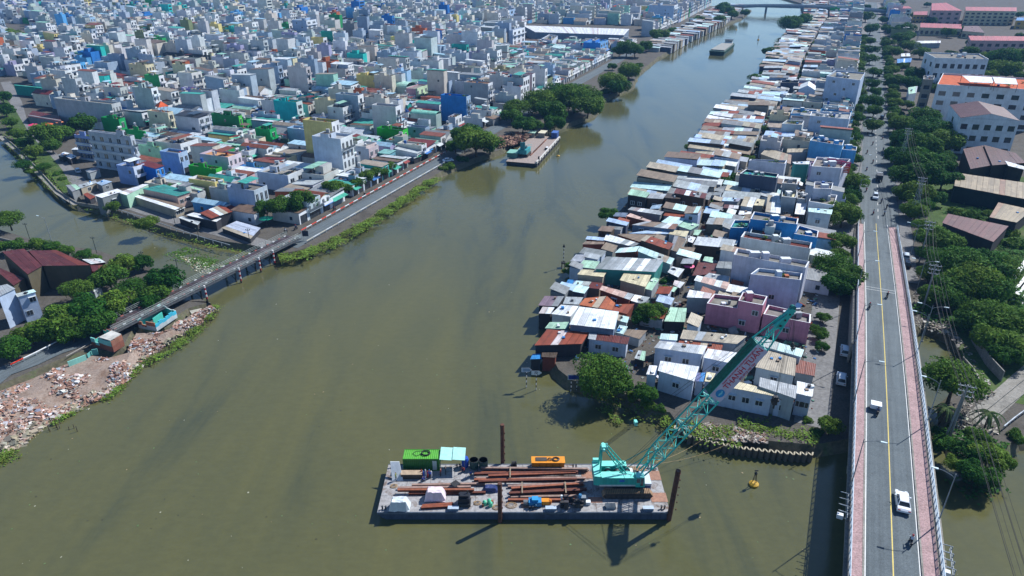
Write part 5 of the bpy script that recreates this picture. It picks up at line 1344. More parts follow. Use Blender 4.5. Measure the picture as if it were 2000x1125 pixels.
weeds('park_grass', 'grass tufts of the canal park', [([(0,220),(40,285),(90,335),(130,372)], 6, 1.95)], 5000, .3, 7, .25)
weeds('floating_plants', 'floating litter and water hyacinth under the old bridge', [([(345,488),(380,505),(420,518),(470,520)], 4.5, .06)], 2500, .28, 8, .15)
# ------------------------------------------------------------------ road bridge
def dz(s):      # deck height along the avenue axis
    if s > 152: return GZ+.1
    t = max(0, min(1, (152-s)/125)); return GZ+.1+(7.3-GZ)*sin(t*pi/2)**1.15
SS = [-75+i*3 for i in range(76)]
def deck_strip(mb, t0, t1, off, th, mats=0, s0=-75, s1=153, col=(.5,.5,.5)):
    s_ = s0
    while s_ < s1-.01:
        e = min(s1, s_+3)
        q = [(*rp(s_, t0), dz(s_)+off), (*rp(s_, t1), dz(s_)+off), (*rp(e, t1), dz(e)+off), (*rp(e, t0), dz(e)+off)]
        lo = [(a, b, c-th) for a, b, c in q]; mb.hexa(lo+q, col, mats); s_ = e
br = thing('road_bridge', (*rp(40, 0), 0), 'concrete road bridge with pink pavements and white railings', 'bridge')
br['kind'] = 'structure'; del br['category']
TL_, TR_ = -3.62, 3.05      # white lines
mb = MB(); deck_strip(mb, TL_-.15, TR_+.15, 0, .5); wpart(mb, 'roadway', M['asphalt'], br)
mb = MB(); deck_strip(mb, TL_-1.75, TL_-.16, .16, .7, s1=150); wpart(mb, 'pavement_left', M['pavers'], br)
mb = MB(); deck_strip(mb, TR_+.16, TR_+2.1, .16, .7, s1=151); wpart(mb, 'pavement_right', M['pavers'], br)
for (a, b, nm) in ((TL_-.28, TL_-.05, 'kerb'), (TR_+.05, TR_+.28, 'kerb'), (TL_-2.0, TL_-1.7, 'kerb'), (TR_+2.2, TR_+2.5, 'kerb')):
    mb = MB(); deck_strip(mb, a, b, .2 if abs(a) < 5 else .32, .3, s1=150.5); wpart(mb, nm, M['concrete'], br)
for (a, b) in ((TL_+.02, TL_+.16), (TR_-.16, TR_-.02)):
    mb = MB(); deck_strip(mb, a, b, .006, .004, col=S('cfd2d2'), mats=0); wpart(mb, 'edge_line', M['clean'], br)
mb = MB(); deck_strip(mb, -.075-.2, .075-.2, .006, .004, col=S('c9b24a')); wpart(mb, 'centre_line', M['clean'], br)
mb = MB()
for s_ in (93.4, 95.0):
    q = [(*rp(s_, TL_), dz(s_)+.012), (*rp(s_, TR_), dz(s_)+.012), (*rp(s_+.16, TR_), dz(s_)+.012), (*rp(s_+.16, TL_), dz(s_)+.012)]; mb.face(q, S('b8bcbc'))
wpart(mb, 'expansion_joint', M['clean'], br)
mb = MB(); deck_strip(mb, TL_-2.4, TR_+3.3, -.52, .35)
for t in (-4.8, -2.4, 0, 2.4, 4.8): deck_strip(mb, t-.3, t+.3, -.85, .9, s1=140)
wpart(mb, 'girders', M['concrete'], br)
for s_ in (-50, -15, 22, 58):
    mb = MB()
    for t in (-4.2, 0, 4.2): mb.tube((*rp(s_, t), -1), (*rp(s_, t), dz(s_)-2.4), .7, n=12)
    mb.obox(rp(s_, 0), (RT.x, RT.y), (RD.x, RD.y), 5.8, .9, dz(s_)-2.7, dz(s_)-1.75); wpart(mb, 'pier', M['concrete'], br)
mb = MB()       # solid approach walls
s_ = 62
while s_ < 150:
    for t in (TL_-2.45, TR_+2.65): mb.hexa([(*rp(s_, t-.2), 1.5), (*rp(s_, t+.2), 1.5), (*rp(s_+3, t+.2), 1.5), (*rp(s_+3, t-.2), 1.5), (*rp(s_, t-.2), dz(s_)-.3), (*rp(s_, t+.2), dz(s_)-.3), (*rp(s_+3, t+.2), dz(s_+3)-.3), (*rp(s_+3, t-.2), dz(s_+3)-.3)], (.5,.5,.5))
    s_ += 3
wpart(mb, 'approach_wall', M['concrete'], br)
# railings: posts one by one, three rails
pm = MB(); pm.box(-.06, .06, -.06, .06, 0, 1.15, S('9fb4c4')); post_me = pm.mesh('post', M['clean'])
for t in (TL_-1.85, TR_+2.35):
    rl_ = thing('railing', (*rp(40, t), dz(40)), 'white steel railing on the %s side of the road bridge' % ('left' if t < 0 else 'right'), 'railing')
    for hh in (1.15, .8, .5, .22):
        mb = MB(); s_ = -75
        while s_ < 150:
            mb.tube((*rp(s_, t), dz(s_)+.3+hh), (*rp(s_+3, t), dz(s_+3)+.3+hh), .07 if hh > 1 else .035, S('b9cbd9'), 0, 5, caps=False); s_ += 3
        wpart(mb, 'rail', M['clean'], rl_)
    s_ = -70
    while s_ < 150:
        o = link('post', post_me, rl_); o.location = Vector((*rp(s_, t), dz(s_)+.3))-Vector(rl_.location); o.rotation_euler = (0, 0, -radians(24.9)); s_ += 1.5
# utility cages hanging off both sides
for (s_, t, n_) in ((3, 6.4, 4), (8, -6.4, 4)):
    o = thing('pipe_bracket', (*rp(s_, t), dz(s_)), 'galvanised cable bracket hung outside the %s railing' % ('right' if t > 0 else 'left'), 'bracket')
    for k in range(n_):
        mb = MB(); sk = s_+k*1.4; z = dz(sk)-.5
        for a, b in (((t-.6, z), (t+.6, z)), ((t+.6, z), (t+.6, z+1.1)), ((t+.6, z+1.1), (t-.6, z+1.1))): mb.tube((*rp(sk, a[0]), a[1]), (*rp(sk, b[0]), b[1]), .06, S('9fa9b0'), 0, 5)
        wpart(mb, 'frame', M['steel'], o)
    mb = MB()
    for z in (.1, .6): mb.tube((*rp(s_-.4, t+.5), dz(s_)+z-.5), (*rp(s_+4.8, t+.5), dz(s_)+z-.5), .06, S('9fa9b0'), 0, 5)
    wpart(mb, 'rail', M['steel'], o)
    mb = MB(); mb.obox(rp(s_-.8, t-.5), (RT.x, RT.y), (RD.x, RD.y), .4, .3, dz(s_), dz(s_)+.7, S('d5dade')); wpart(mb, 'box', M['clean'], o)

# ------------------------------------------------------------------ street lamps
def lamp_proto(double, label):
    o = thing('street_lamp', (0, 0, 0), label, 'street lamp')
    mb = MB(); mb.tube((0,0,0), (0,0,9), .10, S('8e979d'), 0, 7, r2=.06); mb.box(-.18,.18,-.18,.18,0,.35,S('8e979d')); p = mb.build('pole', M['steel'], o)
    for sg in ((1, -1) if double else (1,)):
        mb = MB(); pts = [(0,0,8.3)]+[(sg*2.6*(1-cos(a)) if False else sg*(.35*i*.9), 0, 8.4+.75*sin(i/7*pi/2)) for i in range(1, 8)]
        mb.path(pts, .05, S('8e979d'), 0, 5); mb.build('arm', M['steel'], o)
        e = pts[-1]; mb = MB(); mb.hexa([(e[0]-sg*.1,-.14,e[2]-.1),(e[0]+sg*.75,-.1,e[2]-.02),(e[0]+sg*.75,.1,e[2]-.02),(e[0]-sg*.1,.14,e[2]-.1),(e[0]-sg*.1,-.14,e[2]+.06),(e[0]+sg*.75,-.1,e[2]+.08),(e[0]+sg*.75,.1,e[2]+.08),(e[0]-sg*.1,.14,e[2]+.06)], S('c9dfe8')); mb.build('lamp_head', M['clean'], o)
    return o
lampR = lamp_proto(False, 'single-arm lamp on the right railing of the bridge, nearest the camera')
lampD = lamp_proto(True, 'double-arm lamp beside the right approach of the bridge, nearest one')
lampL = lamp_proto(False, 'single-arm lamp on the left railing of the bridge, nearest the camera')
proto_done(None)
angR = -radians(24.9)
def put(o, s_, t, rz, lab=None, z=None, sc_=None):
    x, y = rp(s_, t); zz = dz(s_)+.2 if z is None else z
    if lab: return copy_tree(o, (x, y, zz), rz, lab, None, None, sc_)
    o.location = (x, y, zz); o.rotation_euler = (0, 0, rz); return o
# feet read off the photograph: right railing and left railing
put(lampR, 11.5, TR_+2.55, angR+pi, None); put(lampR, 36, TR_+2.55, angR+pi, 'single-arm lamp on the right railing behind the white cargo tricycle')
for i, (s_, lab) in enumerate(((62, 'single-arm lamp on the right railing beside the little pond'),)): put(lampR, s_, TR_+2.55, angR+pi, lab)
put(lampL, 14.5, TL_-2.0, angR, None); put(lampL, 38, TL_-2.0, angR, 'single-arm lamp on the left railing above the lane with parked cars')
put(lampL, 62, TL_-2.0, angR, 'single-arm lamp on the left railing beside the pink house')
put(lampL, 88, TL_-2.0, angR, 'lamp on the left railing next to the big dark tree'); put(lampL, 112, TL_-2.0, angR, 'lamp on the left railing where the bridge ramp begins')
put(lampD, 78, TR_+5.5, angR, None, GZ); put(lampD, 104, TR_+5.5, angR, 'double-arm lamp beside the right approach, middle one', GZ); put(lampD, 131, TR_+5.5, angR, 'double-arm lamp beside the right approach, farthest one', GZ)
for i in range(12):
    put(lampL, 170+i*32, -6.2, angR, 'avenue lamp, %s beyond the bridge on the left' % ordn(i), GZ)
# canal lamps
for (px, py, h, lab) in ((103,478,1,'tall white street lamp standing on the near canal bank'),):
    x, y = PX(px, py, GZ); o = copy_tree(lampR, (x, y, GZ), pi*.9, lab, None, None, .95)
def park_lamp(px, py, lab, h=5, z=GZ):
    x, y = PX(px, py, z); o = thing('lamp_post', (x, y, z), lab, 'lamp post')
    mb = MB(); mb.tube((x,y,z), (x,y,z+h), .09, (.03,.05,.05), 0, 6); wpart(mb, 'pole', M['steel'], o)
    mb = MB(); mb.tube((x-.5,y,z+h*.9), (x+.5,y,z+h*.9), .05, (.03,.05,.05), 0, 5); wpart(mb, 'crossarm', M['steel'], o)
    for sx in (-.5, .5):
        mb = MB(); mb.lathe((x+sx, y, z+h*.9), [(.05,0),(.16,.1),(.18,.3),(.05,.42)], (.08,.1,.1), 0, 6); wpart(mb, 'lantern', M['steel'], o)
park_lamp(58,466,'dark park lamp on the canal promenade, left one'); park_lamp(189,494,'dark park lamp on the canal bank, middle one'); park_lamp(283,524,'dark park lamp near the left trees and canal')
park_lamp(391,476,'dark lamp post on the corner lane by the canal fence'); park_lamp(489,478,'dark lamp post at the lane end near the old bridge'); park_lamp(345,450,'dark lamp post on the canal lane by the big bush')
park_lamp(139,405,'lamp post at the bend of the canal lane')
park_lamp(352,546,'thin lamp post between the old bridge and the canal', 6)

# ------------------------------------------------------------------ old bailey-like bridge on the left
A = Vector((*PX(190, 650, 3.6), 3.6)); B = Vector((*PX(572, 462, 3.4), 3.4))
A = Vector((*PX(205, 644, 3.8), 3.8)); ob = thing('footbridge', (A.x, A.y, 0), 'old narrow steel bridge with grey railings on striped piles', 'bridge')
d = (B-A); L = d.length; d = d/L; nn = Vector((-d.y, d.x, 0)).normalized()
hw = 2.1
mb = MB()
def seg(mb, f0, f1, o0, o1, z0, z1, col=(.5,.5,.5), m=0):
    a = A+d*(L*f0); b = A+d*(L*f1)
    q = [(a+nn*o0), (b+nn*o0), (b+nn*o1), (a+nn*o1)]
    if o1 < o0: q = q[::-1]
    mb.hexa([(p.x, p.y, p.z+z0) for p in q][::-1], col, m) if False else mb.hexa([(p.x, p.y, p.z+z0) for p in q]+[(p.x, p.y, p.z+z1) for p in q], col, m)
npl = 60
plank = None
for i in range(npl):
    mb = MB(); seg(mb, i/npl+.0006, (i+1)/npl-.0006, hw-.35, -hw+.35, -.12+R.uniform(0, .02), R.uniform(0, .03), jit((.075,.055,.06), .35)); wpart(mb, 'deck_plank', M['steel'], ob)
for o_ in (hw-.2, -hw+.2):
    mb = MB(); seg(mb, 0, 1, o_+.2, o_-.2, -.7, .12, S('55585c')); wpart(mb, 'side_beam', M['steel'], ob)
for i in range(26):
    for o_, c_ in ((hw-.2, 0), (-hw+.2, 1)):
        mb = MB(); f = (i+.3)/26; seg(mb, f, f+.012, o_+.13, o_-.13, .12, .3, S('cfd2d4') if i % 2 else S('a0605a')); wpart(mb, 'kerb_block', M['clean'], ob)
for o_ in (hw+.05, -hw-.05, -hw-1.1):
    for hh in (.55, .95, 1.35):
        mb = MB(); a = A+nn*o_; b = B+nn*o_; mb.tube((a.x,a.y,a.z+hh), (b.x,b.y,b.z+hh), .035, S('a9b5b2'), 0, 5); wpart(mb, 'rail', M['steel'], ob)
    for i in range(29):
        p = A+d*(L*i/28)+nn*o_; mb = MB(); mb.tube((p.x,p.y,p.z-.1), (p.x,p.y,p.z+1.4), .045, S('97a3a0'), 0, 4); wpart(mb, 'post', M['steel'], ob)
mb = MB(); seg(mb, 0, 1, -hw-.1, -hw-1.15, -.25, -.12, S('4a4d50')); wpart(mb, 'walkway', M['steel'], ob)
for k, f in enumerate((.52, .56, .70, .74, .82, .86, .92)):
    pass
for k, (px, py) in enumerate(((394,585),(462,550),(503,530),(528,515))):
    x, y = PX(px, py, 0); f = (Vector((x, y, 0))-Vector((A.x, A.y, 0))).dot(d)/L; c = A+d*(L*f)
    mb = MB()
    for o_ in (hw-.3, -hw+.3):
        p = c+nn*o_; mb.tube((p.x,p.y,-1.5), (p.x,p.y,p.z-.7), .24, (.05,.05,.05), 0, 8)
    p0 = c+nn*(hw-.3); p1 = c-nn*(hw-.3)
    mb.tube((p0.x,p0.y,.5), (p1.x,p1.y,2.8), .1, (.06,.055,.05), 0, 5); mb.tube((p1.x,p1.y,.5), (p0.x,p0.y,2.8), .1, (.06,.055,.05), 0, 5)
    wpart(mb, 'pier', M['steel'], ob)
    p = c-nn*(hw+1.4); nb = 7
    gp = thing('striped_post', (p.x, p.y, 0), 'red and white striped guide pile of the old bridge, %s from the left' % ordn(k), 'post')
    for i in range(nb):
        mb = MB(); mb.tube((p.x,p.y,-1.0 if i == 0 else i*.62), (p.x,p.y,(i+1)*.62), .24, S('a2202a') if i % 2 else S('e2e2e2') if i else (.03,.03,.03), 0, 8); wpart(mb, 'band', M['clean'], gp)
# ------------------------------------------------------------------ road barriers on the river road
def barrier(pts, lab, z, c1=S('d83a22'), c2=S('dfe3e6'), h=.9, each=1.9, alt=2):
    o = thing('guard_rail', (*pts[0], z), lab, 'guard rail'); k = 0
    for i in range(len(pts)-1):
        a = Vector((*pts[i], z)); b = Vector((*pts[i+1], z)); n = max(1, int((b-a).length/each))
        for j in range(n):
            p, q = a.lerp(b, j/n), a.lerp(b, (j+1)/n); mb = MB()
            mb.tube((p.x,p.y,z+h), (q.x,q.y,z+h), .13, c1 if k % alt == 0 else c2, 0, 5); wpart(mb, 'rail_section', M['clean'], o)
            mb = MB(); mb.tube((p.x,p.y,z-.1), (p.x,p.y,z+h), .07, S('c9ced2'), 0, 4); wpart(mb, 'post', M['clean'], o); k += 1
barrier([lp(2, 3.6), lp(45, 3.6), lp(100, 3.6)], 'red and white guard rail on the inland side of the river road', GZ+.05, each=2.4)
barrier([lp(-4, -2.9), lp(40, -2.9), lp(90, -2.9)], 'pale guard rail on the water side of the river road', GZ+.05, S('b9b5a5'), S('c9ced2'), .75, 3.0)
q = [PX(a, b, GZ+.9) for a, b in ((20,712),(70,688),(115,665),(160,645))]
barrier(q, 'white guard rail with red ends beside the lower left road', GZ+.1, S('d83a22'), S('dfe3e6'), .8, 2.2, 4)
cf = [PX(a, b, GZ) for a, b in ((205,404),(250,420),(300,436),(345,452),(400,470),(450,484))]
barrier(cf, 'grey metal fence on top of the canal wall', GZ, S('8e979d'), S('8e979d'), .9, 3.0)
# far bridge across the river
fb = thing('road_bridge', (300, 900, 0), 'distant grey bridge crossing the river near the top edge', 'bridge'); fb['kind'] = 'structure'; del fb['category']
a = Vector((*PX(1400, 8, 9), 9)); b = Vector((*PX(1740, 16, 9), 9)); dd = (b-a).normalized(); n2 = Vector((-dd.y, dd.x, 0))
mb = MB()
for i in range(24):
    f0, f1 = i/24, (i+1)/24; z0 = 6+3.4*sin(f0*pi); z1 = 6+3.4*sin(f1*pi); p, q = a.lerp(b, f0), a.lerp(b, f1)
    bot0 = 1.6+1.2*abs(cos(f0*pi*2)); bot1 = 1.6+1.2*abs(cos(f1*pi*2))
    Q = [p-n2*7, q-n2*7, q+n2*7, p+n2*7]; zz = [z0, z1, z1, z0]; bb = [bot0, bot1, bot1, bot0]
    mb.hexa([(v.x, v.y, zz[k]-bb[k]) for k, v in enumerate(Q)]+[(v.x, v.y, zz[k]) for k, v in enumerate(Q)], S('7f8c98'))
    for o_ in (-7, 6.6): 
        Q = [p+n2*o_, q+n2*o_, q+n2*(o_+.4), p+n2*(o_+.4)]; mb.hexa([(v.x, v.y, zz[k]) for k, v in enumerate(Q)]+[(v.x, v.y, zz[k]+1.3) for k, v in enumerate(Q)], S('a5b0b9'))
wpart(mb, 'deck', M['wall'], fb)
for f in (.12, .3, .7, .88):
    mb = MB(); p = a.lerp(b, f); mb.obox((p.x, p.y), (dd.x, dd.y), (n2.x, n2.y), 1.2, 6, -1, 6+3.4*sin(f*pi)-1.4, S('7f8c98')); wpart(mb, 'pier', M['wall'], fb)
# ------------------------------------------------------------------ the pontoon barge with the crawler crane
BZ = 1.5; BX0, BX1, BY0, BY1 = -20.9, 24.5, 80.4, 91.3
bg_ = thing('pontoon_barge', (0, 80, 0), 'long grey flat-decked barge carrying the turquoise crane', 'barge')
mb = MB()
prof = [(BX0, BZ), (BX0+.6, .4), (BX0+2.6, -.7), (BX1-.4, -.7), (BX1, .2), (BX1, BZ)]
hc_ = S('44536a')
for i in range(len(prof)-1):
    (xa, za), (xb, zb) = prof[i], prof[i+1]; mb.face([(xa,BY0,za),(xb,BY0,zb),(xb,BY1,zb),(xa,BY1,za)][::-1], mul(hc_, .7))
mb.face([(x,BY0,z) for x, z in prof], hc_); mb.face([(x,BY1,z) for x, z in prof][::-1], hc_)
wpart(mb, 'hull', M['steel'], bg_)
R.seed(50)
nx, ny = 12, 3
for i in range(nx):
    for j in range(ny):
        mb = MB(); x0 = BX0+(BX1-BX0)*i/nx; x1 = BX0+(BX1-BX0)*(i+1)/nx; y0 = BY0+(BY1-BY0)*j/ny; y1 = BY0+(BY1-BY0)*(j+1)/ny
        mb.box(x0+.02, x1-.02, y0+.02, y1-.02, BZ-.02, BZ+.025+R.uniform(0, .012)); wpart(mb, 'deck_plate', M['deck'], bg_)
for (y, nm) in ((BY0-.06, 0), (BY1+.06, 0)):
    mb = MB(); mb.box(BX0, BX1, y-.07, y+.07, BZ-.28, BZ+.08, S('5d6b7d')); wpart(mb, 'rubbing_strake', M['steel'], bg_)
for i in range(15):
    mb = MB(); x = BX0+1.5+i*(BX1-BX0-3)/14; mb.box(x-.03, x+.03, BY0-.05, BY0-.005, .0, BZ-.28, S('3c4859')); wpart(mb, 'weld_seam', M['steel'], bg_)
DZ = BZ+.05
def bp(crop, x, y, z=DZ): return PX(*cp(crop, x, y), z)
CROP['B1'] = (700, 810, 4.689); CROP['B2'] = (1030, 810, 4.689)
for (x, y) in ((BX0+1, BY0+.6), (BX0+.9, BY1-.7), (BX1-1, BY0+.7), (BX1-1.4, BY1-.8), (3.0, BY0+.6), (-9, BY1-.6), (10.5, BY1-.7)):
    o = thing('bollard', (x, y, DZ), 'twin mooring bollard at the %s of the crane barge' % ('river end corner' if x < -15 else 'crane end corner' if x > 18 else 'long edge, '+('near' if y < 85 else 'far, '+('left' if x < 0 else 'right'))), 'bollard')
    if abs(x) > 15: o['label'] += (' nearest the camera' if y < 85 else ' on the far edge')
    for dx in (-.25, .25): mb = MB(); mb.lathe((x+dx, y, DZ), [(.12,0),(.12,.5),(.18,.52),(.18,.6)], S('2d3238'), 0, 7); wpart(mb, 'post', M['steel'], o)
# rusty patches where plates were laid on the deck
for i, (q, lab) in enumerate(((('B2',1085,515,1205,600), 'rusty steel plate laid flat behind the crane tracks'), (('B2',1140,715,1265,800), 'rusty steel plate laid at the crane end of the deck'), (('B2',500,520,610,585), 'rusty steel plate between beams and crane'), (('B2',560,755,680,805),'small rusty plate in front of the tracks'), (('B1',1490,800,1640,855), 'rusty plate under the blue pump'))):
    a = bp(q[0], q[1], q[4]); b = bp(q[0], q[3], q[2]); mb = MB(); mb.box(0, b[0]-a[0], 0, b[1]-a[1], 0, .03, jit(S('a37862'), .1)); o = mb.build('steel_plate', M['steel'], None, (a[0], a[1], DZ+.005)); tag(o, lab, 'steel plate')
# H-section beams lying in rows
def hbeam(crop, x0, y0, x1, y1, lab, z=DZ, col=S('8a4a30'), w_=.4, h_=.4):
    a = Vector((*bp(crop, x0, y0, z), 0)); b = Vector((*bp(crop, x1, y1, z), 0)); L = (b-a).length; an = atan2(b.y-a.y, b.x-a.x); mb = MB()
    mb.box(0, L, -w_/2, w_/2, 0, .05, col); mb.box(0, L, -.03, .03, .05, h_-.05, col); mb.box(0, L, -w_/2, w_/2, h_-.05, h_, col)
    o = mb.build('steel_beam', M['steel'], None, (a.x, a.y, z)); o.rotation_euler = (0, 0, an); tag(o, lab, 'steel beam', 'rusty steel beams on the barge deck'); return o
def row(lst, place):
    for i, e in enumerate(lst):
        crop, x0, y0, x1, y1 = e[:5]; lvl = e[5] if len(e) > 5 else 0
        c = jit([S('8a4c33'), S('6e3a28'), S('9a5a3d'), S('a08478')][(i*3) % 4 if i % 5 else 3], .12)
        hbeam(crop, x0, y0, x1, y1, 'rusty steel beam, %s from the far side %s' % (ordn(i), place), DZ+.42*lvl, c)
        hb = None
row([('B1',1120,498,2100,508,1),('B1',1130,512,2110,516),('B1',1060,545,1900,538,0),('B1',1060,552,2010,534,1),('B1',1190,570,1990,540,1),('B1',1080,590,2080,592),('B1',1060,606,1980,608),('B1',1100,622,2000,600,1)], 'in the long stack under the orange box')
row([('B1',490,655,1160,642,0),('B1',360,682,1030,672),('B1',360,700,1060,698,1),('B1',460,732,1165,722)], 'beside the green container')
row([('B1',1370,668,2060,630),('B1',1410,690,2070,650,0),('B1',1400,685,2060,640,1),('B1',1390,718,2090,690),('B1',1390,742,2030,725),('B1',1395,765,2000,755),('B1',1370,790,1990,790,0),('B1',1380,730,2050,700,1)], 'in the stack behind the blue pump')
hbeam('B1', 585, 845, 870, 825, 'short rusty steel beam pair near the pink tarpaulin, far one'); hbeam('B1', 575, 862, 860, 845, 'short rusty steel beam pair near the pink tarpaulin, near one')
# timber dunnage across the stacks
for i, (x, y) in enumerate(((1390, 560), (1500, 700), (1900, 700))):
    a = bp('B1', x, y+60); b = bp('B1', x+10, y-40); mb = MB(); mb.box(-.1, .1, 0, hypot(b[0]-a[0], b[1]-a[1]), 0, .2, S('9a8a74')); o = mb.build('timber_baulk', M['steel'], None, (a[0], a[1], DZ+.85)); tag(o, 'pale timber baulk across the steel beams, %s from the left' % ordn(i), 'timber')
# green container, corrugated
gx0, gy0 = bp('B1', 412, 520); gx1, _ = bp('B1', 745, 520)
gc = thing('shipping_container', (gx0, gy0, DZ), 'green corrugated container with a coil of black hose on top', 'container')
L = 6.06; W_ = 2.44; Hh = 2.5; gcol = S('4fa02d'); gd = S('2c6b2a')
gy0 = bp('B1', 412, 520)[1]+.2; gc.location = (gx0, gy0, DZ)
mb = MB(); n = 36
for i in range(n):
    x0 = gx0+.1+(L-.2)*i/n; x1 = gx0+.1+(L-.2)*(i+1)/n; o_ = .04 if i % 2 else 0
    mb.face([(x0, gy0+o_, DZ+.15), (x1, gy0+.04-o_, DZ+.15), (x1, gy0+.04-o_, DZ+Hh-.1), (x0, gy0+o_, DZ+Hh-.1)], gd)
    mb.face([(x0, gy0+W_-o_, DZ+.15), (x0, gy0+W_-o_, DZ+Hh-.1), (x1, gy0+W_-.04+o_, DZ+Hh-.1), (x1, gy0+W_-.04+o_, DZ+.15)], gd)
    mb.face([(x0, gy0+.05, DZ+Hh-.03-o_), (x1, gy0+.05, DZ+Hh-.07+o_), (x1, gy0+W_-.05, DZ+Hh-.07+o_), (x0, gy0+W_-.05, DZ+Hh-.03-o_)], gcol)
mb.box(gx0+.05, gx0+.09, gy0+.05, gy0+W_-.05, DZ+.1, DZ+Hh-.1, gd); mb.box(gx0+L-.09, gx0+L-.05, gy0+.05, gy0+W_-.05, DZ+.1, DZ+Hh-.1, gd)
wpart(mb, 'shell', M['clean'], gc)
mb = MB()
for (xa, xb, ya, yb, za, zb) in ((0,L,-.02,.08,0,.15),(0,L,-.02,.08,Hh-.1,Hh),(0,L,W_-.08,W_+.02,0,.15),(0,L,W_-.08,W_+.02,Hh-.1,Hh),(0,.1,.08,W_-.08,Hh-.1,Hh),(L-.1,L,.08,W_-.08,Hh-.1,Hh),(0,.12,-.03,.1,.15,Hh-.1),(L-.12,L,-.03,.1,.15,Hh-.1),(0,.12,W_-.1,W_+.03,.15,Hh-.1),(L-.12,L,W_-.1,W_+.03,.15,Hh-.1)):
    mb.box(gx0+xa, gx0+xb, gy0+ya, gy0+yb, DZ+za, DZ+zb, S('3d8a2a'))
wpart(mb, 'corner_frame', M['clean'], gc)
mb = MB(); mb.box(gx0+4.9, gx0+5.6, gy0-.04, gy0-.01, DZ+.2, DZ+2.1, S('b9c9c0')); wpart(mb, 'door', M['clean'], gc)
mb = MB()
for k, (r_, zz) in enumerate(((.75,.05),(.68,.11),(.62,.17),(.7,.2))):
    pts = [(gx0+3.7+cos(t)*r_, gy0+1.4+sin(t)*r_*.9, DZ+Hh+zz) for t in [i*2*pi/18 for i in range(19)]]; mb.path(pts, .05, (.02,.02,.02), 0, 5)
mb.path([(gx0+3.0,gy0+1.2,DZ+Hh+.05),(gx0+2.2,gy0+.7,DZ+Hh+.05),(gx0+1.5,gy0+1.3,DZ+Hh+.05),(gx0+2.0,gy0+1.9,DZ+Hh+.05),(gx0+3.2,gy0+2.0,DZ+Hh+.05)], .04, (.02,.02,.02), 0, 5)
o = mb.build('hose_coil', M['rubber']); tag(o, 'coil of black hose lying on the green container', 'hose')
# pale canopy beside it
cx_, cy_ = gx0+L+.1, gy0-.1
cn_ = thing('canopy', (cx_, cy_, DZ), 'pale turquoise sheet canopy next to the green container', 'canopy')
z = DZ+2.7
for k in range(2):
    mb = MB(); x0 = cx_+k*2.1; sheet_quad(mb, [(x0, cy_-.3, z), (x0+2.08, cy_-.3, z-.15), (x0+2.08, cy_+2.6, z+.1), (x0, cy_+2.6, z+.25)], .04, S('a5dcd2'), 0); wpart(mb, 'roof_sheet', M['clean'], cn_)
for (x, y) in ((cx_+.1,cy_-.2),(cx_+4.1,cy_-.2),(cx_+.1,cy_+2.5),(cx_+4.1,cy_+2.5)):
    mb = MB(); mb.tube((x,y,DZ), (x,y,z-.2), .05, S('5f6f75'), 0, 5); wpart(mb, 'post', M['steel'], cn_)
def simple(name, label, cat, crop, x, y, build, mat='clean', rz=0, group=None, z=DZ):
    wx, wy = bp(crop, x, y, z); mb = MB(); build(mb); o = mb.build(name, M[mat], None, (wx, wy, z)); o.rotation_euler = (0, 0, rz); tag(o, label, cat, group); return o
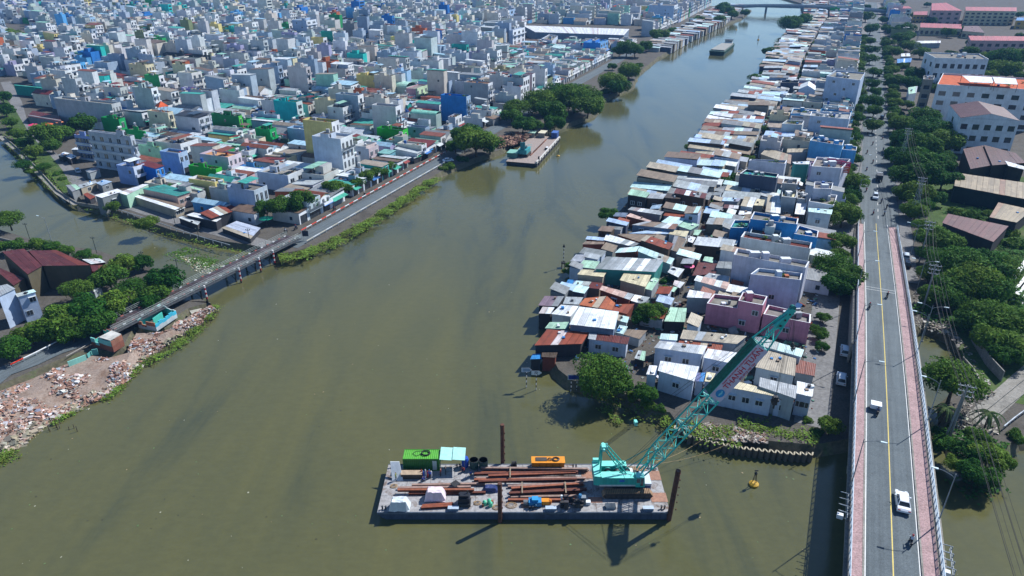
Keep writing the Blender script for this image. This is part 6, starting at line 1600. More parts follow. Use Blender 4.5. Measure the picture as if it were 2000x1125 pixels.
def person(x, y, z, rz, label, pose='stand', top=S('2c4f9a'), sc_=1.0):
    """a worker: one skinned body; clothes are shells over it"""
    J = {'pel': (0,0,.95), 'sp': (0,.02,1.2), 'ch': (0,0,1.42), 'ne': (0,0,1.55), 'hd': (0,-.02,1.68), 'sl': (-.2,0,1.45), 'sr': (.2,0,1.45), 'el': (-.3,-.03,1.15), 'er': (.3,-.03,1.15),
         'wl': (-.3,-.2,.95), 'wr': (.3,-.2,.95), 'hl': (-.1,0,.92), 'hr': (.1,0,.92), 'kl': (-.12,-.04,.5), 'kr': (.12,-.04,.5), 'al': (-.13,.03,.08), 'ar': (.13,.03,.08), 'fl': (-.14,-.14,.04), 'fr': (.14,-.14,.04)}
    if pose == 'ride':
        J.update(pel=(0,.1,.78), sp=(0,.1,1.03), ch=(0,.03,1.27), ne=(0,0,1.40), hd=(0,-.03,1.54), sl=(-.2,.02,1.3), sr=(.2,.02,1.3), el=(-.3,-.18,1.1), er=(.3,-.18,1.1), wl=(-.28,-.42,1.05), wr=(.28,-.42,1.05),
                 hl=(-.1,.08,.76), hr=(.1,.08,.76), kl=(-.19,-.3,.66), kr=(.19,-.3,.66), al=(-.16,-.12,.28), ar=(.16,-.12,.28), fl=(-.17,-.28,.24), fr=(.17,-.28,.24))
    if pose == 'crouch':
        J.update(pel=(0,.12,.4), sp=(0,.06,.62), ch=(0,-.08,.82), ne=(0,-.13,.93), hd=(0,-.2,1.04), sl=(-.19,-.06,.85), sr=(.19,-.06,.85), el=(-.26,-.28,.66), er=(.26,-.28,.66), wl=(-.12,-.45,.5), wr=(.12,-.45,.5),
                 hl=(-.1,.1,.38), hr=(.1,.1,.38), kl=(-.18,-.22,.5), kr=(.18,-.22,.5), al=(-.14,.02,.1), ar=(.14,.02,.1), fl=(-.15,-.14,.04), fr=(.15,-.14,.04))
    E = [('pel','sp'),('sp','ch'),('ch','ne'),('ne','hd'),('ch','sl'),('sl','el'),('el','wl'),('ch','sr'),('sr','er'),('er','wr'),('pel','hl'),('hl','kl'),('kl','al'),('al','fl'),('pel','hr'),('hr','kr'),('kr','ar'),('ar','fr')]
    rad = {'pel':.14,'sp':.13,'ch':.15,'ne':.06,'hd':.11,'sl':.075,'sr':.075,'el':.05,'er':.05,'wl':.038,'wr':.038,'hl':.1,'hr':.1,'kl':.07,'kr':.07,'al':.045,'ar':.045,'fl':.045,'fr':.045}
    ks = list(J); me = bpy.data.meshes.new('person'); me.from_pydata([J[k] for k in ks], [(ks.index(a), ks.index(b)) for a, b in E], [])
    me.materials.append(body_mat(top)); o = bpy.data.objects.new('person', me); COL.objects.link(o)
    sk = o.modifiers.new('skin', 'SKIN'); me.skin_vertices.new(name='') if not me.skin_vertices else None
    for i, k in enumerate(ks): me.skin_vertices[0].data[i].radius = (rad[k], rad[k]); me.skin_vertices[0].data[i].use_root = (k == 'pel')
    ss = o.modifiers.new('sub', 'SUBSURF'); ss.levels = 1; ss.render_levels = 1
    o.location = (x, y, z); o.rotation_euler = (0, 0, rz); o.scale = (sc_, sc_, sc_); tag(o, label, 'person'); return o
BM = {}
def body_mat(top):
    key = tuple(round(c, 3) for c in top)
    if key in BM: return BM[key]
    m, nt, n, p = nmat('clothed_body'); tc = N(nt, 'ShaderNodeTexCoord'); sp = N(nt, 'ShaderNodeSeparateXYZ'); nt.links.new(tc.outputs['Generated'], sp.inputs[0])
    r = ramp(nt, sp.outputs[2], [(0, (.03,.03,.035)), (.5, (.035,.04,.06)), (.54, top), (.84, top), (.86, (.32,.19,.13)), (.93, (.03,.03,.03))]); r.color_ramp.interpolation = 'CONSTANT'
    nt.links.new(r.outputs[0], p.inputs['Base Color']); p.inputs['Roughness'].default_value = .8; BM[key] = m; return m
# deck clutter
def leanboard(mb):
    mb.hexa([(-.9,-1.2,0),(.9,-1.2,0),(.9,-1.1,0),(-.9,-1.1,0),(-1.4,.9,2.2),(.1,.9,2.2),(.1,1.0,2.2),(-1.4,1.0,2.2)], S('cfd6da'))
simple('leaning_panel', 'white panel leaning beside the green container', 'panel', 'B1', 370, 560, leanboard, 'clean')
simple('generator', 'tan machine box with cables in front of the green container', 'generator', 'B1', 490, 570, lambda mb: (mb.box(-1.7,1.7,-.5,.5,0,.9,S('4a4038')), mb.box(-1.75,1.75,-.55,.55,.9,.98,S('b5a088'))), 'steel')
def bottles(mb):
    rr = random.Random(4)
    for i in range(7): x = -1+i*.33; mb.lathe((x, rr.uniform(-.2,.2), 0), [(.12,0),(.12,1.2),(.05,1.35)], rr.choice([S('b5382d'), S('2f5fa8'), S('dadada')]), 0, 7)
for i in range(6):
    c_ = [S('9f2f2d'), S('2f55a8'), S('c9ced2')][i % 3]
    simple('gas_cylinder', '%s gas cylinder in the row before the green container, %s from the left' % (['red', 'blue', 'white'][i % 3], ordn(i)), 'gas cylinder', 'B1', 580+i*18, 560+(i % 2)*14, lambda mb: mb.lathe((0,0,0), [(.13,0),(.13,1.2),(.09,1.3),(.05,1.32),(.05,1.42)], c_, 0, 8), 'clean')
simple('plastic_barrel', 'blue plastic barrel at the corner of the pale canopy', 'barrel', 'B1', 980, 470, lambda mb: mb.lathe((0,0,0), [(.55,0),(.62,.4),(.62,1.3),(.5,1.8)], S('1f4fb5'), 0, 12), 'clean')
def bin_(mb):
    mb.lathe((0,0,0), [(.75,0),(.78,1.6)], S('3d5a50'), 0, 14); mb.lathe((0,0,1.6), [(.78,0),(.7,.01),(.68,-.5)], (.02,.02,.02), 0, 14)
simple('steel_drum', 'open dark green tank near the far deck edge, left one', 'tank', 'B1', 1060, 480, bin_, 'steel'); simple('steel_drum', 'open dark rusty tank near the far deck edge, right one', 'tank', 'B1', 1145, 480, bin_, 'steel')
simple('winch', 'small black winch at the far deck edge', 'winch', 'B1', 1425, 470, lambda mb: (mb.box(-.5,.5,-.4,.4,0,.15,(.1,.1,.1)), mb.tube((-.35,0,.6),(.35,0,.6),.38,(.03,.03,.03),0,10), mb.box(-.45,-.38,-.4,.4,.1,1.1,(.04,.04,.04)), mb.box(.38,.45,-.4,.4,.1,1.1,(.04,.04,.04))), 'steel')
# orange box
def obx(mb):
    mb.box(-2.7,2.7,-.75,.75,0,1.5,S('d07a12')); mb.box(-2.8,2.8,-.82,.82,1.5,1.62,S('e08f1e')); mb.box(-2.1,-.2,-.4,.5,1.62,1.7,(.06,.05,.04))
    for i in range(5): mb.box(-2.6+i*1.1,-2.5+i*1.1,-.8,-.75,.1,1.45,S('a35f10'))
    for r_ in (.5,.42,.6): mb.path([(1.3+cos(t)*r_, sin(t)*r_*.8, 1.7+r_*.1) for t in [i*2*pi/14 for i in range(15)]], .05, (.02,.02,.02), 0, 5)
    for r_ in (.3,.36): mb.path([(.3+cos(t)*r_, sin(t)*r_*.8, 1.72+r_*.1) for t in [i*2*pi/12 for i in range(13)]], .05, (.02,.02,.02), 0, 5)
simple('power_pack', 'orange power pack with black hoses coiled on top', 'machine', 'B2', 188, 480, obx, 'clean')
def tarp(col, w_, d_, h_, sd):
    def f(mb):
        rr = random.Random(sd); n = 7; P_ = {}
        for i in range(n+1):
            for j in range(n+1):
                u, v = i/n*2-1, j/n*2-1; e = max(abs(u), abs(v)); z = h_*(1-max(0, e-.72)/.28*.93)+rr.uniform(-.05,.05)*h_; k = 1+.08*(e > .9)
                P_[i, j] = (u*w_*k+rr.uniform(-.04,.04), v*d_*k+rr.uniform(-.04,.04), max(.02, z))
        for i in range(n):
            for j in range(n): mb.face([P_[i,j], P_[i+1,j], P_[i+1,j+1], P_[i,j+1]], jit(col, .05, rr))
    return f
simple('covered_machine', 'machine under a pinkish white tarpaulin', 'tarpaulin', 'B1', 705, 760, tarp(S('e3d3dc'), 1.55, .95, 1.7, 3), 'clean')
simple('covered_machine', 'machine under a white tarpaulin near the barge end', 'tarpaulin', 'B1', 380, 850, tarp(S('cfd9de'), 1.5, .9, 1.7, 5), 'clean')
simple('cloth_bundle', 'dark blue crumpled tarpaulin between the beam rows', 'tarpaulin', 'B1', 1210, 690, tarp(S('27386b'), 1.1, .6, .8, 7), 'clean')
simple('diamond_plate', 'black diamond-shaped sheet on the short beams', 'sheet', 'B1', 890, 670, lambda mb: mb.box(-.6,.6,-.6,.6,.9,.95,(.03,.03,.03)), 'clean', pi/4)
def compressor(mb):
    mb.box(-.9,.9,-.7,.7,.2,1.5,S('1c2230')); mb.box(-.7,.7,-.5,.5,1.5,1.9,S('151a25')); mb.tube((-.9,-.7,.35),(.9,-.7,.35),.35,(.02,.02,.02),0,10); mb.box(-1,-.8,-.8,.8,0,.4,(.03,.03,.03)); mb.box(.8,1,-.8,.8,0,.4,(.03,.03,.03)); mb.tube((.5,.2,1.9),(.5,.2,2.5),.1,(.05,.05,.05))
simple('compressor', 'dark navy engine unit near the short beams', 'machine', 'B1', 972, 810, compressor, 'steel')
def hatch(mb): mb.box(-.8,.8,-.3,.3,0,.45,S('6f8298')); mb.box(-.85,.85,-.35,.35,.45,.5,S('aebfd0'))
for i, (c_, x, y) in enumerate((('B1',870,870),('B2',215,870),('B2',1105,870))): simple('hatch_box', 'low pale blue hatch box by the near deck edge, %s from the left' % ordn(i), 'hatch', c_, x, y, hatch, 'clean')
def greenpump(mb):
    for (x, y) in ((-.5,0),(.2,.35),(.45,-.3)): mb.lathe((x,y,0), [(.32,0),(.32,.7),(.12,.9)], S('5fc9a0'), 0, 8)
    mb.box(-.9,-.6,-.5,-.1,0,.5,S('7a4a35')); mb.box(.5,.9,.3,.7,0,.4,S('8a5a40'))
simple('gas_bottles', 'cluster of mint green and brown bottles with rope', 'bottles', 'B1', 1185, 825, greenpump, 'clean')
def bluepump(mb):
    mb.box(-1.1,.9,-.6,.6,.2,1.0,S('1f7fb8')); mb.box(-.6,.4,-.45,.45,1.0,1.4,S('2a93c9')); mb.tube((-1.2,0,.45),(-1.9,0,.45),.45,S('6a7075'),0,12); mb.box(-1,-.8,-.7,.7,0,.2,(.03,.03,.03)); mb.box(.6,.8,-.7,.7,0,.2,(.03,.03,.03))
    mb.tube((0,-.6,.6),(0,-.9,.6),.2,S('15597f'),0,8)
simple('pump', 'bright blue pump unit near the deck edge', 'pump', 'B2', 75, 825, bluepump, 'clean')
simple('hydraulic_hammer', 'orange yellow hammer head beside the blue pump', 'hammer', 'B2', 170, 815, lambda mb: (mb.box(-.7,.5,-.4,.4,.1,.8,S('e08f1e')), mb.lathe((.6,0,.1),[(.3,0),(.3,.6),(.15,.75)],S('c9741a'),0,8)), 'clean')
def blackeng(mb):
    rr = random.Random(9)
    for i in range(26):
        x, y = rr.uniform(-1.7,1.7), rr.uniform(-.7,.7); s_ = rr.uniform(.12,.35); mb.box(x-s_,x+s_,y-s_*.7,y+s_*.7,rr.uniform(0,.6),rr.uniform(.7,1.6),jit((.035,.035,.04),.4,rr))
    mb.tube((-1.5,.3,1.2),(-1.5,.3,1.9),.18,S('c9ced2'),0,7); mb.tube((1.4,.4,1.2),(1.4,.4,2),.25,S('4f9fd0'),0,8)
simple('engine_unit', 'black skeletal engine unit with a small blue cap', 'machine', 'B2', 400, 835, blackeng, 'steel')
simple('tool_cabinet', 'grey cabinet beside the black engine unit', 'cabinet', 'B2', 510, 815, lambda mb: (mb.box(-.4,.4,-.35,.35,0,1.5,S('7b858d')), mb.box(-.36,.36,-.37,-.35,.1,1.4,S('5c666e'))), 'clean')
simple('white_crate', 'small white crate beside the grey cabinet', 'crate', 'B2', 555, 815, lambda mb: (mb.box(-.35,.35,-.3,.3,0,.5,S('dfe4e6')), mb.box(-.38,.38,-.33,.33,.5,.56,S('eff2f4')), mb.box(-.3,.3,-.32,-.3,.1,.4,S('c9ced2'))), 'clean')
simple('deck_basket', 'low grey deck basket near the crane tracks', 'basket', 'B2', 760, 850, lambda mb: [mb.box(-.8,.8,-.4+.27*i,-.35+.27*i,0,.5,S('8b98a3')) for i in range(4)]+[mb.box(-.8,-.72,-.4,.45,0,.5,S('5b6873')), mb.box(.72,.8,-.4,.45,0,.5,S('5b6873'))], 'steel')
for i, (c_, x, y, r_) in enumerate((('B1',1400,830,.9),('B1',325,655,.6),('B2',1155,500,.5),('B1',1090,810,.6),('B1',1265,850,.7))):
    def rope(mb):
        rr = random.Random(i)
        for k in range(4):
            q = r_*(1-k*.16); mb.path([(cos(t)*q+rr.uniform(-.06,.06), sin(t)*q*.8, .05+k*.05) for t in [j*2*pi/14 for j in range(15)]], .035, S('a58a66') if i != 2 else (.02,.02,.02), 0, 5)
    simple('rope_coil', ['tan rope heap left of the blue pump', 'thin rope ring near the barge end', 'black cable loop behind the crane', 'small tan rope heap by the mint bottles', 'loose tan rope by the standing pile'][i], 'rope', c_, x, y, rope, 'clean')
workers = [('B1',345,600,S('7a8a55'),'stand','worker in a pale hat at the barge end'),('B1',755,560,S('8a3a30'),'stand','worker in rust red shirt at the container door'),('B1',800,545,S('2f4f5a'),'stand','worker in teal shirt beside the container door'),
           ('B1',1030,560,S('3a4f8a'),'crouch','crouching worker in blue at the beam ends'),('B1',965,520,S('b52d3a'),'crouch','crouching worker in red by the blue barrel'),('B1',590,610,S('2438a0'),'crouch','crouching worker in bright blue before the gas cylinders'),('B1',655,580,S('2f4fa8'),'stand','standing worker in blue right of the gas cylinders')]
for c_, x, y, col, pose, lab in workers:
    wx, wy = bp(c_, x, y); person(wx, wy, DZ, R.uniform(0, 6), lab, pose, col)
# spud piles
def pile(px, py, topx, topy, lab, r_=.36, y_=None, wedge=False):
    x, y = PX(px, py, 0)
    if y_: y = y_; 
    zt, xt = zat(topx, topy, y)
    mb = MB(); mb.tube((x if not y_ else xt, y, -2), (xt, y, zt), r_, (.5,.5,.5), 0, 12); mb.tube((xt, y, zt-.5), (xt, y, zt-.48), r_+.05, (.5,.5,.5), 0, 12)
    for k in range(5): mb.box(xt+r_-.02, xt+r_+.1, y-.08, y+.08, zt*(.2+.15*k), zt*(.2+.15*k)+.3)
    o = mb.build('spud_pile', M['steelrust']); tag(o, lab, 'pile', 'spud piles holding the barge'); return o
pile(1305, 1015, 1325, 919, 'leaning dark steel pile at the crane end of the barge', .4)
pile(978, 1022, 976, 944, 'dark steel pile rising through the near side of the barge', .34, BY0-.45)
pile(982, 906, 981, 829, 'dark steel pile on the far side of the barge', .34, BY1+.55)
# ------------------------------------------------------------------ crawler crane
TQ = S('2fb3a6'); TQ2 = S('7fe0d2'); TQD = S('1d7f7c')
cr = thing('crawler_crane', (17.2, 86.6, DZ), 'turquoise lattice-boom crawler crane with a white banner on its boom', 'crane')
cy = 85.4; tx0, tx1 = 14.3, 22.3
# tracks
for yy, in ((83.2,), (88.4,)):
    tr = MB(); prof = [(tx0+.1, .55), (tx0+.5, 1.1), (tx1-.5, 1.1), (tx1-.1, .55), (tx1-.5, .02), (tx0+.5, .02)]
    q0 = [(x, yy, DZ+z) for x, z in prof]; q1 = [(x, yy+1.1, DZ+z) for x, z in prof]
    tr.face(q0[::-1], (.03,.03,.03)); tr.face(q1, (.03,.03,.03))
    for i in range(6): j = (i+1) % 6; tr.face([q0[i], q0[j], q1[j], q1[i]], (.03,.03,.03))
    tb_ = wpart(tr, 'track_frame', M['steel'], cr)
    pm_ = MB(); pm_.box(-.10,.10,-.56,.56,-.03,.05,S('9a7d5f')); shoe = pm_.mesh('track_shoe', M['steel'])
    for k in range(26):
        f = k/25; o = link('track_shoe', shoe, cr); o.location = Vector((tx0+.5+(tx1-tx0-1)*f, yy+.55, DZ+1.15))-Vector(cr.location)
        if k < 8:
            for e in (0, 1):
                o = link('track_shoe', shoe, cr); pass
                xx = (tx0+.1+.4*(k % 4)/4) if e == 0 else (tx1-.1-.4*(k % 4)/4); zz = .55+.55*(k % 4)/4*(1 if k < 4 else -1)
                o.location = Vector((xx-.05+.1*e, yy+.55, DZ+zz))-Vector(cr.location); o.rotation_euler = (0, radians(-52 if (e == 0) == (k < 4) else 52), 0)
    for k in range(8):
        mb = MB(); x = tx0+.9+k*.88; mb.tube((x, yy-.05, DZ+.42), (x, yy+1.15, DZ+.42), .3, (.05,.045,.04), 0, 8); wpart(mb, 'track_roller', M['steel'], cr)
mb = MB(); mb.box(16.2, 20.4, 84.2, 88.5, DZ+.5, DZ+1.3, S('2a2f33')); mb.tube((18.2,86.3,DZ+1.3), (18.2,86.3,DZ+1.6), 1.4, (.05,.05,.05), 0, 16); wpart(mb, 'car_body', M['steel'], cr)
# house
ux0, ux1, uy0, uy1 = 13.9, 19.7, 84.3, 88.3; uz = DZ+1.6
mb = MB(); mb.box(ux0, ux1, uy0, uy1, uz, uz+.3, S('d5dad8')); wpart(mb, 'turntable_deck', M['clean'], cr)
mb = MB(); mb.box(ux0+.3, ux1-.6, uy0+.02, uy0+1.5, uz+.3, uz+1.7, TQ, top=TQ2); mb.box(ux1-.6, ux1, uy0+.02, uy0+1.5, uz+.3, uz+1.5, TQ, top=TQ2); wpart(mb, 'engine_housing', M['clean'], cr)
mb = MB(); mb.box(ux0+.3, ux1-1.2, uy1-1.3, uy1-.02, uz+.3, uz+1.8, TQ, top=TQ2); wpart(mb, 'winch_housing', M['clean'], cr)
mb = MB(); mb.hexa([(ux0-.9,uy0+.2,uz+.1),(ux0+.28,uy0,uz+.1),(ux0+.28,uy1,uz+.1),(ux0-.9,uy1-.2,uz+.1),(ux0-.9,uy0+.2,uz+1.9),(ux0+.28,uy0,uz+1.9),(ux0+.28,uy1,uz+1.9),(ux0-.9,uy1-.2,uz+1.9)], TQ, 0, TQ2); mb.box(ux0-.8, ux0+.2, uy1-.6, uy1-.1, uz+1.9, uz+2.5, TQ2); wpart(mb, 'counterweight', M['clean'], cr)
for k in range(3):
    mb = MB(); x = ux0+1.5+k*1.5; mb.tube((x, uy0+1.6, uz+1.0), (x, uy1-1.4, uz+1.0), .5, (.04,.04,.045) if k != 1 else S('3a3a3c'), 0, 12); mb.tube((x, uy0+1.6, uz+1.0), (x, uy0+1.72, uz+1.0), .68, S('4fc0b2'), 0, 14); mb.tube((x, uy1-1.52, uz+1.0), (x, uy1-1.4, uz+1.0), .68, S('4fc0b2'), 0, 14); wpart(mb, 'winch_drum', M['steel'], cr)
for k in range(7):
    mb = MB(); x = ux0+.8+k*.85; mb.box(x-.3, x+.3, uy0-.01, uy0+.015, uz+.5, uz+1.7, mul(TQ, .85)); wpart(mb, 'door_panel', M['clean'], cr)
mb = MB(); mb.box(ux0+3.1, ux0+3.9, uy0-.02, uy0-.012, uz+.9, uz+1.35, S('2a6fc0')); wpart(mb, 'emblem', M['clean'], cr)
# railing and grab rails on the house
mb = MB()
for (a, b) in (((ux0, uy0, uz+2.5), (ux1-1, uy0, uz+2.5)), ((ux0, uy0, uz+2.0), (ux0, uy0, uz+2.5)), ((ux0+2, uy0, uz+2.0), (ux0+2, uy0, uz+2.5)), ((ux0+4, uy0, uz+2.0), (ux0+4, uy0, uz+2.5)), ((ux1-1, uy0, uz+2.0), (ux1-1, uy0, uz+2.5))): mb.tube(a, b, .03, S('dfe4e4'), 0, 4)
wpart(mb, 'guard_rail', M['clean'], cr)
# cab
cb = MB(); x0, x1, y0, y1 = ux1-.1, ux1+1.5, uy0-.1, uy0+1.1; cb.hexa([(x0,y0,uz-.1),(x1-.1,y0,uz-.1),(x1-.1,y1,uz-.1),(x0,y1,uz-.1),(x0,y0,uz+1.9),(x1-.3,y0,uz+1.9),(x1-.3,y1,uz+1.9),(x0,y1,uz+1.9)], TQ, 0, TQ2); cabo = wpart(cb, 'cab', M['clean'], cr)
for q in (((x0+.1,x0+.65),(uz+.8,uz+1.7)), ((x0+.75,x1-.4),(uz+.2,uz+1.7))):
    mb = MB(); mb.box(q[0][0], q[0][1], y0-.02, y0-.003, q[1][0], q[1][1]); g_ = mb.build('cab_window', M['glass']); g_.parent = cabo
mb = MB(); mb.face([(x1-.09,y0+.08,uz+.2),(x1-.09,y1-.08,uz+.2),(x1-.27,y1-.08,uz+1.75),(x1-.27,y0+.08,uz+1.75)]); g_ = mb.build('cab_window', M['glass']); g_.parent = cabo
# lattice helpers
foot = Vector((20.6, 87.0, DZ+2.0)); tip = Vector((41.3, 89.6, 32.3)); bd = (tip-foot); BL = bd.length; bd = bd/BL
side = Vector((0, 1, 0)); side = (side-bd*side.dot(bd)).normalized(); upn = side.cross(bd).normalized()
if upn.z < 0: upn = -upn
def bpt(t, a, b):      # along, side, up ; section tapers at both ends
    k = min(1, max(.28, t/.14)) if t < .14 else (min(1, max(.38, (1-t)/.2)) if t > .8 else 1)
    return foot+bd*(BL*t)+side*(a*1.05*(k if t > .5 else 1))+upn*(b*1.0*k)
mbs = []
for a in (-1, 1):
    for b in (-1, 1):
        mb = MB(); ts = [0, .14, .3, .47, .64, .8, .95]
        for i in range(len(ts)-1): mb.tube(bpt(ts[i], a, b), bpt(ts[i+1], a, b), .13, S('38c4b6'), 0, 6)
        wpart(mb, 'boom_chord', M['clean'], cr)
nb = 26
for i in range(nb):
    t0, t1 = .03+.92*i/nb, .03+.92*(i+1)/nb
    for fidx, (c0, c1) in enumerate((((-1,-1),(-1,1)), ((1,-1),(1,1)), ((-1,-1),(1,-1)), ((-1,1),(1,1)))):
        mb = MB(); p, q = (c0, c1) if i % 2 else (c1, c0); mb.tube(bpt(t0, *p), bpt(t1, *q), .06, jit(S('5adccd'), .1), 0, 4, caps=False); wpart(mb, 'boom_lacing', M['clean'], cr)
for t in (.14, .31, .48, .66, .8):
    mb = MB()
    for c0, c1 in (((-1,-1),(-1,1)), ((-1,1),(1,1)), ((1,1),(1,-1)), ((1,-1),(-1,-1)), ((-1,-1),(1,1))): mb.tube(bpt(t, *c0), bpt(t, *c1), .06, S('8fe0d6'), 0, 5)
    wpart(mb, 'boom_frame', M['clean'], cr)
# plated head
mb = MB(); P8 = [bpt(.9, -1, -1), bpt(.9, 1, -1), bpt(.9, 1, 1), bpt(.9, -1, 1)]; Q8 = [tip-side*.4-upn*.4, tip+side*.4-upn*.4, tip+side*.4+upn*.35, tip-side*.4+upn*.35]
for i in range(4): j = (i+1) % 4; mb.face([P8[i], P8[j], Q8[j], Q8[i]], TQ)
mb.face(Q8, TQ); wpart(mb, 'boom_head', M['clean'], cr)
for k in range(3):
    mb = MB(); c = foot+bd*(BL*(.915+.03*k))-side*(.62-.08*k); mb.tube(c-side*.03, c-side*.0, .2-.03*k, (.02,.04,.04), 0, 10); wpart(mb, 'lightening_hole', M['dark'], cr)
for k in (-1, 1):
    mb = MB(); c = tip+upn*.2+bd*.1; mb.tube(c+side*(k*.15-.08), c+side*(k*.15+.08), .42, TQD, 0, 14); wpart(mb, 'sheave', M['steel'], cr)
# walkway inside the boom
mb = MB(); a, b = bpt(.12, 0, -.2), bpt(.46, 0, -.2); mb.hexa([a-side*.18, b-side*.18, b+side*.18, a+side*.18, a-side*.18+upn*.05, b-side*.18+upn*.05, b+side*.18+upn*.05, a+side*.18+upn*.05], S('b09a86')); wpart(mb, 'boom_walkway', M['steel'], cr)
# green windbreak panel (far side of the boom) and white banner (near side)
ta, tb2 = .50, .80
mb = MB(); e = .86+.06
for (sa, sb) in ((0, 1),):
    p = foot+bd*(BL*ta)+upn*(1.12)-side*1.1; q = foot+bd*(BL*tb2)+upn*(1.12)-side*1.1; n_ = 8
    for i in range(n_):
        f0, f1 = i/n_, (i+1)/n_; w0 = .02*sin(i*2.1); a, b = p.lerp(q, f0), p.lerp(q, f1)
        mb.hexa([a+upn*w0, b+upn*w0, b+side*2.2+upn*w0, a+side*2.2+upn*w0, a+upn*(.04+w0), b+upn*(.04+w0), b+side*2.2+upn*(.04+w0), a+side*2.2+upn*(.04+w0)], S('1a7a68'))
o = mb.build('green_netting', M['net']); tag(o, 'dark green sheet stretched along the top face of the boom', 'netting')
bo = thing('banner', tuple(foot+bd*(BL*ta)), 'white banner with red lettering THANH TUAN on the crane boom', 'banner')
c0 = foot+bd*(BL*ta)-side*1.18-upn*1.12; ax = bd*(BL*(tb2-ta)); ay = upn*2.2; nrm = -side
mb = MB(); th = nrm*.03; mb.hexa([c0+th, c0+ax+th, c0+ax, c0, c0+ay+th, c0+ax+ay+th, c0+ax+ay, c0+ay], S('c9c3d6')); wpart(mb, 'panel', M['clean'], bo)
def text(body, size, f, g, mat, name='lettering'):
    cu = bpy.data.curves.new(name, 'FONT'); cu.body = body; cu.size = size; cu.extrude = .012; cu.offset = .012; cu.align_x = 'CENTER'; cu.align_y = 'CENTER'; cu.materials.append(mat)
    o = bpy.data.objects.new(name, cu); COL.objects.link(o); X = bd; Z = nrm; Y = Z.cross(X)
    pos = c0+ax*f+ay*g+nrm*.055
    o.matrix_world = Matrix(((X.x,Y.x,Z.x,pos.x),(X.y,Y.y,Z.y,pos.y),(X.z,Y.z,Z.z,pos.z),(0,0,0,1)))
    bpy.context.view_layer.update(); me = bpy.data.meshes.new_from_object(o); mw = o.matrix_world.copy(); bpy.data.objects.remove(o)
    me.transform(Matrix.Translation(-Vector(bo.location)) @ mw); me.materials.clear(); me.materials.append(mat); o = link(name, me, bo); o.location = (0, 0, 0); return o
redm = mat_simple('red_lettering', (.50,.02,.04), .7, 0, .3, 5, .1, 0)
vis = nrm.dot(Vector((0, 0, H))-c0) 
text('THANH TU\u00c2N', 1.25, .60, .50, redm)
text('THANH TUAN STC INVEST & CONSTRUCTION CO.,LTD', .30, .60, .86, redm); text('\u0110T: 0913 905 734', .46, .60, .13, redm)
mb = MB(); cc = c0+ax*.115+ay*.5+nrm*.04
ring = [cc+bd*cos(t)*.72+upn*sin(t)*.72 for t in [i*2*pi/24 for i in range(24)]]
mb.face([p+nrm*.01 for p in ring], S('2a8fc9')); 
mb.face([cc+bd*x_*.6+upn*y_*.6+nrm*.02 for x_, y_ in ((-.9,-.1),(-.3,.25),(.3,.0),(.9,.3),(.8,-.2),(.2,-.45),(-.5,-.3))], S('7fd0dc'))
wpart(mb, 'round_logo', M['clean'], bo)
# gantry (A-frame)
gt = Vector((14.4, 86.4, 9.2))
for yo in (-1, 1):
    mb = MB(); mb.tube((14.0, 86.4+yo*1.1, uz+1), gt+Vector((-.3, yo*.6, 0)), .14, TQ, 0, 6); wpart(mb, 'gantry_strut', M['clean'], cr)
    mb = MB(); a = Vector((18.0, 86.4+yo*1.2, uz+1.2)); b = gt+Vector((.2, yo*.6, 0)); mb.tube(a, b, .09, TQ, 0, 6); mb.tube(a+Vector((.35,0,.35)), b+Vector((.3,0,.3)), .09, TQ, 0, 6)
    for i in range(7): p, q = a.lerp(b, i/7), (a+Vector((.35,0,.35))).lerp(b+Vector((.3,0,.3)), (i+1)/7); mb.tube(p, q, .04, S('5fd0c2'), 0, 4)
    wpart(mb, 'gantry_leg', M['clean'], cr)
mb = MB(); mb.tube(gt+Vector((0,-.9,.1)), gt+Vector((0,.9,.1)), .22, TQ2, 0, 8); mb.box(gt.x-.3,gt.x+.7,gt.y-.5,gt.y+.5,gt.z,gt.z+.5,TQ2); wpart(mb, 'gantry_head', M['clean'], cr)
brd = gt.lerp(tip, .18)+Vector((0, 0, .25))
mb = MB(); mb.obox((brd.x, brd.y), (.9, .1), (-.1, .9), .25, .4, brd.z-.35, brd.z+.35, TQ2); wpart(mb, 'bridle_block', M['clean'], cr)
for k in range(6):
    mb = MB(); o_ = side*(-.5+k*.2); mb.tube(gt+o_+Vector((0,0,.2)), brd+o_, .028, (.02,.02,.02), 0, 4, caps=False); wpart(mb, 'luffing_rope', M['dark'], cr)
for k in (-1, 1):
    mb = MB(); mb.tube(brd+side*.4*k, foot+bd*(BL*.97)+upn*.4+side*.4*k, .035, (.03,.05,.05), 0, 4, caps=False); wpart(mb, 'pendant_rope', M['dark'], cr)
    mb = MB(); mb.tube(Vector((17.5, 86.4+k*.3, uz+1.5)), foot+bd*(BL*.9)+upn*.9+side*.15*k, .03, (.02,.02,.02), 0, 4, caps=False); wpart(mb, 'hoist_rope', M['dark'], cr)
    mb = MB(); a = Vector((16.5, 86.4+k*.9, uz+1.3)); mb.tube(a, foot+bd*(BL*.16)+upn*.85+side*.6*k, .07, TQD, 0, 5); wpart(mb, 'backstop', M['clean'], cr)
hk = tip+bd*.2
for k in (-1, 1):
    mb = MB(); mb.tube(hk+side*.25*k, (hk.x+.25*0, hk.y+.15*k, 16.6), .03, (.02,.02,.02), 0, 4, caps=False); wpart(mb, 'hoist_rope', M['dark'], cr)
    mb = MB(); mb.tube(hk+bd*.3+side*.25*k, (hk.x+.9, hk.y+.15*k, 26.5), .03, (.02,.02,.02), 0, 4, caps=False); wpart(mb, 'hoist_rope', M['dark'], cr)
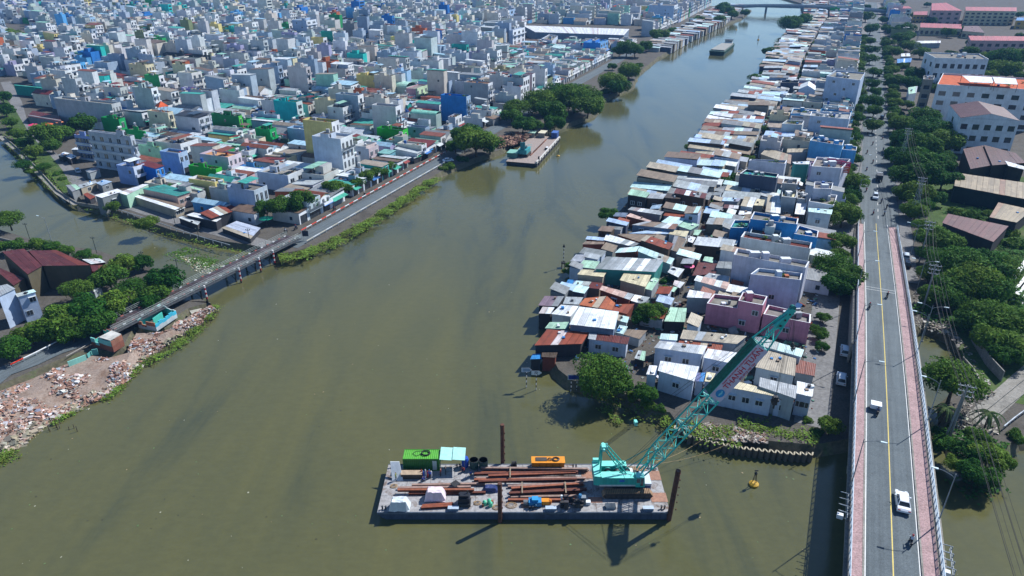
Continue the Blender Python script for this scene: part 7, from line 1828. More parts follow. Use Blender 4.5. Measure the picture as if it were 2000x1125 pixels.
mb = MB(); mb.lathe((hk.x+.9, hk.y, 25.6), [(.05,0),(.28,.2),(.35,.5),(.2,.9),(.05,1.0)], (.03,.03,.03), 0, 9); mb.path([(hk.x+.9,hk.y,25.6),(hk.x+.9,hk.y,25.2),(hk.x+1.1,hk.y,25.0),(hk.x+1.2,hk.y,25.3)], .07, (.03,.03,.03)); o = wpart(mb, 'hook_ball', M['dark'], cr)
mb = MB(); mb.box(hk.x-.35,hk.x+.35,hk.y-.3,hk.y+.3,15.2,16.7,(.03,.03,.03)); mb.tube((hk.x-.6,hk.y,15.9),(hk.x+.6,hk.y,15.9),.25,(.03,.03,.03),0,8); mb.box(hk.x-.12,hk.x+.12,hk.y-.1,hk.y+.1,14.4,15.2,(.04,.04,.04)); wpart(mb, 'hook_block', M['dark'], cr)
# blue-white trailer by the cab, mooring lines
simple('generator', 'white and blue generator box beside the crane cab', 'generator', 'B2', 1068, 640, lambda mb: (mb.box(-.8,.8,-1.4,1.4,0,1.1,S('2f62a0')), mb.box(-.85,.85,-1.45,1.45,1.1,1.5,S('c9d6df'))), 'clean')
for i, (a, b) in enumerate(((( 'B2',1170,455), (1395, 845)), (('B2',1190,470), (1440, 862)), (('B2',1180,460), (1330, 842)))):
    p = Vector((*bp(*a[:1], a[1], a[2]), DZ+.5)); q = Vector((*PX(b[0], b[1], GZ), GZ+.4)); mb = MB(); pts = [p.lerp(q, t/8)-Vector((0, 0, .9*sin(pi*t/8))) for t in range(9)]
    mb.path(pts, .03, S('b59a6f'), 0, 4); o = mb.build('mooring_rope', M['clean']); tag(o, 'tan mooring rope from barge to the sheet pile wall, %s one' % ORD[i], 'rope')
# corrugated sheet pile wall
sp = thing('sheet_pile_wall', (*PX(1450, 868, 0), 0), 'wavy concrete sheet pile wall in front of the white houses', 'retaining wall')
wl = [Vector(PX(*cp('P', a, b), 1.7)) for a, b in ((1316,832),(1345,850),(1390,862),(1440,873),(1500,880),(1550,885),(1590,886))]
tot = sum((wl[i+1]-wl[i]).length for i in range(len(wl)-1)); step = tot/24
def along(dist):
    for i in range(len(wl)-1):
        l_ = (wl[i+1]-wl[i]).length
        if dist <= l_ or i == len(wl)-2: t = dist/l_; return wl[i].lerp(wl[i+1], t), (wl[i+1]-wl[i]).normalized()
        dist -= l_
for k in range(24):
    mb = MB(); pts = []
    for j in range(9):
        c, dr = along((k+j/8)*step); nn_ = Vector((-dr.y, dr.x)); pts.append(c+nn_*(.38*cos(j/8*2*pi)))
    for j in range(8):
        a, b = pts[j], pts[j+1]; dr = (b-a).normalized(); n_ = Vector((-dr.y, dr.x))*.13
        mb.hexa([(a.x-n_.x,a.y-n_.y,-1),(b.x-n_.x,b.y-n_.y,-1),(b.x+n_.x,b.y+n_.y,-1),(a.x+n_.x,a.y+n_.y,-1),(a.x-n_.x,a.y-n_.y,1.7),(b.x-n_.x,b.y-n_.y,1.7),(b.x+n_.x,b.y+n_.y,1.7),(a.x+n_.x,a.y+n_.y,1.7)], S('6b665c'), 0, S('b9b09a'))
    wpart(mb, 'sheet_pile', M['wall'], sp)
# ------------------------------------------------------------------ large buildings right of the avenue, left warehouse
C.update({'orr': S('c4623c'), 'pkr': S('a84448'), 'brr': S('4e2422'), 'yl': S('c9a95a'), 'mar': S('5c2a28'), 'tan': S('94856a'), 'pc': S('c2a5a2'), 'wh': S('d3dde4'), 'dw': S('3f3a30'), 'dg': S('1c2a28'), 'olv': S('5a5442')})
def block(crop, q, z, wc, rc, kind, rows_, cols, lab, name='building', ground=GZ):
    o = traced((crop, q, z, wc, rc, kind, 0, lab)); o.name = name; o['category'] = 'building'
    P_ = [P3(*cp(crop, q[2*i], q[2*i+1]), z) for i in range(4)]
    for (a, b, cc) in ((P_[3], P_[2], cols), (P_[0], P_[3], max(1, cols//3))):
        d = b-a; L = d.length; d = d/L; nn = Vector((d.y, -d.x, 0)); fh = (z-ground-.8)/max(1, rows_)
        for r in range(rows_):
            for c in range(cc):
                f = (c+.5)/cc; ww = min(1.5, L/cc*.28); zc = z-1.3-fh*(r+.45); p = a+d*(L*f)
                mb = MB(); e = [(p.x+d.x*u+nn.x*.02, p.y+d.y*u+nn.y*.02) for u in (-ww, ww)]; e2 = [(p.x+d.x*u-nn.x*.25, p.y+d.y*u-nn.y*.25) for u in (-ww, ww)]
                mb.hexa([(*e[0], zc-fh*.25), (*e[1], zc-fh*.25), (*e2[1], zc-fh*.25), (*e2[0], zc-fh*.25), (*e[0], zc+fh*.22), (*e[1], zc+fh*.22), (*e2[1], zc+fh*.22), (*e2[0], zc+fh*.22)], (.035,.03,.03), GLASS)
                mb.hexa([(e[0][0]+nn.x*.15, e[0][1]+nn.y*.15, zc-fh*.25-.12), (e[1][0]+nn.x*.15, e[1][1]+nn.y*.15, zc-fh*.25-.12), (*e2[1], zc-fh*.25-.12), (*e2[0], zc-fh*.25-.12), (e[0][0]+nn.x*.15, e[0][1]+nn.y*.15, zc-fh*.25), (e[1][0]+nn.x*.15, e[1][1]+nn.y*.15, zc-fh*.25), (*e2[1], zc-fh*.25), (*e2[0], zc-fh*.25)], S('d5dde2'), CLEAN)
                wpart(mb, 'window', ALLM, o)
    return o
BL_ = [
 ('RR',(905,545,1640,590,1620,672,862,628),20,'wh','orr','f',4,7,'large pale building with orange tiled roof and white awnings'),
 ('RR',(955,768,1350,786,1470,884,1035,862),16.5,'wh','brr','g',3,5,'white building with dark red-brown gabled roof'),
 ('RR',(770,390,1170,402,1240,442,850,432),19,'wh','conc','f',3,7,'blue-white block with machines on its flat roof'),
 ('RR',(765,565,842,566,836,592,760,590),19.5,'bg','conc','f',4,1,'narrow brownish stair tower beside the orange-roofed building'),
 ('RR',(1072,50,1446,54,1446,82,1072,78),16,'cr','pkr','s',4,9,'long cream building with pink-red roof'),
 ('RR',(825,25,930,20,1045,78,822,76),16,'pc','pkr','s',3,4,'cream block with pink-red hipped roof'),
 ('RR',(742,168,1040,178,1045,210,740,200),9,'cr','pkr','s',1,8,'low long building with bright pink-red roof'),
 ('RR',(1062,190,1168,190,1212,240,1048,226),8,'cr','mar','s',1,4,'small building with dark red hipped roof'),
 ('RR',(1092,262,1640,268,1640,300,1110,296),12,'pc','pkr','s',2,9,'second long building with pink-red roof'),
 ('RR',(690,85,795,82,795,110,690,108),10,'yl','pkr','s',2,4,'small yellow building with pink roof'),
 ('RR',(548,45,655,45,680,62,545,60),13,'c','pkr','s',3,3,'pale cyan block with red-edged roof'),
 ('RR',(1450,128,1560,130,1560,150,1440,150),10,'yl','bb','s',2,2,'yellow building with blue roof at the right edge'),
 ('RR',(702,300,890,298,890,314,700,318),6,'g','ww','s',0,1,'long white low roof behind the blue-white block'),
 ('RR',(652,640,722,630,712,680,655,690),7,'w','pg','s',0,1,'little building with pale green roof by the avenue'),
 ('RR',(570,432,680,425,672,455,570,462),6,'dk','bb','s',0,1,'blue awning building by the avenue'),
 ('RR',(600,392,665,390,668,412,600,414),6,'g','w','s',0,1,'white roofed house by the avenue'),
 ('R5',(492,116,640,90,703,236,546,263),8.5,'dw','brr','s',0,2,'left half of a dark red-brown factory roof'),
 ('R5',(643,86,876,146,952,218,706,236),9.2,'dw','brr','s',0,2,'right half of a dark red-brown factory roof'),
 ('R5',(797,202,945,246,940,268,822,238),9.4,'dw','ww','s',0,1,'bright white roof strip on the factory'),
 ('R5',(442,290,1060,380,1060,505,427,386),7.5,'dg','tan','s',0,1,'very long tan corrugated factory roof'),
 ('R5',(380,590,826,682,716,798,337,656),6.5,'dk','mar','s',0,1,'maroon corrugated shed roof in the thicket'),
 ('R5',(750,508,1000,562,886,656,684,616),6,'dk','tan','s',0,1,'short tan roof behind the maroon shed'),
 ('R5',(240,172,315,170,420,246,222,212),6,'dw','tan','s',0,1,'small grey-brown gable roof in the grove'),
 ('L7',(270,96,540,90,862,234,406,242),8.5,'olv','mar','s',0,5,'right half of the big dark red warehouse roof'),
 ('L7',(20,106,232,76,404,240,263,322),8.6,'olv','mar','s',0,2,'middle part of the big dark red warehouse roof'),
 ('L7',(-160,180,0,262,235,362,130,428),7.0,'olv','mar','s',0,3,'lower left slope of the dark red warehouse'),
 ('L7',(782,178,950,170,1012,206,868,224),5,'br','w','s',0,1,'white and red annex roof by the warehouse'),
 ('L7',(862,236,1012,232,1004,290,882,296),4.7,'br','mar','s',0,1,'small dark red annex roof with orange wall'),
]
for e in BL_:
    crop, q, z, wc, rc, kind, rr_, cc_, lab = e; o = block(crop, q, z, wc, rc, kind, rr_, cc_, lab)
# white awning sheets on the orange-roofed building
for i, (q, z) in enumerate((((1045,552,1290,565,1270,608,1105,600),23), ((1270,562,1440,575,1455,618,1290,610),23.5))):
    P_ = [P3(*cp('RR', q[2*k], q[2*k+1]), z) for k in range(4)]; mb = MB(); sheet_quad(mb, P_, .1, S('dfe4e8'))
    for p in P_: mb.tube((p.x, p.y, 20), (p.x, p.y, z), .12, (.2,.2,.2), STEEL, 5)
    o = mb.build('rooftop_awning', ALLM); tag(o, 'white rooftop awning on the orange-roofed building, %s one' % ('left' if i == 0 else 'right'), 'awning')
# concrete beams lying in the grass at the right edge
for i, (x0, y0, x1, y1) in enumerate(((1978,545,2012,502),(1975,590,2010,548),(1990,598,2020,560),(1983,572,2015,530))):
    a = Vector(PX(x0, y0, 2.2)); b = Vector(PX(x1, y1, 2.2)); mb = MB(); d_ = (b-a).normalized(); c = (a+b)/2; mb.obox((c.x, c.y), (d_.x, d_.y), (-d_.y, d_.x), (b-a).length/2, .55, 1.9, 2.9, S('d9dcd8')); o = mb.build('concrete_beam', M['clean']); tag(o, 'white concrete beam lying in the grass, %s of four' % ORD[i], 'beam')
# garden walls and quay rails at lower right
def wallseg(pts, z, h, lab, col='concrete', th=.2):
    mb = MB(); w_ = [Vector(PX(a, b, z)) for a, b in pts]
    for i in range(len(w_)-1):
        d_ = (w_[i+1]-w_[i]); L = d_.length; d_ = d_/L; c = (w_[i]+w_[i+1])/2; mb.obox((c.x, c.y), (d_.x, d_.y), (-d_.y, d_.x), L/2-.01, th/2, z-.5, z+h-.01*i)
    o = mb.build('garden_wall', M[col]); tag(o, lab, 'wall')
wallseg([(1897,665),(1925,712),(1955,745)], GZ, 2.4, 'old grey garden wall between pond and thicket'); wallseg([(1880,700),(1900,722),(1912,745)], GZ, .5, 'low broken quay edge beside the green pond')
wallseg([(1900,820),(1935,795),(1990,750),(2010,735)], GZ, .35, 'white kerb wall on the upper side of the concrete lane'); wallseg([(1925,828),(1960,800),(2010,762)], GZ, .3, 'white kerb on the lower side of the concrete lane')
wallseg([(-20,462),(20,472),(60,480)], GZ, .6, 'pale pink promenade edge at the left canal bend'); wallseg([(8,268),(40,296),(75,332),(112,374),(150,398),(200,406)], GZ, .7, 'pale parapet on top of the canal embankment')
q = [PX(a, b, GZ) for a, b in ((1958,840),(1980,822),(2010,800))]; barrier(q, 'blue-grey railing of the small landing at the right edge', GZ, S('aab5c0'), S('8f9aa5'), .9, 1.2)
# utility poles
def upole(px, py, h, lab, double=False, lat=False):
    v = (py-562.5)/FPX; z = GZ+h; x, y = PX(px, py, z); o = thing('utility_pole', (x, y, GZ), lab, 'utility pole')
    if lat:
        w_ = .9
        for sx in (-w_, w_):
            for sy in (-w_, w_): mb = MB(); mb.tube((x+sx, y+sy, GZ), (x+sx*.3, y+sy*.3, z), .06, S('7d8890'), 0, 4); wpart(mb, 'leg', M['steel'], o)
        n = max(5, int(h/1.6))
        for i in range(n):
            k0, k1 = 1-.7*i/n, 1-.7*(i+1)/n; z0, z1 = GZ+h*i/n, GZ+h*(i+1)/n; mb = MB(); col = S('b54a3a') if lat == 'red' and i % 2 else S('9aa5ad')
            for a, b in (((-1,-1),(1,-1)), ((1,-1),(1,1)), ((1,1),(-1,1)), ((-1,1),(-1,-1))): mb.tube((x+a[0]*w_*k0, y+a[1]*w_*k0, z0), (x+b[0]*w_*k1, y+b[1]*w_*k1, z1), .045, col, 0, 4)
            wpart(mb, 'bracing', M['steel'], o)
    else:
        mb = MB(); mb.tube((x, y, GZ-.3), (x, y, z), .22, S('8d9090'), 0, 7, r2=.14); wpart(mb, 'pole', M['steel'], o)
        if double: mb = MB(); mb.tube((x-1.3, y-.6, GZ-.3), (x-.2, y, z-1.5), .18, S('8d9090'), 0, 6); wpart(mb, 'strut', M['steel'], o)
    for k in range(3 if not lat == 'red' else 0):
        zz = z-.3-k*1.0; mb = MB(); mb.obox((x, y), (RT.x, RT.y), (RD.x, RD.y), 1.35-.2*k, .06, zz-.06, zz+.06, S('a5b0b8')); wpart(mb, 'crossarm', M['steel'], o)
        for t in (-1.1, -.4, .4, 1.1): mb = MB(); mb.lathe((x+RT.x*t, y+RT.y*t, zz+.06), [(.05,0),(.09,.12),(.04,.3)], S('c9d2d8'), 0, 5); wpart(mb, 'insulator', M['clean'], o)
    return Vector((x, y, z))
p0 = upole(1891, 752, 12, 'big leaning-stay utility pole on the islet in front of the flat tree', True); p1 = upole(1828, 517, 12, 'utility pole in the thicket beside the middle of the ramp')
p2 = upole(1818, 432, 12, 'utility pole above the bridge start in the thicket'); p3 = upole(1803, 346, 14, 'lattice pylon in the big grove by the avenue', lat=True); p4 = upole(1776, 250, 16, 'second lattice pylon further along the avenue', lat=True); p5 = upole(1795, 62, 18, 'thin distant lattice pylon by the pink-roofed buildings', lat=True)
upole(742, 160, 18, 'red and white lattice telecom mast between the green houses', lat='red')
wires = [(p0, Vector((p0.x+(-RD.x)*90+6, p0.y-RD.y*90, 13))), (p1, p0), (p2, p1), (p3, p2), (p4, p3)]
for wi, (a, b) in enumerate(wires):
    o = thing('power_lines', tuple(a), 'sagging power lines, %s span counted from the camera' % ORD[wi], 'wires')
    for k, t in enumerate((-1.1, -.4, .4, 1.1, -.8, .8)):
        off = Vector((RT.x*t, RT.y*t, 0 if k < 4 else -1.0)); n = 10; mb = MB(); pts = [a.lerp(b, i/n)+off-Vector((0, 0, 1.6*sin(pi*i/n))) for i in range(n+1)]
        mb.path(pts, .03 if k < 4 else .045, (.02,.02,.022), 0, 3); wpart(mb, 'wire', M['rubber'], o)
# ------------------------------------------------------------------ vehicles
def car_proto(col, label, kind='sedan'):
    o = thing('car', (0, 0, 0), label, 'car'); Lh = 2.2; mb = MB()
    if kind == 'sedan': prof = [(-2.2,.35),(-2.25,.7),(-2.0,.88),(-1.35,.95),(1.0,.92),(1.9,.8),(2.2,.6),(2.22,.35)]; cab = [(-1.55,.93),(-1.0,1.42),(.25,1.45),(1.05,.92)]
    else: prof = [(-2.2,.4),(-2.25,.95),(-2.15,1.05),(-1.5,1.05),(1.0,1.05),(1.95,.98),(2.2,.75),(2.22,.4)]; cab = [(-2.1,1.05),(-1.85,1.7),(.3,1.72),(1.05,1.05)]
    def loft(pr, w0, w1, mb, col, zr):
        n = len(pr); ring = []
        for s_ in (-1, 1):
            ring.append([(x, s_*(w0+(w1-w0)*max(0, min(1, (z-zr[0])/(zr[1]-zr[0])))), z) for x, z in pr])
        A_, B_ = ring
        mb.face(A_[::-1] if True else A_, col); mb.face(B_, col)
        for i in range(n): j = (i+1) % n; mb.face([A_[i], A_[j], B_[j], B_[i]], col)
    loft(prof, .92, .84, mb, col, (.4, 1.0)); body = mb.build('body', M['gloss'], o)
    md = body.modifiers.new('bevel', 'BEVEL'); md.width = .07; md.segments = 2; md.limit_method = 'ANGLE'
    mb = MB(); loft(cab, .78, .60, mb, (.02,.025,.03), (.9, 1.5)); mb.build('windows', M['glass'], o)
    mb = MB(); zt = cab[1][1]; mb.hexa([(cab[1][0]-.08,-.62,zt-.03),(cab[2][0]+.05,-.62,zt),(cab[2][0]+.05,.62,zt),(cab[1][0]-.08,.62,zt-.03),(cab[1][0]+.05,-.56,zt+.04),(cab[2][0]-.05,-.56,zt+.06),(cab[2][0]-.05,.56,zt+.06),(cab[1][0]+.05,.56,zt+.04)], col)
    for s_ in (-1, 1):
        for (x0, z0), (x1, z1) in ((cab[0], cab[1]), (cab[2], cab[3]), ((-.35, cab[0][1]), (-.35, zt))):
            mb.tube((x0, s_*.79, z0), (x1, s_*.62, z1), .045, col, 0, 4)
    mb.build('roof', M['gloss'], o)
    for sx in (-1.35, 1.35):
        for sy in (-.82, .82):
            mb = MB(); mb.tube((sx, sy-.1, .33), (sx, sy+.1, .33), .33, (.02,.02,.02), 0, 14); mb.tube((sx, sy-.115, .33), (sx, sy+.115, .33), .19, S('9a9ea2'), 0, 8); mb.build('wheel', M['clean'], o)
    for s_ in (-1, 1):
        mb = MB(); mb.box(2.1, 2.24, s_*.62-.18, s_*.62+.18, .58, .72, S('dfe6ea')); mb.build('headlight', M['clean'], o)
        mb = MB(); mb.box(-2.27, -2.18, s_*.66-.16, s_*.66+.16, .68, .82, S('8f1a18')); mb.build('tail_light', M['clean'], o)
        mb = MB(); mb.box(.55, .72, s_*.98-.1, s_*.98+.1, .92, 1.05, col); mb.build('mirror', M['gloss'], o)
    return o
up = atan2(RD.y, RD.x)
c1 = car_proto(S('e3e8ee'), 'white sedan driving on the bridge beside the yellow line'); c2 = car_proto(S('c5cfd8'), 'pale silver SUV parked in the shade of the lane beside the bridge', 'suv'); proto_done(None)
def pix_st(px, py, off=0):
    z = 7
    for _ in range(12): x, y = PX(px, py, z); z = dz(rinv(x, y)[0])+off
    return x, y, z
x, y, z = pix_st(1761, 985); c1.location = (x, y, z+.01); c1.rotation_euler = (0, 0, up+pi*0+radians(3))
x, y = PX(1642, 745, GZ); c2.location = (x, y, GZ+.05); c2.rotation_euler = (0, 0, up)
x, y = PX(1649, 690, GZ); copy_tree(c2, (x, y, GZ+.05), up, 'white van-like car parked under the bridge edge, farther one')
x, y = PX(1709, 388, GZ); copy_tree(c2, (x, y, GZ+.1), up+pi, 'white SUV coming onto the bridge from the avenue')
x, y = PX(153, 337, GZ); copy_tree(c2, (x, y, GZ+.1), 2.2, 'white SUV parked beside the canal park')
x, y = PX(875, 316, GZ); copy_tree(c1, (x, y, GZ+.1), .4, 'white car parked in the shade by the river road')
c3 = car_proto(S('1c2128'), 'dark car further up the avenue near the trees', 'suv'); proto_done(None)
x, y = PX(1722, 232, GZ); c3.location = (x, y, GZ+.1); c3.rotation_euler = (0, 0, up)
for i, (px, py) in enumerate(((1716,150),(1724,112),(1712,82))): x, y = PX(px, py, GZ); copy_tree(c1 if i else c3, (x, y, GZ+.1), up, 'distant car on the avenue, %s beyond the tall white wall' % ORD[i])
for i, (px, py, c_) in enumerate(((1768,505,c2),(1770,520,c3))): x, y = PX(px, py, GZ); copy_tree(c_, (x, y, GZ+.05), up, ('silver' if i == 0 else 'dark')+' car parked in the lane right of the bridge ramp')
def truck(px, py, lab):
    x, y = PX(px, py, GZ); o = thing('truck', (x, y, GZ+.1), lab, 'truck', None, up)
    mb = MB(); mb.box(-3, 1.2, -1.05, 1.05, .9, 2.5, S('2b323b')); mb.build('cargo_box', M['steel'], o); mb = MB(); mb.hexa([(1.3,-1,.6),(2.9,-1,.6),(2.9,1,.6),(1.3,1,.6),(1.3,-.95,2.3),(2.6,-.95,2.3),(2.6,.95,2.3),(1.3,.95,2.3)], S('b9c2ca')); mb.build('cab', M['clean'], o)
    mb = MB(); mb.box(2.7, 2.85, -.85, .85, 1.4, 2.1, (.02,.02,.03)); mb.build('windscreen', M['glass'], o)
    for sx in (-2, 2.1):
        for sy in (-.9, .9): mb = MB(); mb.tube((sx, sy-.15, .45), (sx, sy+.15, .45), .45, (.02,.02,.02), 0, 12); mb.build('wheel', M['rubber'], o)
truck(1716, 352, 'dark box truck driving away on the avenue')
def moto(mb, col=(.03,.03,.035)):
    for x in (-.62, .62): mb.tube((-.05, x, .3), (.05, x, .3), .3, (.02,.02,.02), 0, 12)
    mb.hexa([(-.13,-.1,.35),(.13,-.1,.35),(.13,.75,.45),(-.13,.75,.45),(-.15,-.05,.72),(.15,-.05,.72),(.13,.8,.78),(-.13,.8,.78)], col)
    mb.tube((0,-.45,.55), (0,-.35,1.0), .06, col, 0, 5); mb.tube((-.33,-.32,1.0), (.33,-.32,1.0), .03, (.02,.02,.02), 0, 5); mb.box(-.17,.17,-.5,-.35,.5,1.0,col); mb.box(-.1,.1,-.7,-.5,.35,.42,col)
    for s_ in (-1, 1): mb.tube((s_*.3,-.32,1.0), (s_*.38,-.36,1.2), .02, (.02,.02,.02), 0, 4)
mm = MB(); moto(mm); moto_me = mm.mesh('motorbike', M['clean']); mm = MB(); moto(mm, S('8a2226')); moto_me2 = mm.mesh('motorbike', M['clean'])
rider0 = {}
def rider(x, y, z, rz, lab, top, me_=None):
    o = link('motorbike', me_ or moto_me, None, (x, y, z), rz); tag(o, 'motorbike under the '+lab, 'motorbike')
    key = top
    if key not in rider0: rider0[key] = p = person(x, y, z, rz, lab, 'ride', top)
    else: p = rider0[key].copy(); COL.objects.link(p); p.location = (x, y, z); p.rotation_euler = (0, 0, rz); tag(p, lab, 'person')
    hm = MB(); hm.lathe((0, -.03, 1.5), [(.135,0),(.15,.08),(.12,.18),(.05,.23)], jit(R.choice([(.03,.03,.03), (.35,.05,.05), (.5,.5,.5)]), .3), 0, 8); h_ = hm.build('helmet', M['gloss']); h_.parent = p
fwd = up+pi/2          # the bikes face -Y in their own frame
wht, blk, blu, red_ = S('b9c2cc'), S('1a1a20'), S('3a4f7a'), S('8a3038')
x, y, z = pix_st(1778, 1062); rider(x, y, z+.01, fwd, 'rider in pale grey riding away near the right kerb', wht)
x, y, z = pix_st(1697, 603); rider(x, y, z+.01, up-pi/2, 'rider in black near the left kerb of the bridge', blk)
x, y, z = pix_st(1732, 582); rider(x, y, z+.01, fwd, 'rider in dark clothes right of the yellow line', blk)
x, y, z = pix_st(1727, 420); rider(x, y, z+.01, fwd, 'rider in white at the top of the bridge ramp', wht)
x, y, z = pix_st(1709, 806); rider(x, y-.6, z+.01, up-pi/2, 'rider in blue pulling out the white cargo box', blu)
tc = thing('cargo_trailer', (x, y, z), 'white box trailer carried by the cargo motorbike', 'trailer', None, up-pi/2)
mb = MB(); mb.box(-.85,.85,-.2+.6,1.9,.45,1.25,S('e6eaee')); mb.build('box', M['clean'], tc)
for sx in (-.8, .8): mb = MB(); mb.tube((sx-.06,1.2,.3),(sx+.06,1.2,.3),.3,(.02,.02,.02),0,10); mb.build('wheel', M['rubber'], tc)
R.seed(77)
for i in range(30):
    s_ = 160+i*9+R.uniform(-3, 3); t = R.choice([-3.2, -2.2, -1, 1.5, 3, 4.5, 5.5]); x, y = rp(s_, t); c_ = [wht, blk, blu, red_][i % 4]
    rider(x, y, GZ+.06, fwd if t > 0 else up-pi/2, 'rider in %s, %s along the avenue beyond the bridge' % (['pale grey', 'black', 'blue', 'red'][i % 4], ordn(i)), c_, moto_me2 if i % 3 == 0 else None)
for i, (px, py, w_) in enumerate(((712,384,'first rider from the far end'),(653,411,'rider mid-way'),(578,449,'rider next to the dark sign'),(558,455,'rider at the bridge end'))):
    x, y = PX(px, py, GZ); rider(x, y, GZ+.06, pi/2+atan2(LU.y, LU.x)+(pi if i % 2 else 0), w_+' on the red-white railed river road', [blk, red_, blu, wht][i])
R.seed(5)
for i in range(22):
    px, py = R.choice([(1740, 0), (1738, 0)])[0], 0; s_ = 200+i*8; x, y = rp(s_, 8.2+R.uniform(-.6, 1.0)); o = link('motorbike', moto_me2 if i % 2 else moto_me, None, (x, y, GZ+.15), fwd+R.uniform(1, 2)); tag(o, 'motorbike parked on the right pavement of the avenue, %s from the bridge' % ordn(i), 'motorbike')
# parasols
def parasol(crop, px, py, r_, lab, col, h=2.6):
    x, y = PX(*cp(crop, px, py), GZ+h); o = thing('parasol', (x, y, GZ), lab, 'parasol'); mb = MB(); mb.tube((x,y,GZ), (x,y,GZ+h+.4), .05, (.3,.3,.3), 0, 5); wpart(mb, 'pole', M['steel'], o)
    for k in range(8):
        a, b = k*pi/4, (k+1)*pi/4; mb = MB(); t = (x, y, GZ+h+.45); mb.face([(x+cos(a)*r_, y+sin(a)*r_, GZ+h-.15), (x+cos(b)*r_, y+sin(b)*r_, GZ+h-.15), t], mul(col, 1 if k % 2 else .9)); wpart(mb, 'canopy_panel', M['clean'], o)
parasol('D2', 1270, 778, 1.5, 'large pink parasol over the alley crossing', S('ef3f86')); parasol('P', 64, 243, 2.2, 'pink market parasol by the canal park', S('e23a70')); parasol('P', 93, 242, 2.4, 'orange market parasol by the canal park', S('e2662e')); parasol('P', 116, 238, 1.8, 'pale orange parasol behind the orange one', S('d98a5e'))
parasol('D2', 1488, 140, 1.3, 'small bright blue parasol in the alley', S('2f86d0')); parasol('L6', 680, 905, 2.2, 'bright green parasol beside the roadside trees', S('2fbf8f'))
# ------------------------------------------------------------------ buoys, marks and signs in the water
def buoy(px, py, lab, s_=1.0):
    x, y = PX(px, py, 0); o = thing('buoy', (x, y, 0), lab, 'buoy'); yl = S('c29a2a')
    mb = MB(); mb.lathe((x,y,-.3), [(.5*s_,0),(.8*s_,.15*s_),(.8*s_,.6*s_),(.4*s_,.85*s_)], yl, 0, 14); wpart(mb, 'float', M['steel'], o)
    for k in range(4): a = k*pi/2; mb = MB(); mb.tube((x+cos(a)*.4*s_, y+sin(a)*.4*s_, .4*s_), (x+cos(a)*.12*s_, y+sin(a)*.12*s_, 2.3*s_), .05*s_, (.05,.045,.04), 0, 4); wpart(mb, 'leg', M['steel'], o)
    mb = MB(); mb.lathe((x,y,2.2*s_), [(.2*s_,0),(.28*s_,.3*s_),(.05*s_,.6*s_)], (.04,.04,.04), 0, 8); mb.box(x-.3*s_, x+.3*s_, y-.03, y+.03, 2.9*s_, 3.15*s_, (.04,.04,.04)); wpart(mb, 'topmark', M['steel'], o)
buoy(1472, 947, 'yellow navigation buoy between barge and bridge'); buoy(1090, 305, 'small yellow buoy beside the moored barge', .9); buoy(1438, 58, 'distant dark buoy near the far left bank', 1.1); buoy(1481, 78, 'distant dark buoy in mid-river beyond the ship', 1.3)
def striped(x, y, z0, h, o, r_=.09, n=8):
    for i in range(n): mb = MB(); mb.tube((x,y,z0+h*i/n), (x,y,z0+h*(i+1)/n), r_, S('dcdcdc') if i % 2 else (.03,.03,.03), 0, 6); wpart(mb, 'band', M['clean'], o)
x, y = PX(1100, 522, 0); o = thing('channel_marker', (x, y, 0), 'black and white striped channel marker standing in the river', 'marker')
for sx in (-.45, .45):
    for sy in (-.45, .45): mb = MB(); mb.tube((x+sx,y+sy,-1), (x+sx*.8,y+sy*.8,1.7), .09, (.02,.02,.02), 0, 5); wpart(mb, 'leg', M['steel'], o)
mb = MB(); mb.box(x-.6,x+.6,y-.6,y+.6,1.2,1.5,(.02,.02,.02)); wpart(mb, 'platform', M['steel'], o); striped(x, y, 1.5, 4.6, o, .1); mb = MB(); mb.lathe((x,y,6.1), [(.4,0),(.02,.9)], (.02,.02,.02), 0, 8); wpart(mb, 'cone_topmark', M['steel'], o)
def rsign(px, py, h, lab, shape, col, ttl=None):
    x, y = PX(px, py, 0); o = thing('river_sign', (x, y, 0), lab, 'sign'); striped(x, y, -.5, h+.4, o); mb = MB(); z = h
    if shape == 'arrow': pts = [(-1.0,.5),(.5,.5),(1.1,0),(.5,-.5),(-1.0,-.5)]
    else: pts = [(-.75,.6),(.75,.6),(.75,-.6),(-.75,-.6)]
    f = [(x+a, y-.12, z+b) for a, b in pts]; bk = [(a, b+.06, c) for a, b, c in f]; mb.face(f[::-1], S('dfe4e8')); mb.face(bk, (.1,.1,.1))
    for i in range(len(f)): j = (i+1) % len(f); mb.face([f[i], f[j], bk[j], bk[i]], (.1,.1,.1))
    wpart(mb, 'board', M['clean'], o)
    mb = MB(); sh = [(x+a*.82, y-.135, z+b*.78) for a, b in pts]; mb.face(sh[::-1], col); wpart(mb, 'face', M['clean'], o)
    return o, x, y, z
rsign(1028, 757, 4.3, 'small arrow sign on striped pole, leftmost in the water', 'arrow', S('8fa5c0'))
o, x, y, z = rsign(1047, 762, 4.2, 'river sign with a black letter R', 'arrow', S('e6e8ea'))
for (ox, oy, hx, hz) in ((-.28,-.0,.06,.36),(-.05,.3,.2,.05),(-.05,.02,.2,.05),(.16,.16,.05,.15)):
    mb = MB(); mb.box(x+ox-hx, x+ox+hx, y-.16, y-.14, z+oy-hz, z+oy+hz, (.02,.02,.02)); wpart(mb, 'letter_stroke', M['clean'], o)
mb = MB(); mb.tube((x-.05, y-.15, z), (x+.25, y-.15, z-.36), .05, (.02,.02,.02), 0, 4); wpart(mb, 'letter_stroke', M['clean'], o)
rsign(1115, 764, 3.4, 'blue board on striped poles beside the big tree, left one', 'sq', S('2a3f9a')); rsign(1126, 764, 3.4, 'blue board on striped poles beside the big tree, right one', 'sq', S('2a3f9a'))
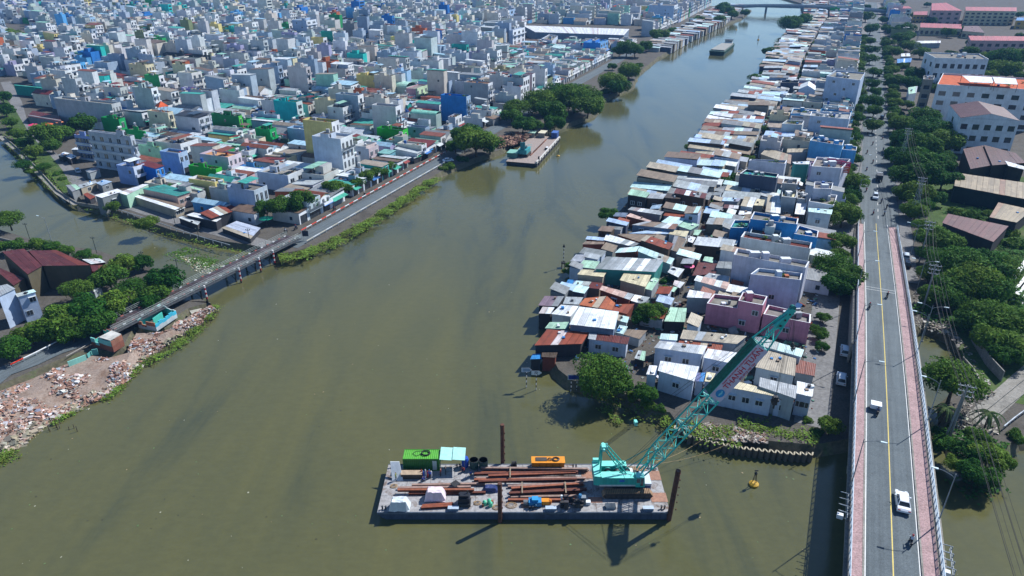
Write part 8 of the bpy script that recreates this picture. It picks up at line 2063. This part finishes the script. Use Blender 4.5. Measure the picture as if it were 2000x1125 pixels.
x, y = PX(598, 470, GZ); o = thing('road_sign', (x, y, GZ), 'dark information board on two posts at the bridge end', 'sign'); mb = MB(); mb.box(x-.9,x+.9,y-.04,y+.04,GZ+1.4,GZ+3.1,S('2a3446')); wpart(mb, 'board', M['clean'], o)
mb = MB(); mb.tube((x-.6,y,GZ-.2),(x-.6,y,GZ+1.4),.06); wpart(mb, 'post', M['steel'], o); mb = MB(); mb.tube((x+.6,y,GZ-.2),(x+.6,y,GZ+1.4),.06); wpart(mb, 'post', M['steel'], o)
# magenta signboards on the tall shade-tinted house
for i, (xx, yy, cc) in enumerate(((1250,820,'b5306a'),(1320,835,'a52a60'),(1385,850,'b5306a'),(1375,900,'c4552f'))):
    p = P3(*cp('D4', xx, yy), 12.2-.9*(i == 3)); mb = MB(); d_ = Vector((RT.x, RT.y, 0)); n_ = Vector((-RD.x, -RD.y, 0)); a = p-d_*1.6+n_*.8; mb.hexa([a, a+d_*3.1, a+d_*3.1-n_*.15, a-n_*.15, a+Vector((0,0,2)), a+d_*3.1+Vector((0,0,2)), a+d_*3.1-n_*.15+Vector((0,0,2)), a-n_*.15+Vector((0,0,2))], S(cc))
    for k in range(3): q0 = a+d_*(.3)+n_*.02+Vector((0,0,.35+k*.55)); mb.face([q0, q0+d_*(2.3-.4*(k % 2)), q0+d_*(2.3-.4*(k % 2))+Vector((0,0,.22)), q0+Vector((0,0,.22))], S('e6c9d2'))
    o = mb.build('signboard', M['clean']); tag(o, '%s signboard on the tall shade-tinted house, %s from the left' % ('orange' if i == 3 else 'magenta', ordn(i)), 'signboard')
# ------------------------------------------------------------------ second barge with crane, and the ship
def hullbox(o, P4, z0, z1, col, top, nm='hull', rake=0):
    mb = MB(); lo = [Vector((*p, z0)) for p in P4]; c = sum(lo, Vector())/4; lo = [c+(p-c)*(1-rake) for p in lo]; mb.hexa([tuple(p) for p in lo]+[(*p, z1) for p in P4], col, 0, top); return wpart(mb, nm, M['steel'], o)
q = [PX(a, b, 1.6) for a, b in ((988,315),(1049,320),(1094,270),(1040,262))]
o = thing('moored_barge', (*q[0], 0), 'rusty pink-decked barge moored at the rubble heap by the spit', 'barge'); hullbox(o, q, -.6, 1.6, S('4a4a4e'), S('a3958c'), rake=.04)
a_, b_ = Vector(q[1]), Vector(q[2]); d_ = (b_-a_).normalized(); n_ = Vector((-d_.y, d_.x)); Lb = (b_-a_).length
mb = MB(); c = (a_+b_)/2; mb.obox((c.x-n_.x*-.25, c.y+n_.y*.25), (d_.x, d_.y), (n_.x, n_.y), Lb/2, .3, 1.6, 2.5, S('d5d2cc')); wpart(mb, 'bulwark', M['steel'], o)
for i in range(9): p = a_+d_*(Lb*(i+.5)/9)-n_*.1; mb = MB(); mb.obox((p.x, p.y), (d_.x, d_.y), (n_.x, n_.y), .3, .12, .6, 2.3, (.04,.04,.04)); wpart(mb, 'fender', M['rubber'], o)
def at2(px, py, z=1.65): return PX(px, py, z)
def mini(px, py, name, lab, cat, parts, rz=0, z=1.65):
    x, y = at2(px, py, z); o = thing(name, (x, y, z), lab, cat, None, rz)
    for (nm, bx_, cc) in parts: mb = MB(); mb.box(*bx_, cc); mb.build(nm, M['clean'], o)
ang2 = atan2(d_.y, d_.x)
mini(1024, 303, 'crawler_crane', 'teal crawler crane parked on the moored barge', 'crane', [('track', (-3,3,-2.2,-1.3,0,1.1), (.05,.045,.04)), ('track', (-3,3,1.3,2.2,0,1.1), (.05,.045,.04)), ('house', (-3.2,2.2,-1.8,1.8,1.2,3.0), S('2f8f95')), ('cab', (2.25,3.4,-1.8,-.8,1.1,2.9), S('3fa5aa')), ('gantry', (-2.8,-2.4,-1,1,3.0,6.0), S('2f7f88')), ('winch', (-1,1,-1,1,3.0,3.8), S('24454f'))], ang2)
x, y = at2(1030, 300); bm = thing('crane_boom', (x, y, 4), 'lowered teal lattice boom beside the parked crane', 'crane boom')
for k in (-.5, .5):
    for h_ in (0, .9): mb = MB(); mb.tube((x+k, y, 4.2+h_), (x+k+d_.x*9-1, y+d_.y*9, 2.4+h_), .09, S('2f8f95'), 0, 5); wpart(mb, 'chord', M['clean'], bm)
mini(1003, 305, 'deck_cabin', 'green-roofed deck cabin on the moored barge corner', 'cabin', [('wall', (-2.6,2.6,-2,2,0,1.8), S('4f7f78')), ('roof', (-2.8,2.8,-2.2,2.2,1.82,2.05), S('7fb5a5'))], ang2)
mini(1084, 268, 'shipping_container', 'blue container at the far end of the moored barge', 'container', [('shell', (-2.2,2.2,-1.3,1.3,0,2.4), S('2f4f8f')), ('roof', (-2.25,2.25,-1.35,1.35,2.41,2.52), S('4a6fb0'))], ang2)
mini(1060, 266, 'deck_shelter', 'cream curved shelter near the blue container', 'shelter', [('roof', (-2.8,2.8,-1.6,1.6,1.9,2.1), S('d5d0b8')), ('wall', (-2.6,-2.3,-1.5,1.5,0,1.9), S('8a8a80')), ('wall', (2.3,2.6,-1.5,1.5,0,1.9), S('8a8a80'))], ang2)
mini(1040, 266, 'deck_shelter', 'pale green shelter left of the cream one', 'shelter', [('roof', (-2.4,2.4,-1.6,1.6,1.9,2.1), S('a5c9b5')), ('wall', (-2.2,-1.9,-1.5,1.5,0,1.9), S('8a8a80')), ('wall', (1.9,2.2,-1.5,1.5,0,1.9), S('8a8a80'))], ang2)
x0, y0 = at2(1052, 322, 0); mb = MB(); mb.tube((x0, y0-.5, -1), (x0, y0-.5, 3.6), .35, (.02,.02,.02), 0, 10); o = mb.build('spud_pile', M['dark']); tag(o, 'short black pile at the corner of the moored barge', 'pile')
mini(1068, 291, 'deck_bundle', 'black and white bundle on the moored barge deck', 'bundle', [('roll', (-1.2,1.2,-.4,.4,0,.8), S('dfe2e4')), ('base', (-1.6,-1.25,-.6,.6,0,.9), (.03,.03,.03))], ang2)
for i in range(5):
    a = Vector(at2(1042+i*5, 298-i*5)); mb = MB(); mb.obox((a.x, a.y), (d_.x, d_.y), (n_.x, n_.y), 5, .2, 1.65, 1.95, jit(S('8a5a45'), .15)); o = mb.build('steel_beam', M['steel']); tag(o, 'rusty beam on the moored barge, %s from the crane' % ORD[i], 'steel beam')
q = [PX(a, b, 3.2) for a, b in ((1385,99),(1415,101),(1435,86),(1409,85))]
o = thing('cargo_ship', (*q[0], 0), 'green-hulled river cargo barge sailing upriver with flat hold', 'ship'); hullbox(o, q, -.5, 3.2, S('2c4f45'), S('2f5a50'), rake=.08)
cq = [Vector(p) for p in q]; cc = sum(cq, Vector((0, 0)))/4; ins_ = [cc+(p-cc)*.88 for p in cq]; mb = MB(); mb.prism([tuple(p) for p in ins_], 3.2, 4.0, S('8a8d8a'), 0, S('9a9a92')); wpart(mb, 'hatch_cover', M['steel'], o)
mb = MB(); e = (cq[2]+cq[3])/2; d2 = (cq[2]-cq[1]).normalized(); n2_ = Vector((-d2.y, d2.x)); e = e+d2*3.5; mb.obox((e.x, e.y), (d2.x, d2.y), (n2_.x, n2_.y), 3.4, 4.2, .5, 3.3, S('2c4f45')); wpart(mb, 'stern', M['steel'], o)
mb = MB(); mb.obox((e.x, e.y), (d2.x, d2.y), (n2_.x, n2_.y), 2.2, 3.0, 3.3, 6.2, S('dfe4e6')); wpart(mb, 'wheelhouse', M['clean'], o); mb = MB(); mb.obox((e.x, e.y), (d2.x, d2.y), (n2_.x, n2_.y), 2.24, 3.04, 4.8, 5.6, (.03,.04,.05)); wpart(mb, 'window_band', M['glass'], o); mb = MB(); mb.obox((e.x, e.y), (d2.x, d2.y), (n2_.x, n2_.y), 2.6, 3.4, 6.21, 6.45, S('3a4a55')); wpart(mb, 'wheelhouse_roof', M['clean'], o)
mb = MB(); 
for i in range(12): t = (i+.5)/12; p = cq[1].lerp(cq[2], t)+n2_*-.05; mb.obox((p.x, p.y), (d2.x, d2.y), (n2_.x, n2_.y), .25, .15, 1.4, 3.3, S('7fae9a'))
x_ = wpart(mb, 'hull_ribs', M['steel'], o); x_['kind'] = 'stuff'
# ------------------------------------------------------------------ rubble bank
def rubble(name, lab, poly, n, cols, smin, smax, zb, seed, bump_=.7):
    r = random.Random(seed); mb = MB(); k = 0
    if isinstance(poly, list): P_ = pxl(poly, GZ); xs = [p[0] for p in P_]; ys = [p[1] for p in P_]
    while k < n:
        if isinstance(poly, tuple): q0 = rubp(r.random(), poly[0]+(poly[1]-poly[0])*r.random()); x, y = q0.x, q0.y
        else:
            x, y = r.uniform(min(xs), max(xs)), r.uniform(min(ys), max(ys))
            if not inpoly(x, y, P_): continue
        k += 1; dn = noise.noise(Vector((x*.22, y*.22, seed))); s_ = smin+(smax-smin)*r.random()**3*(1+dn); z = zb+max(0, dn)*bump_+r.uniform(-.05, .12)
        if isinstance(poly, tuple):
            z = q0.z+r.uniform(-.08, .08)
            if r.random() < .75-1.6*dn: continue
        a, t1, t2 = r.uniform(0, 6.28), r.uniform(-.5, .5), r.uniform(-.5, .5); u = Vector((cos(a), sin(a), t1))*s_; v = Vector((-sin(a), cos(a), t2))*s_*r.uniform(.35, 1); w_ = Vector((r.uniform(-.2,.2), r.uniform(-.2,.2), 1))*s_*r.uniform(.12, .7)
        c = Vector((x, y, z)); col = jit(cols[int(r.random()**1.3*len(cols)) % len(cols)], .25, r)
        mb.hexa([c-u-v, c+u-v*r.uniform(.6, 1.1), c+u+v, c-u+v*r.uniform(.6, 1.1), c-u-v+w_, c+u*.8-v+w_, c+u+v*.8+w_, c-u+v+w_], col, bottom=False)
    o = mb.build(name, M['wall']); tag(o, lab, 'rubble', None, 'stuff')
rc_ = [S('a58270'), S('9a7565'), S('b8a89c'), S('8f6c5c'), S('b59a8c'), S('cbc6c2'), S('8a6455'), S('a59a92'), S('c2a598'), S('dedede'), S('8f9aa5')]
rubble('rubble', 'brick rubble, plaster chunks and litter covering the demolished river bank', (.02, .9), 26000, rc_, .06, .42, GZ+.05, 3)
rubble('rubble', 'pale boulders along the water line of the demolished bank', (.72, 1.0), 2200, [S('a59d86'), S('bab4a4'), S('7f7a6a'), S('958c76')], .12, .5, .7, 4)
rubble('rubble', 'earth and rubbish between the sheet piles and the houses', [(1335,838),(1385,858),(1445,866),(1500,868),(1495,850),(1440,838),(1380,828)], 1600, [S('9a8f85'), S('8a6f60'), S('c9c2ba'), S('6f6458')], .1, .35, GZ+.1, 5)
rubble('rubble', 'brown rubble heap behind the moored barge', [(975,290),(1010,282),(1035,268),(1000,262),(975,270)], 700, [S('8a6a5a'), S('9a7a6a'), S('6a5548')], .3, 1.1, GZ, 6, 2)
rubble('litter', 'floating rubbish caught below the old bridge', [(340,485),(400,500),(465,515),(440,535),(380,520)], 700, [S('c9c9b5'), S('8fa58a'), S('b5a58a')], .08, .3, .02, 8, .05)
rubble('litter', 'odd junk lying in the gaps between the strip houses', [(1080,600),(1120,540),(1200,440),(1300,360),(1420,250),(1480,180),(1560,180),(1600,420),(1600,700),(1590,800),(1400,800),(1250,740),(1120,700)], 9000, [S('8a8a8a'), S('6a5a4a'), S('c9d2d6'), S('3f6a9a'), S('4a4540'), S('7a4030'), S('5f8f7a')], .12, .7, GZ, 9, .4)
rubble('litter', 'rubbish and stones under the trees right of the bridge', [(1780,560),(1830,600),(1895,690),(1945,770),(1915,800),(1960,840),(1900,870),(1850,840),(1900,760),(1905,720),(1850,655),(1790,640)], 1400, [S('8f8a80'), S('b5b0a5'), S('6a6458')], .1, .4, GZ-.1, 10)
for i, (poly, hgt, cols) in enumerate((([(272,640),(306,647),(346,620),(316,609)], 2.2, (S('b9c4c6'), S('3fb0cc'), S('a5694f'))), ([(182,676),(222,688),(243,675),(207,661)], 2.9, (S('8a5848'), S('9a6a58'), S('7fc4bd'))))):
    o = thing('ruined_house', (*PX(*poly[0], GZ), GZ), ['roofless turquoise ruined house beside the old bridge', 'broken brick house with a tilted white slab roof at the bridge foot'][i], 'ruin'); W4 = [Vector(PX(a, b, GZ)) for a, b in poly]; R.seed(90+i)
    for k in range(4):
        a, b = W4[k], W4[(k+1) % 4]; dd_ = (b-a); L = dd_.length; dd_ = dd_/L; nn_ = Vector((-dd_.y, dd_.x)); n_ = max(3, int(L/1.1))
        for j in range(n_):
            f0, f1 = j/n_, (j+1)/n_; p, q_ = a+dd_*(L*f0), a+dd_*(L*f1); h_ = hgt*R.uniform(.75, 1.0)*(.6 if k == 0 and j == 1 else 1); m_ = (p+q_)/2
            if k == 3 and i == 1: h_ *= .5
            for (z0, z1, c_) in ((0, .55*h_, cols[0]), (.55*h_, h_, cols[1] if k == 1 else cols[0] if k else cols[2])):
                mb = MB(); e_ = L/n_/2-.004; mb.obox((m_.x, m_.y), (dd_.x, dd_.y), (nn_.x, nn_.y), e_, .11, GZ+z0, GZ+z1, jit(c_, .06)); wpart(mb, 'wall_piece', M['wall'], o)
                mb = MB(); g = m_+nn_*.125; mb.obox((g.x, g.y), (dd_.x, dd_.y), (nn_.x, nn_.y), e_, .012, GZ+z0, GZ+z1, jit(S('5fc9bd'), .08)); wpart(mb, 'inner_plaster', M['wall'], o)
    mb = MB(); c0 = (W4[0]+W4[3])/2; c1_ = (W4[1]+W4[2])/2; m_ = (c0+c1_)/2; dd_ = (W4[3]-W4[0]).normalized(); mb.obox((m_.x, m_.y), (dd_.x, dd_.y), (-dd_.y, dd_.x), 1.6, .09, GZ, GZ+hgt*.8, S('4fbfb0')); wpart(mb, 'partition', M['wall'], o)
    if i == 1: mb = MB(); P_ = [Vector((*p, GZ+2.95)) for p in (W4[0].lerp(W4[1], .45), W4[1], W4[2], W4[3].lerp(W4[2], .5))]; sheet_quad(mb, P_, .16, S('c2c2bd'), ROOF); wpart(mb, 'slab', ALLM, o)
o = thing('ruined_wall', (*PX(135, 716, GZ), GZ), 'leftover low turquoise wall standing in the rubble', 'ruin')
for k, (a, b, h_) in enumerate((((135,717),(170,703),1.3), ((172,700),(180,693),1.0), ((182,694),(193,692),1.4))):
    A_, B_ = Vector(PX(*a, GZ)), Vector(PX(*b, GZ)); dd_ = (B_-A_).normalized(); m_ = (A_+B_)/2; mb = MB(); mb.obox((m_.x, m_.y), (dd_.x, dd_.y), (-dd_.y, dd_.x), (B_-A_).length/2, .1, GZ, GZ+h_, S('8fcfc0') if k == 0 else S('5fa5a0')); wpart(mb, 'wall_piece', M['wall'], o)
a, b = Vector((*PX(131, 700, GZ), GZ+.5)), Vector((*PX(163, 684, GZ), GZ+.7)); mb = MB(); mb.hexa([a, b, b+Vector((.3,.9,0)), a+Vector((.3,.9,0)), a+Vector((0,0,.12)), b+Vector((0,0,.12)), b+Vector((.3,.9,.12)), a+Vector((.3,.9,.12))], S('d5d0c9')); o = mb.build('fallen_slab', M['wall']); tag(o, 'long white slab leaning by the lower left road', 'slab')
P_ = [P3(*p, 1.9) for p in ((370,607),(393,602),(400,608),(377,616))]; o = thing('concrete_platform', tuple(P_[0]), 'tilted concrete slab on posts among the shoreline stakes', 'platform'); mb = MB(); sheet_quad(mb, P_, .2, S('b5b2a5'), ROOF); wpart(mb, 'slab', ALLM, o)
for p in P_: mb = MB(); mb.tube((p.x, p.y, -.8), (p.x, p.y, 1.75), .1, S('7a756a'), 0, 5); wpart(mb, 'post', M['steel'], o)
st = MB(); st.tube((0,0,-.8), (.06,.04,1.0), .09, (.04,.035,.025), 0, 5, r2=.06); stm = st.mesh('stake', M['bark']); R.seed(12)
sl = [Vector(PX(a, b, 0)) for a, b in ((275,722),(300,700),(335,672),(370,650),(405,628),(418,600))]
for i in range(130):
    k = R.randrange(len(sl)-1); p = sl[k].lerp(sl[k+1], R.random())+Vector((R.gauss(0, .9), R.gauss(0, .7)))
    if i > 115: p = Vector(PX(R.uniform(88, 165), 0, 0)) if False else Vector(PX(92+R.uniform(0, 60), 845-R.uniform(0, 35), 0))
    o = link('stake', stm, None, (p.x, p.y, 0), R.uniform(0, 6), (1, 1, R.uniform(.6, 1.3))); tag(o, 'dark wooden stake sticking out of the shallows beside the rubble bank', 'stake', 'stakes along the rubble bank')
rr = random.Random(3); mb = MB()
for i in range(260):
    x, y = PX(rr.uniform(0, 1650), rr.uniform(420, 1125)**1.0, 0); s_ = rr.uniform(.04, .16)
    if inpoly(x, y, landA) or inpoly(x, y, landB) or inpoly(x, y, landC): continue
    c = rr.choice([S('a5a590'), S('5f7a4a'), S('3a3a2a'), S('8a7a5a'), S('4f6a3a')]); a = rr.uniform(0, 3); mb.obox((x, y), (cos(a), sin(a)), (-sin(a), cos(a)), s_, s_*rr.uniform(.3, 1), -.02, .03, c)
o = mb.build('floating_debris', M['clean']); tag(o, 'scattered bits of weed and litter floating on the river', 'litter', None, 'stuff')
# ------------------------------------------------------------------ air
mb = MB(); mb.box(-6500, 6500, -600, 8200, -2, 83); hm, hnt, hn, hp = nmat('haze'); hn.remove(hp); pv = hn.new('ShaderNodeVolumePrincipled'); pv.inputs['Color'].default_value = (.22,.52,1,1); pv.inputs['Density'].default_value = .00011
hnt.links.new(pv.outputs[0], hn['Material Output'].inputs['Volume']); o = mb.build('haze', hm); tag(o, 'thin blue haze in the air', None, None, 'stuff')
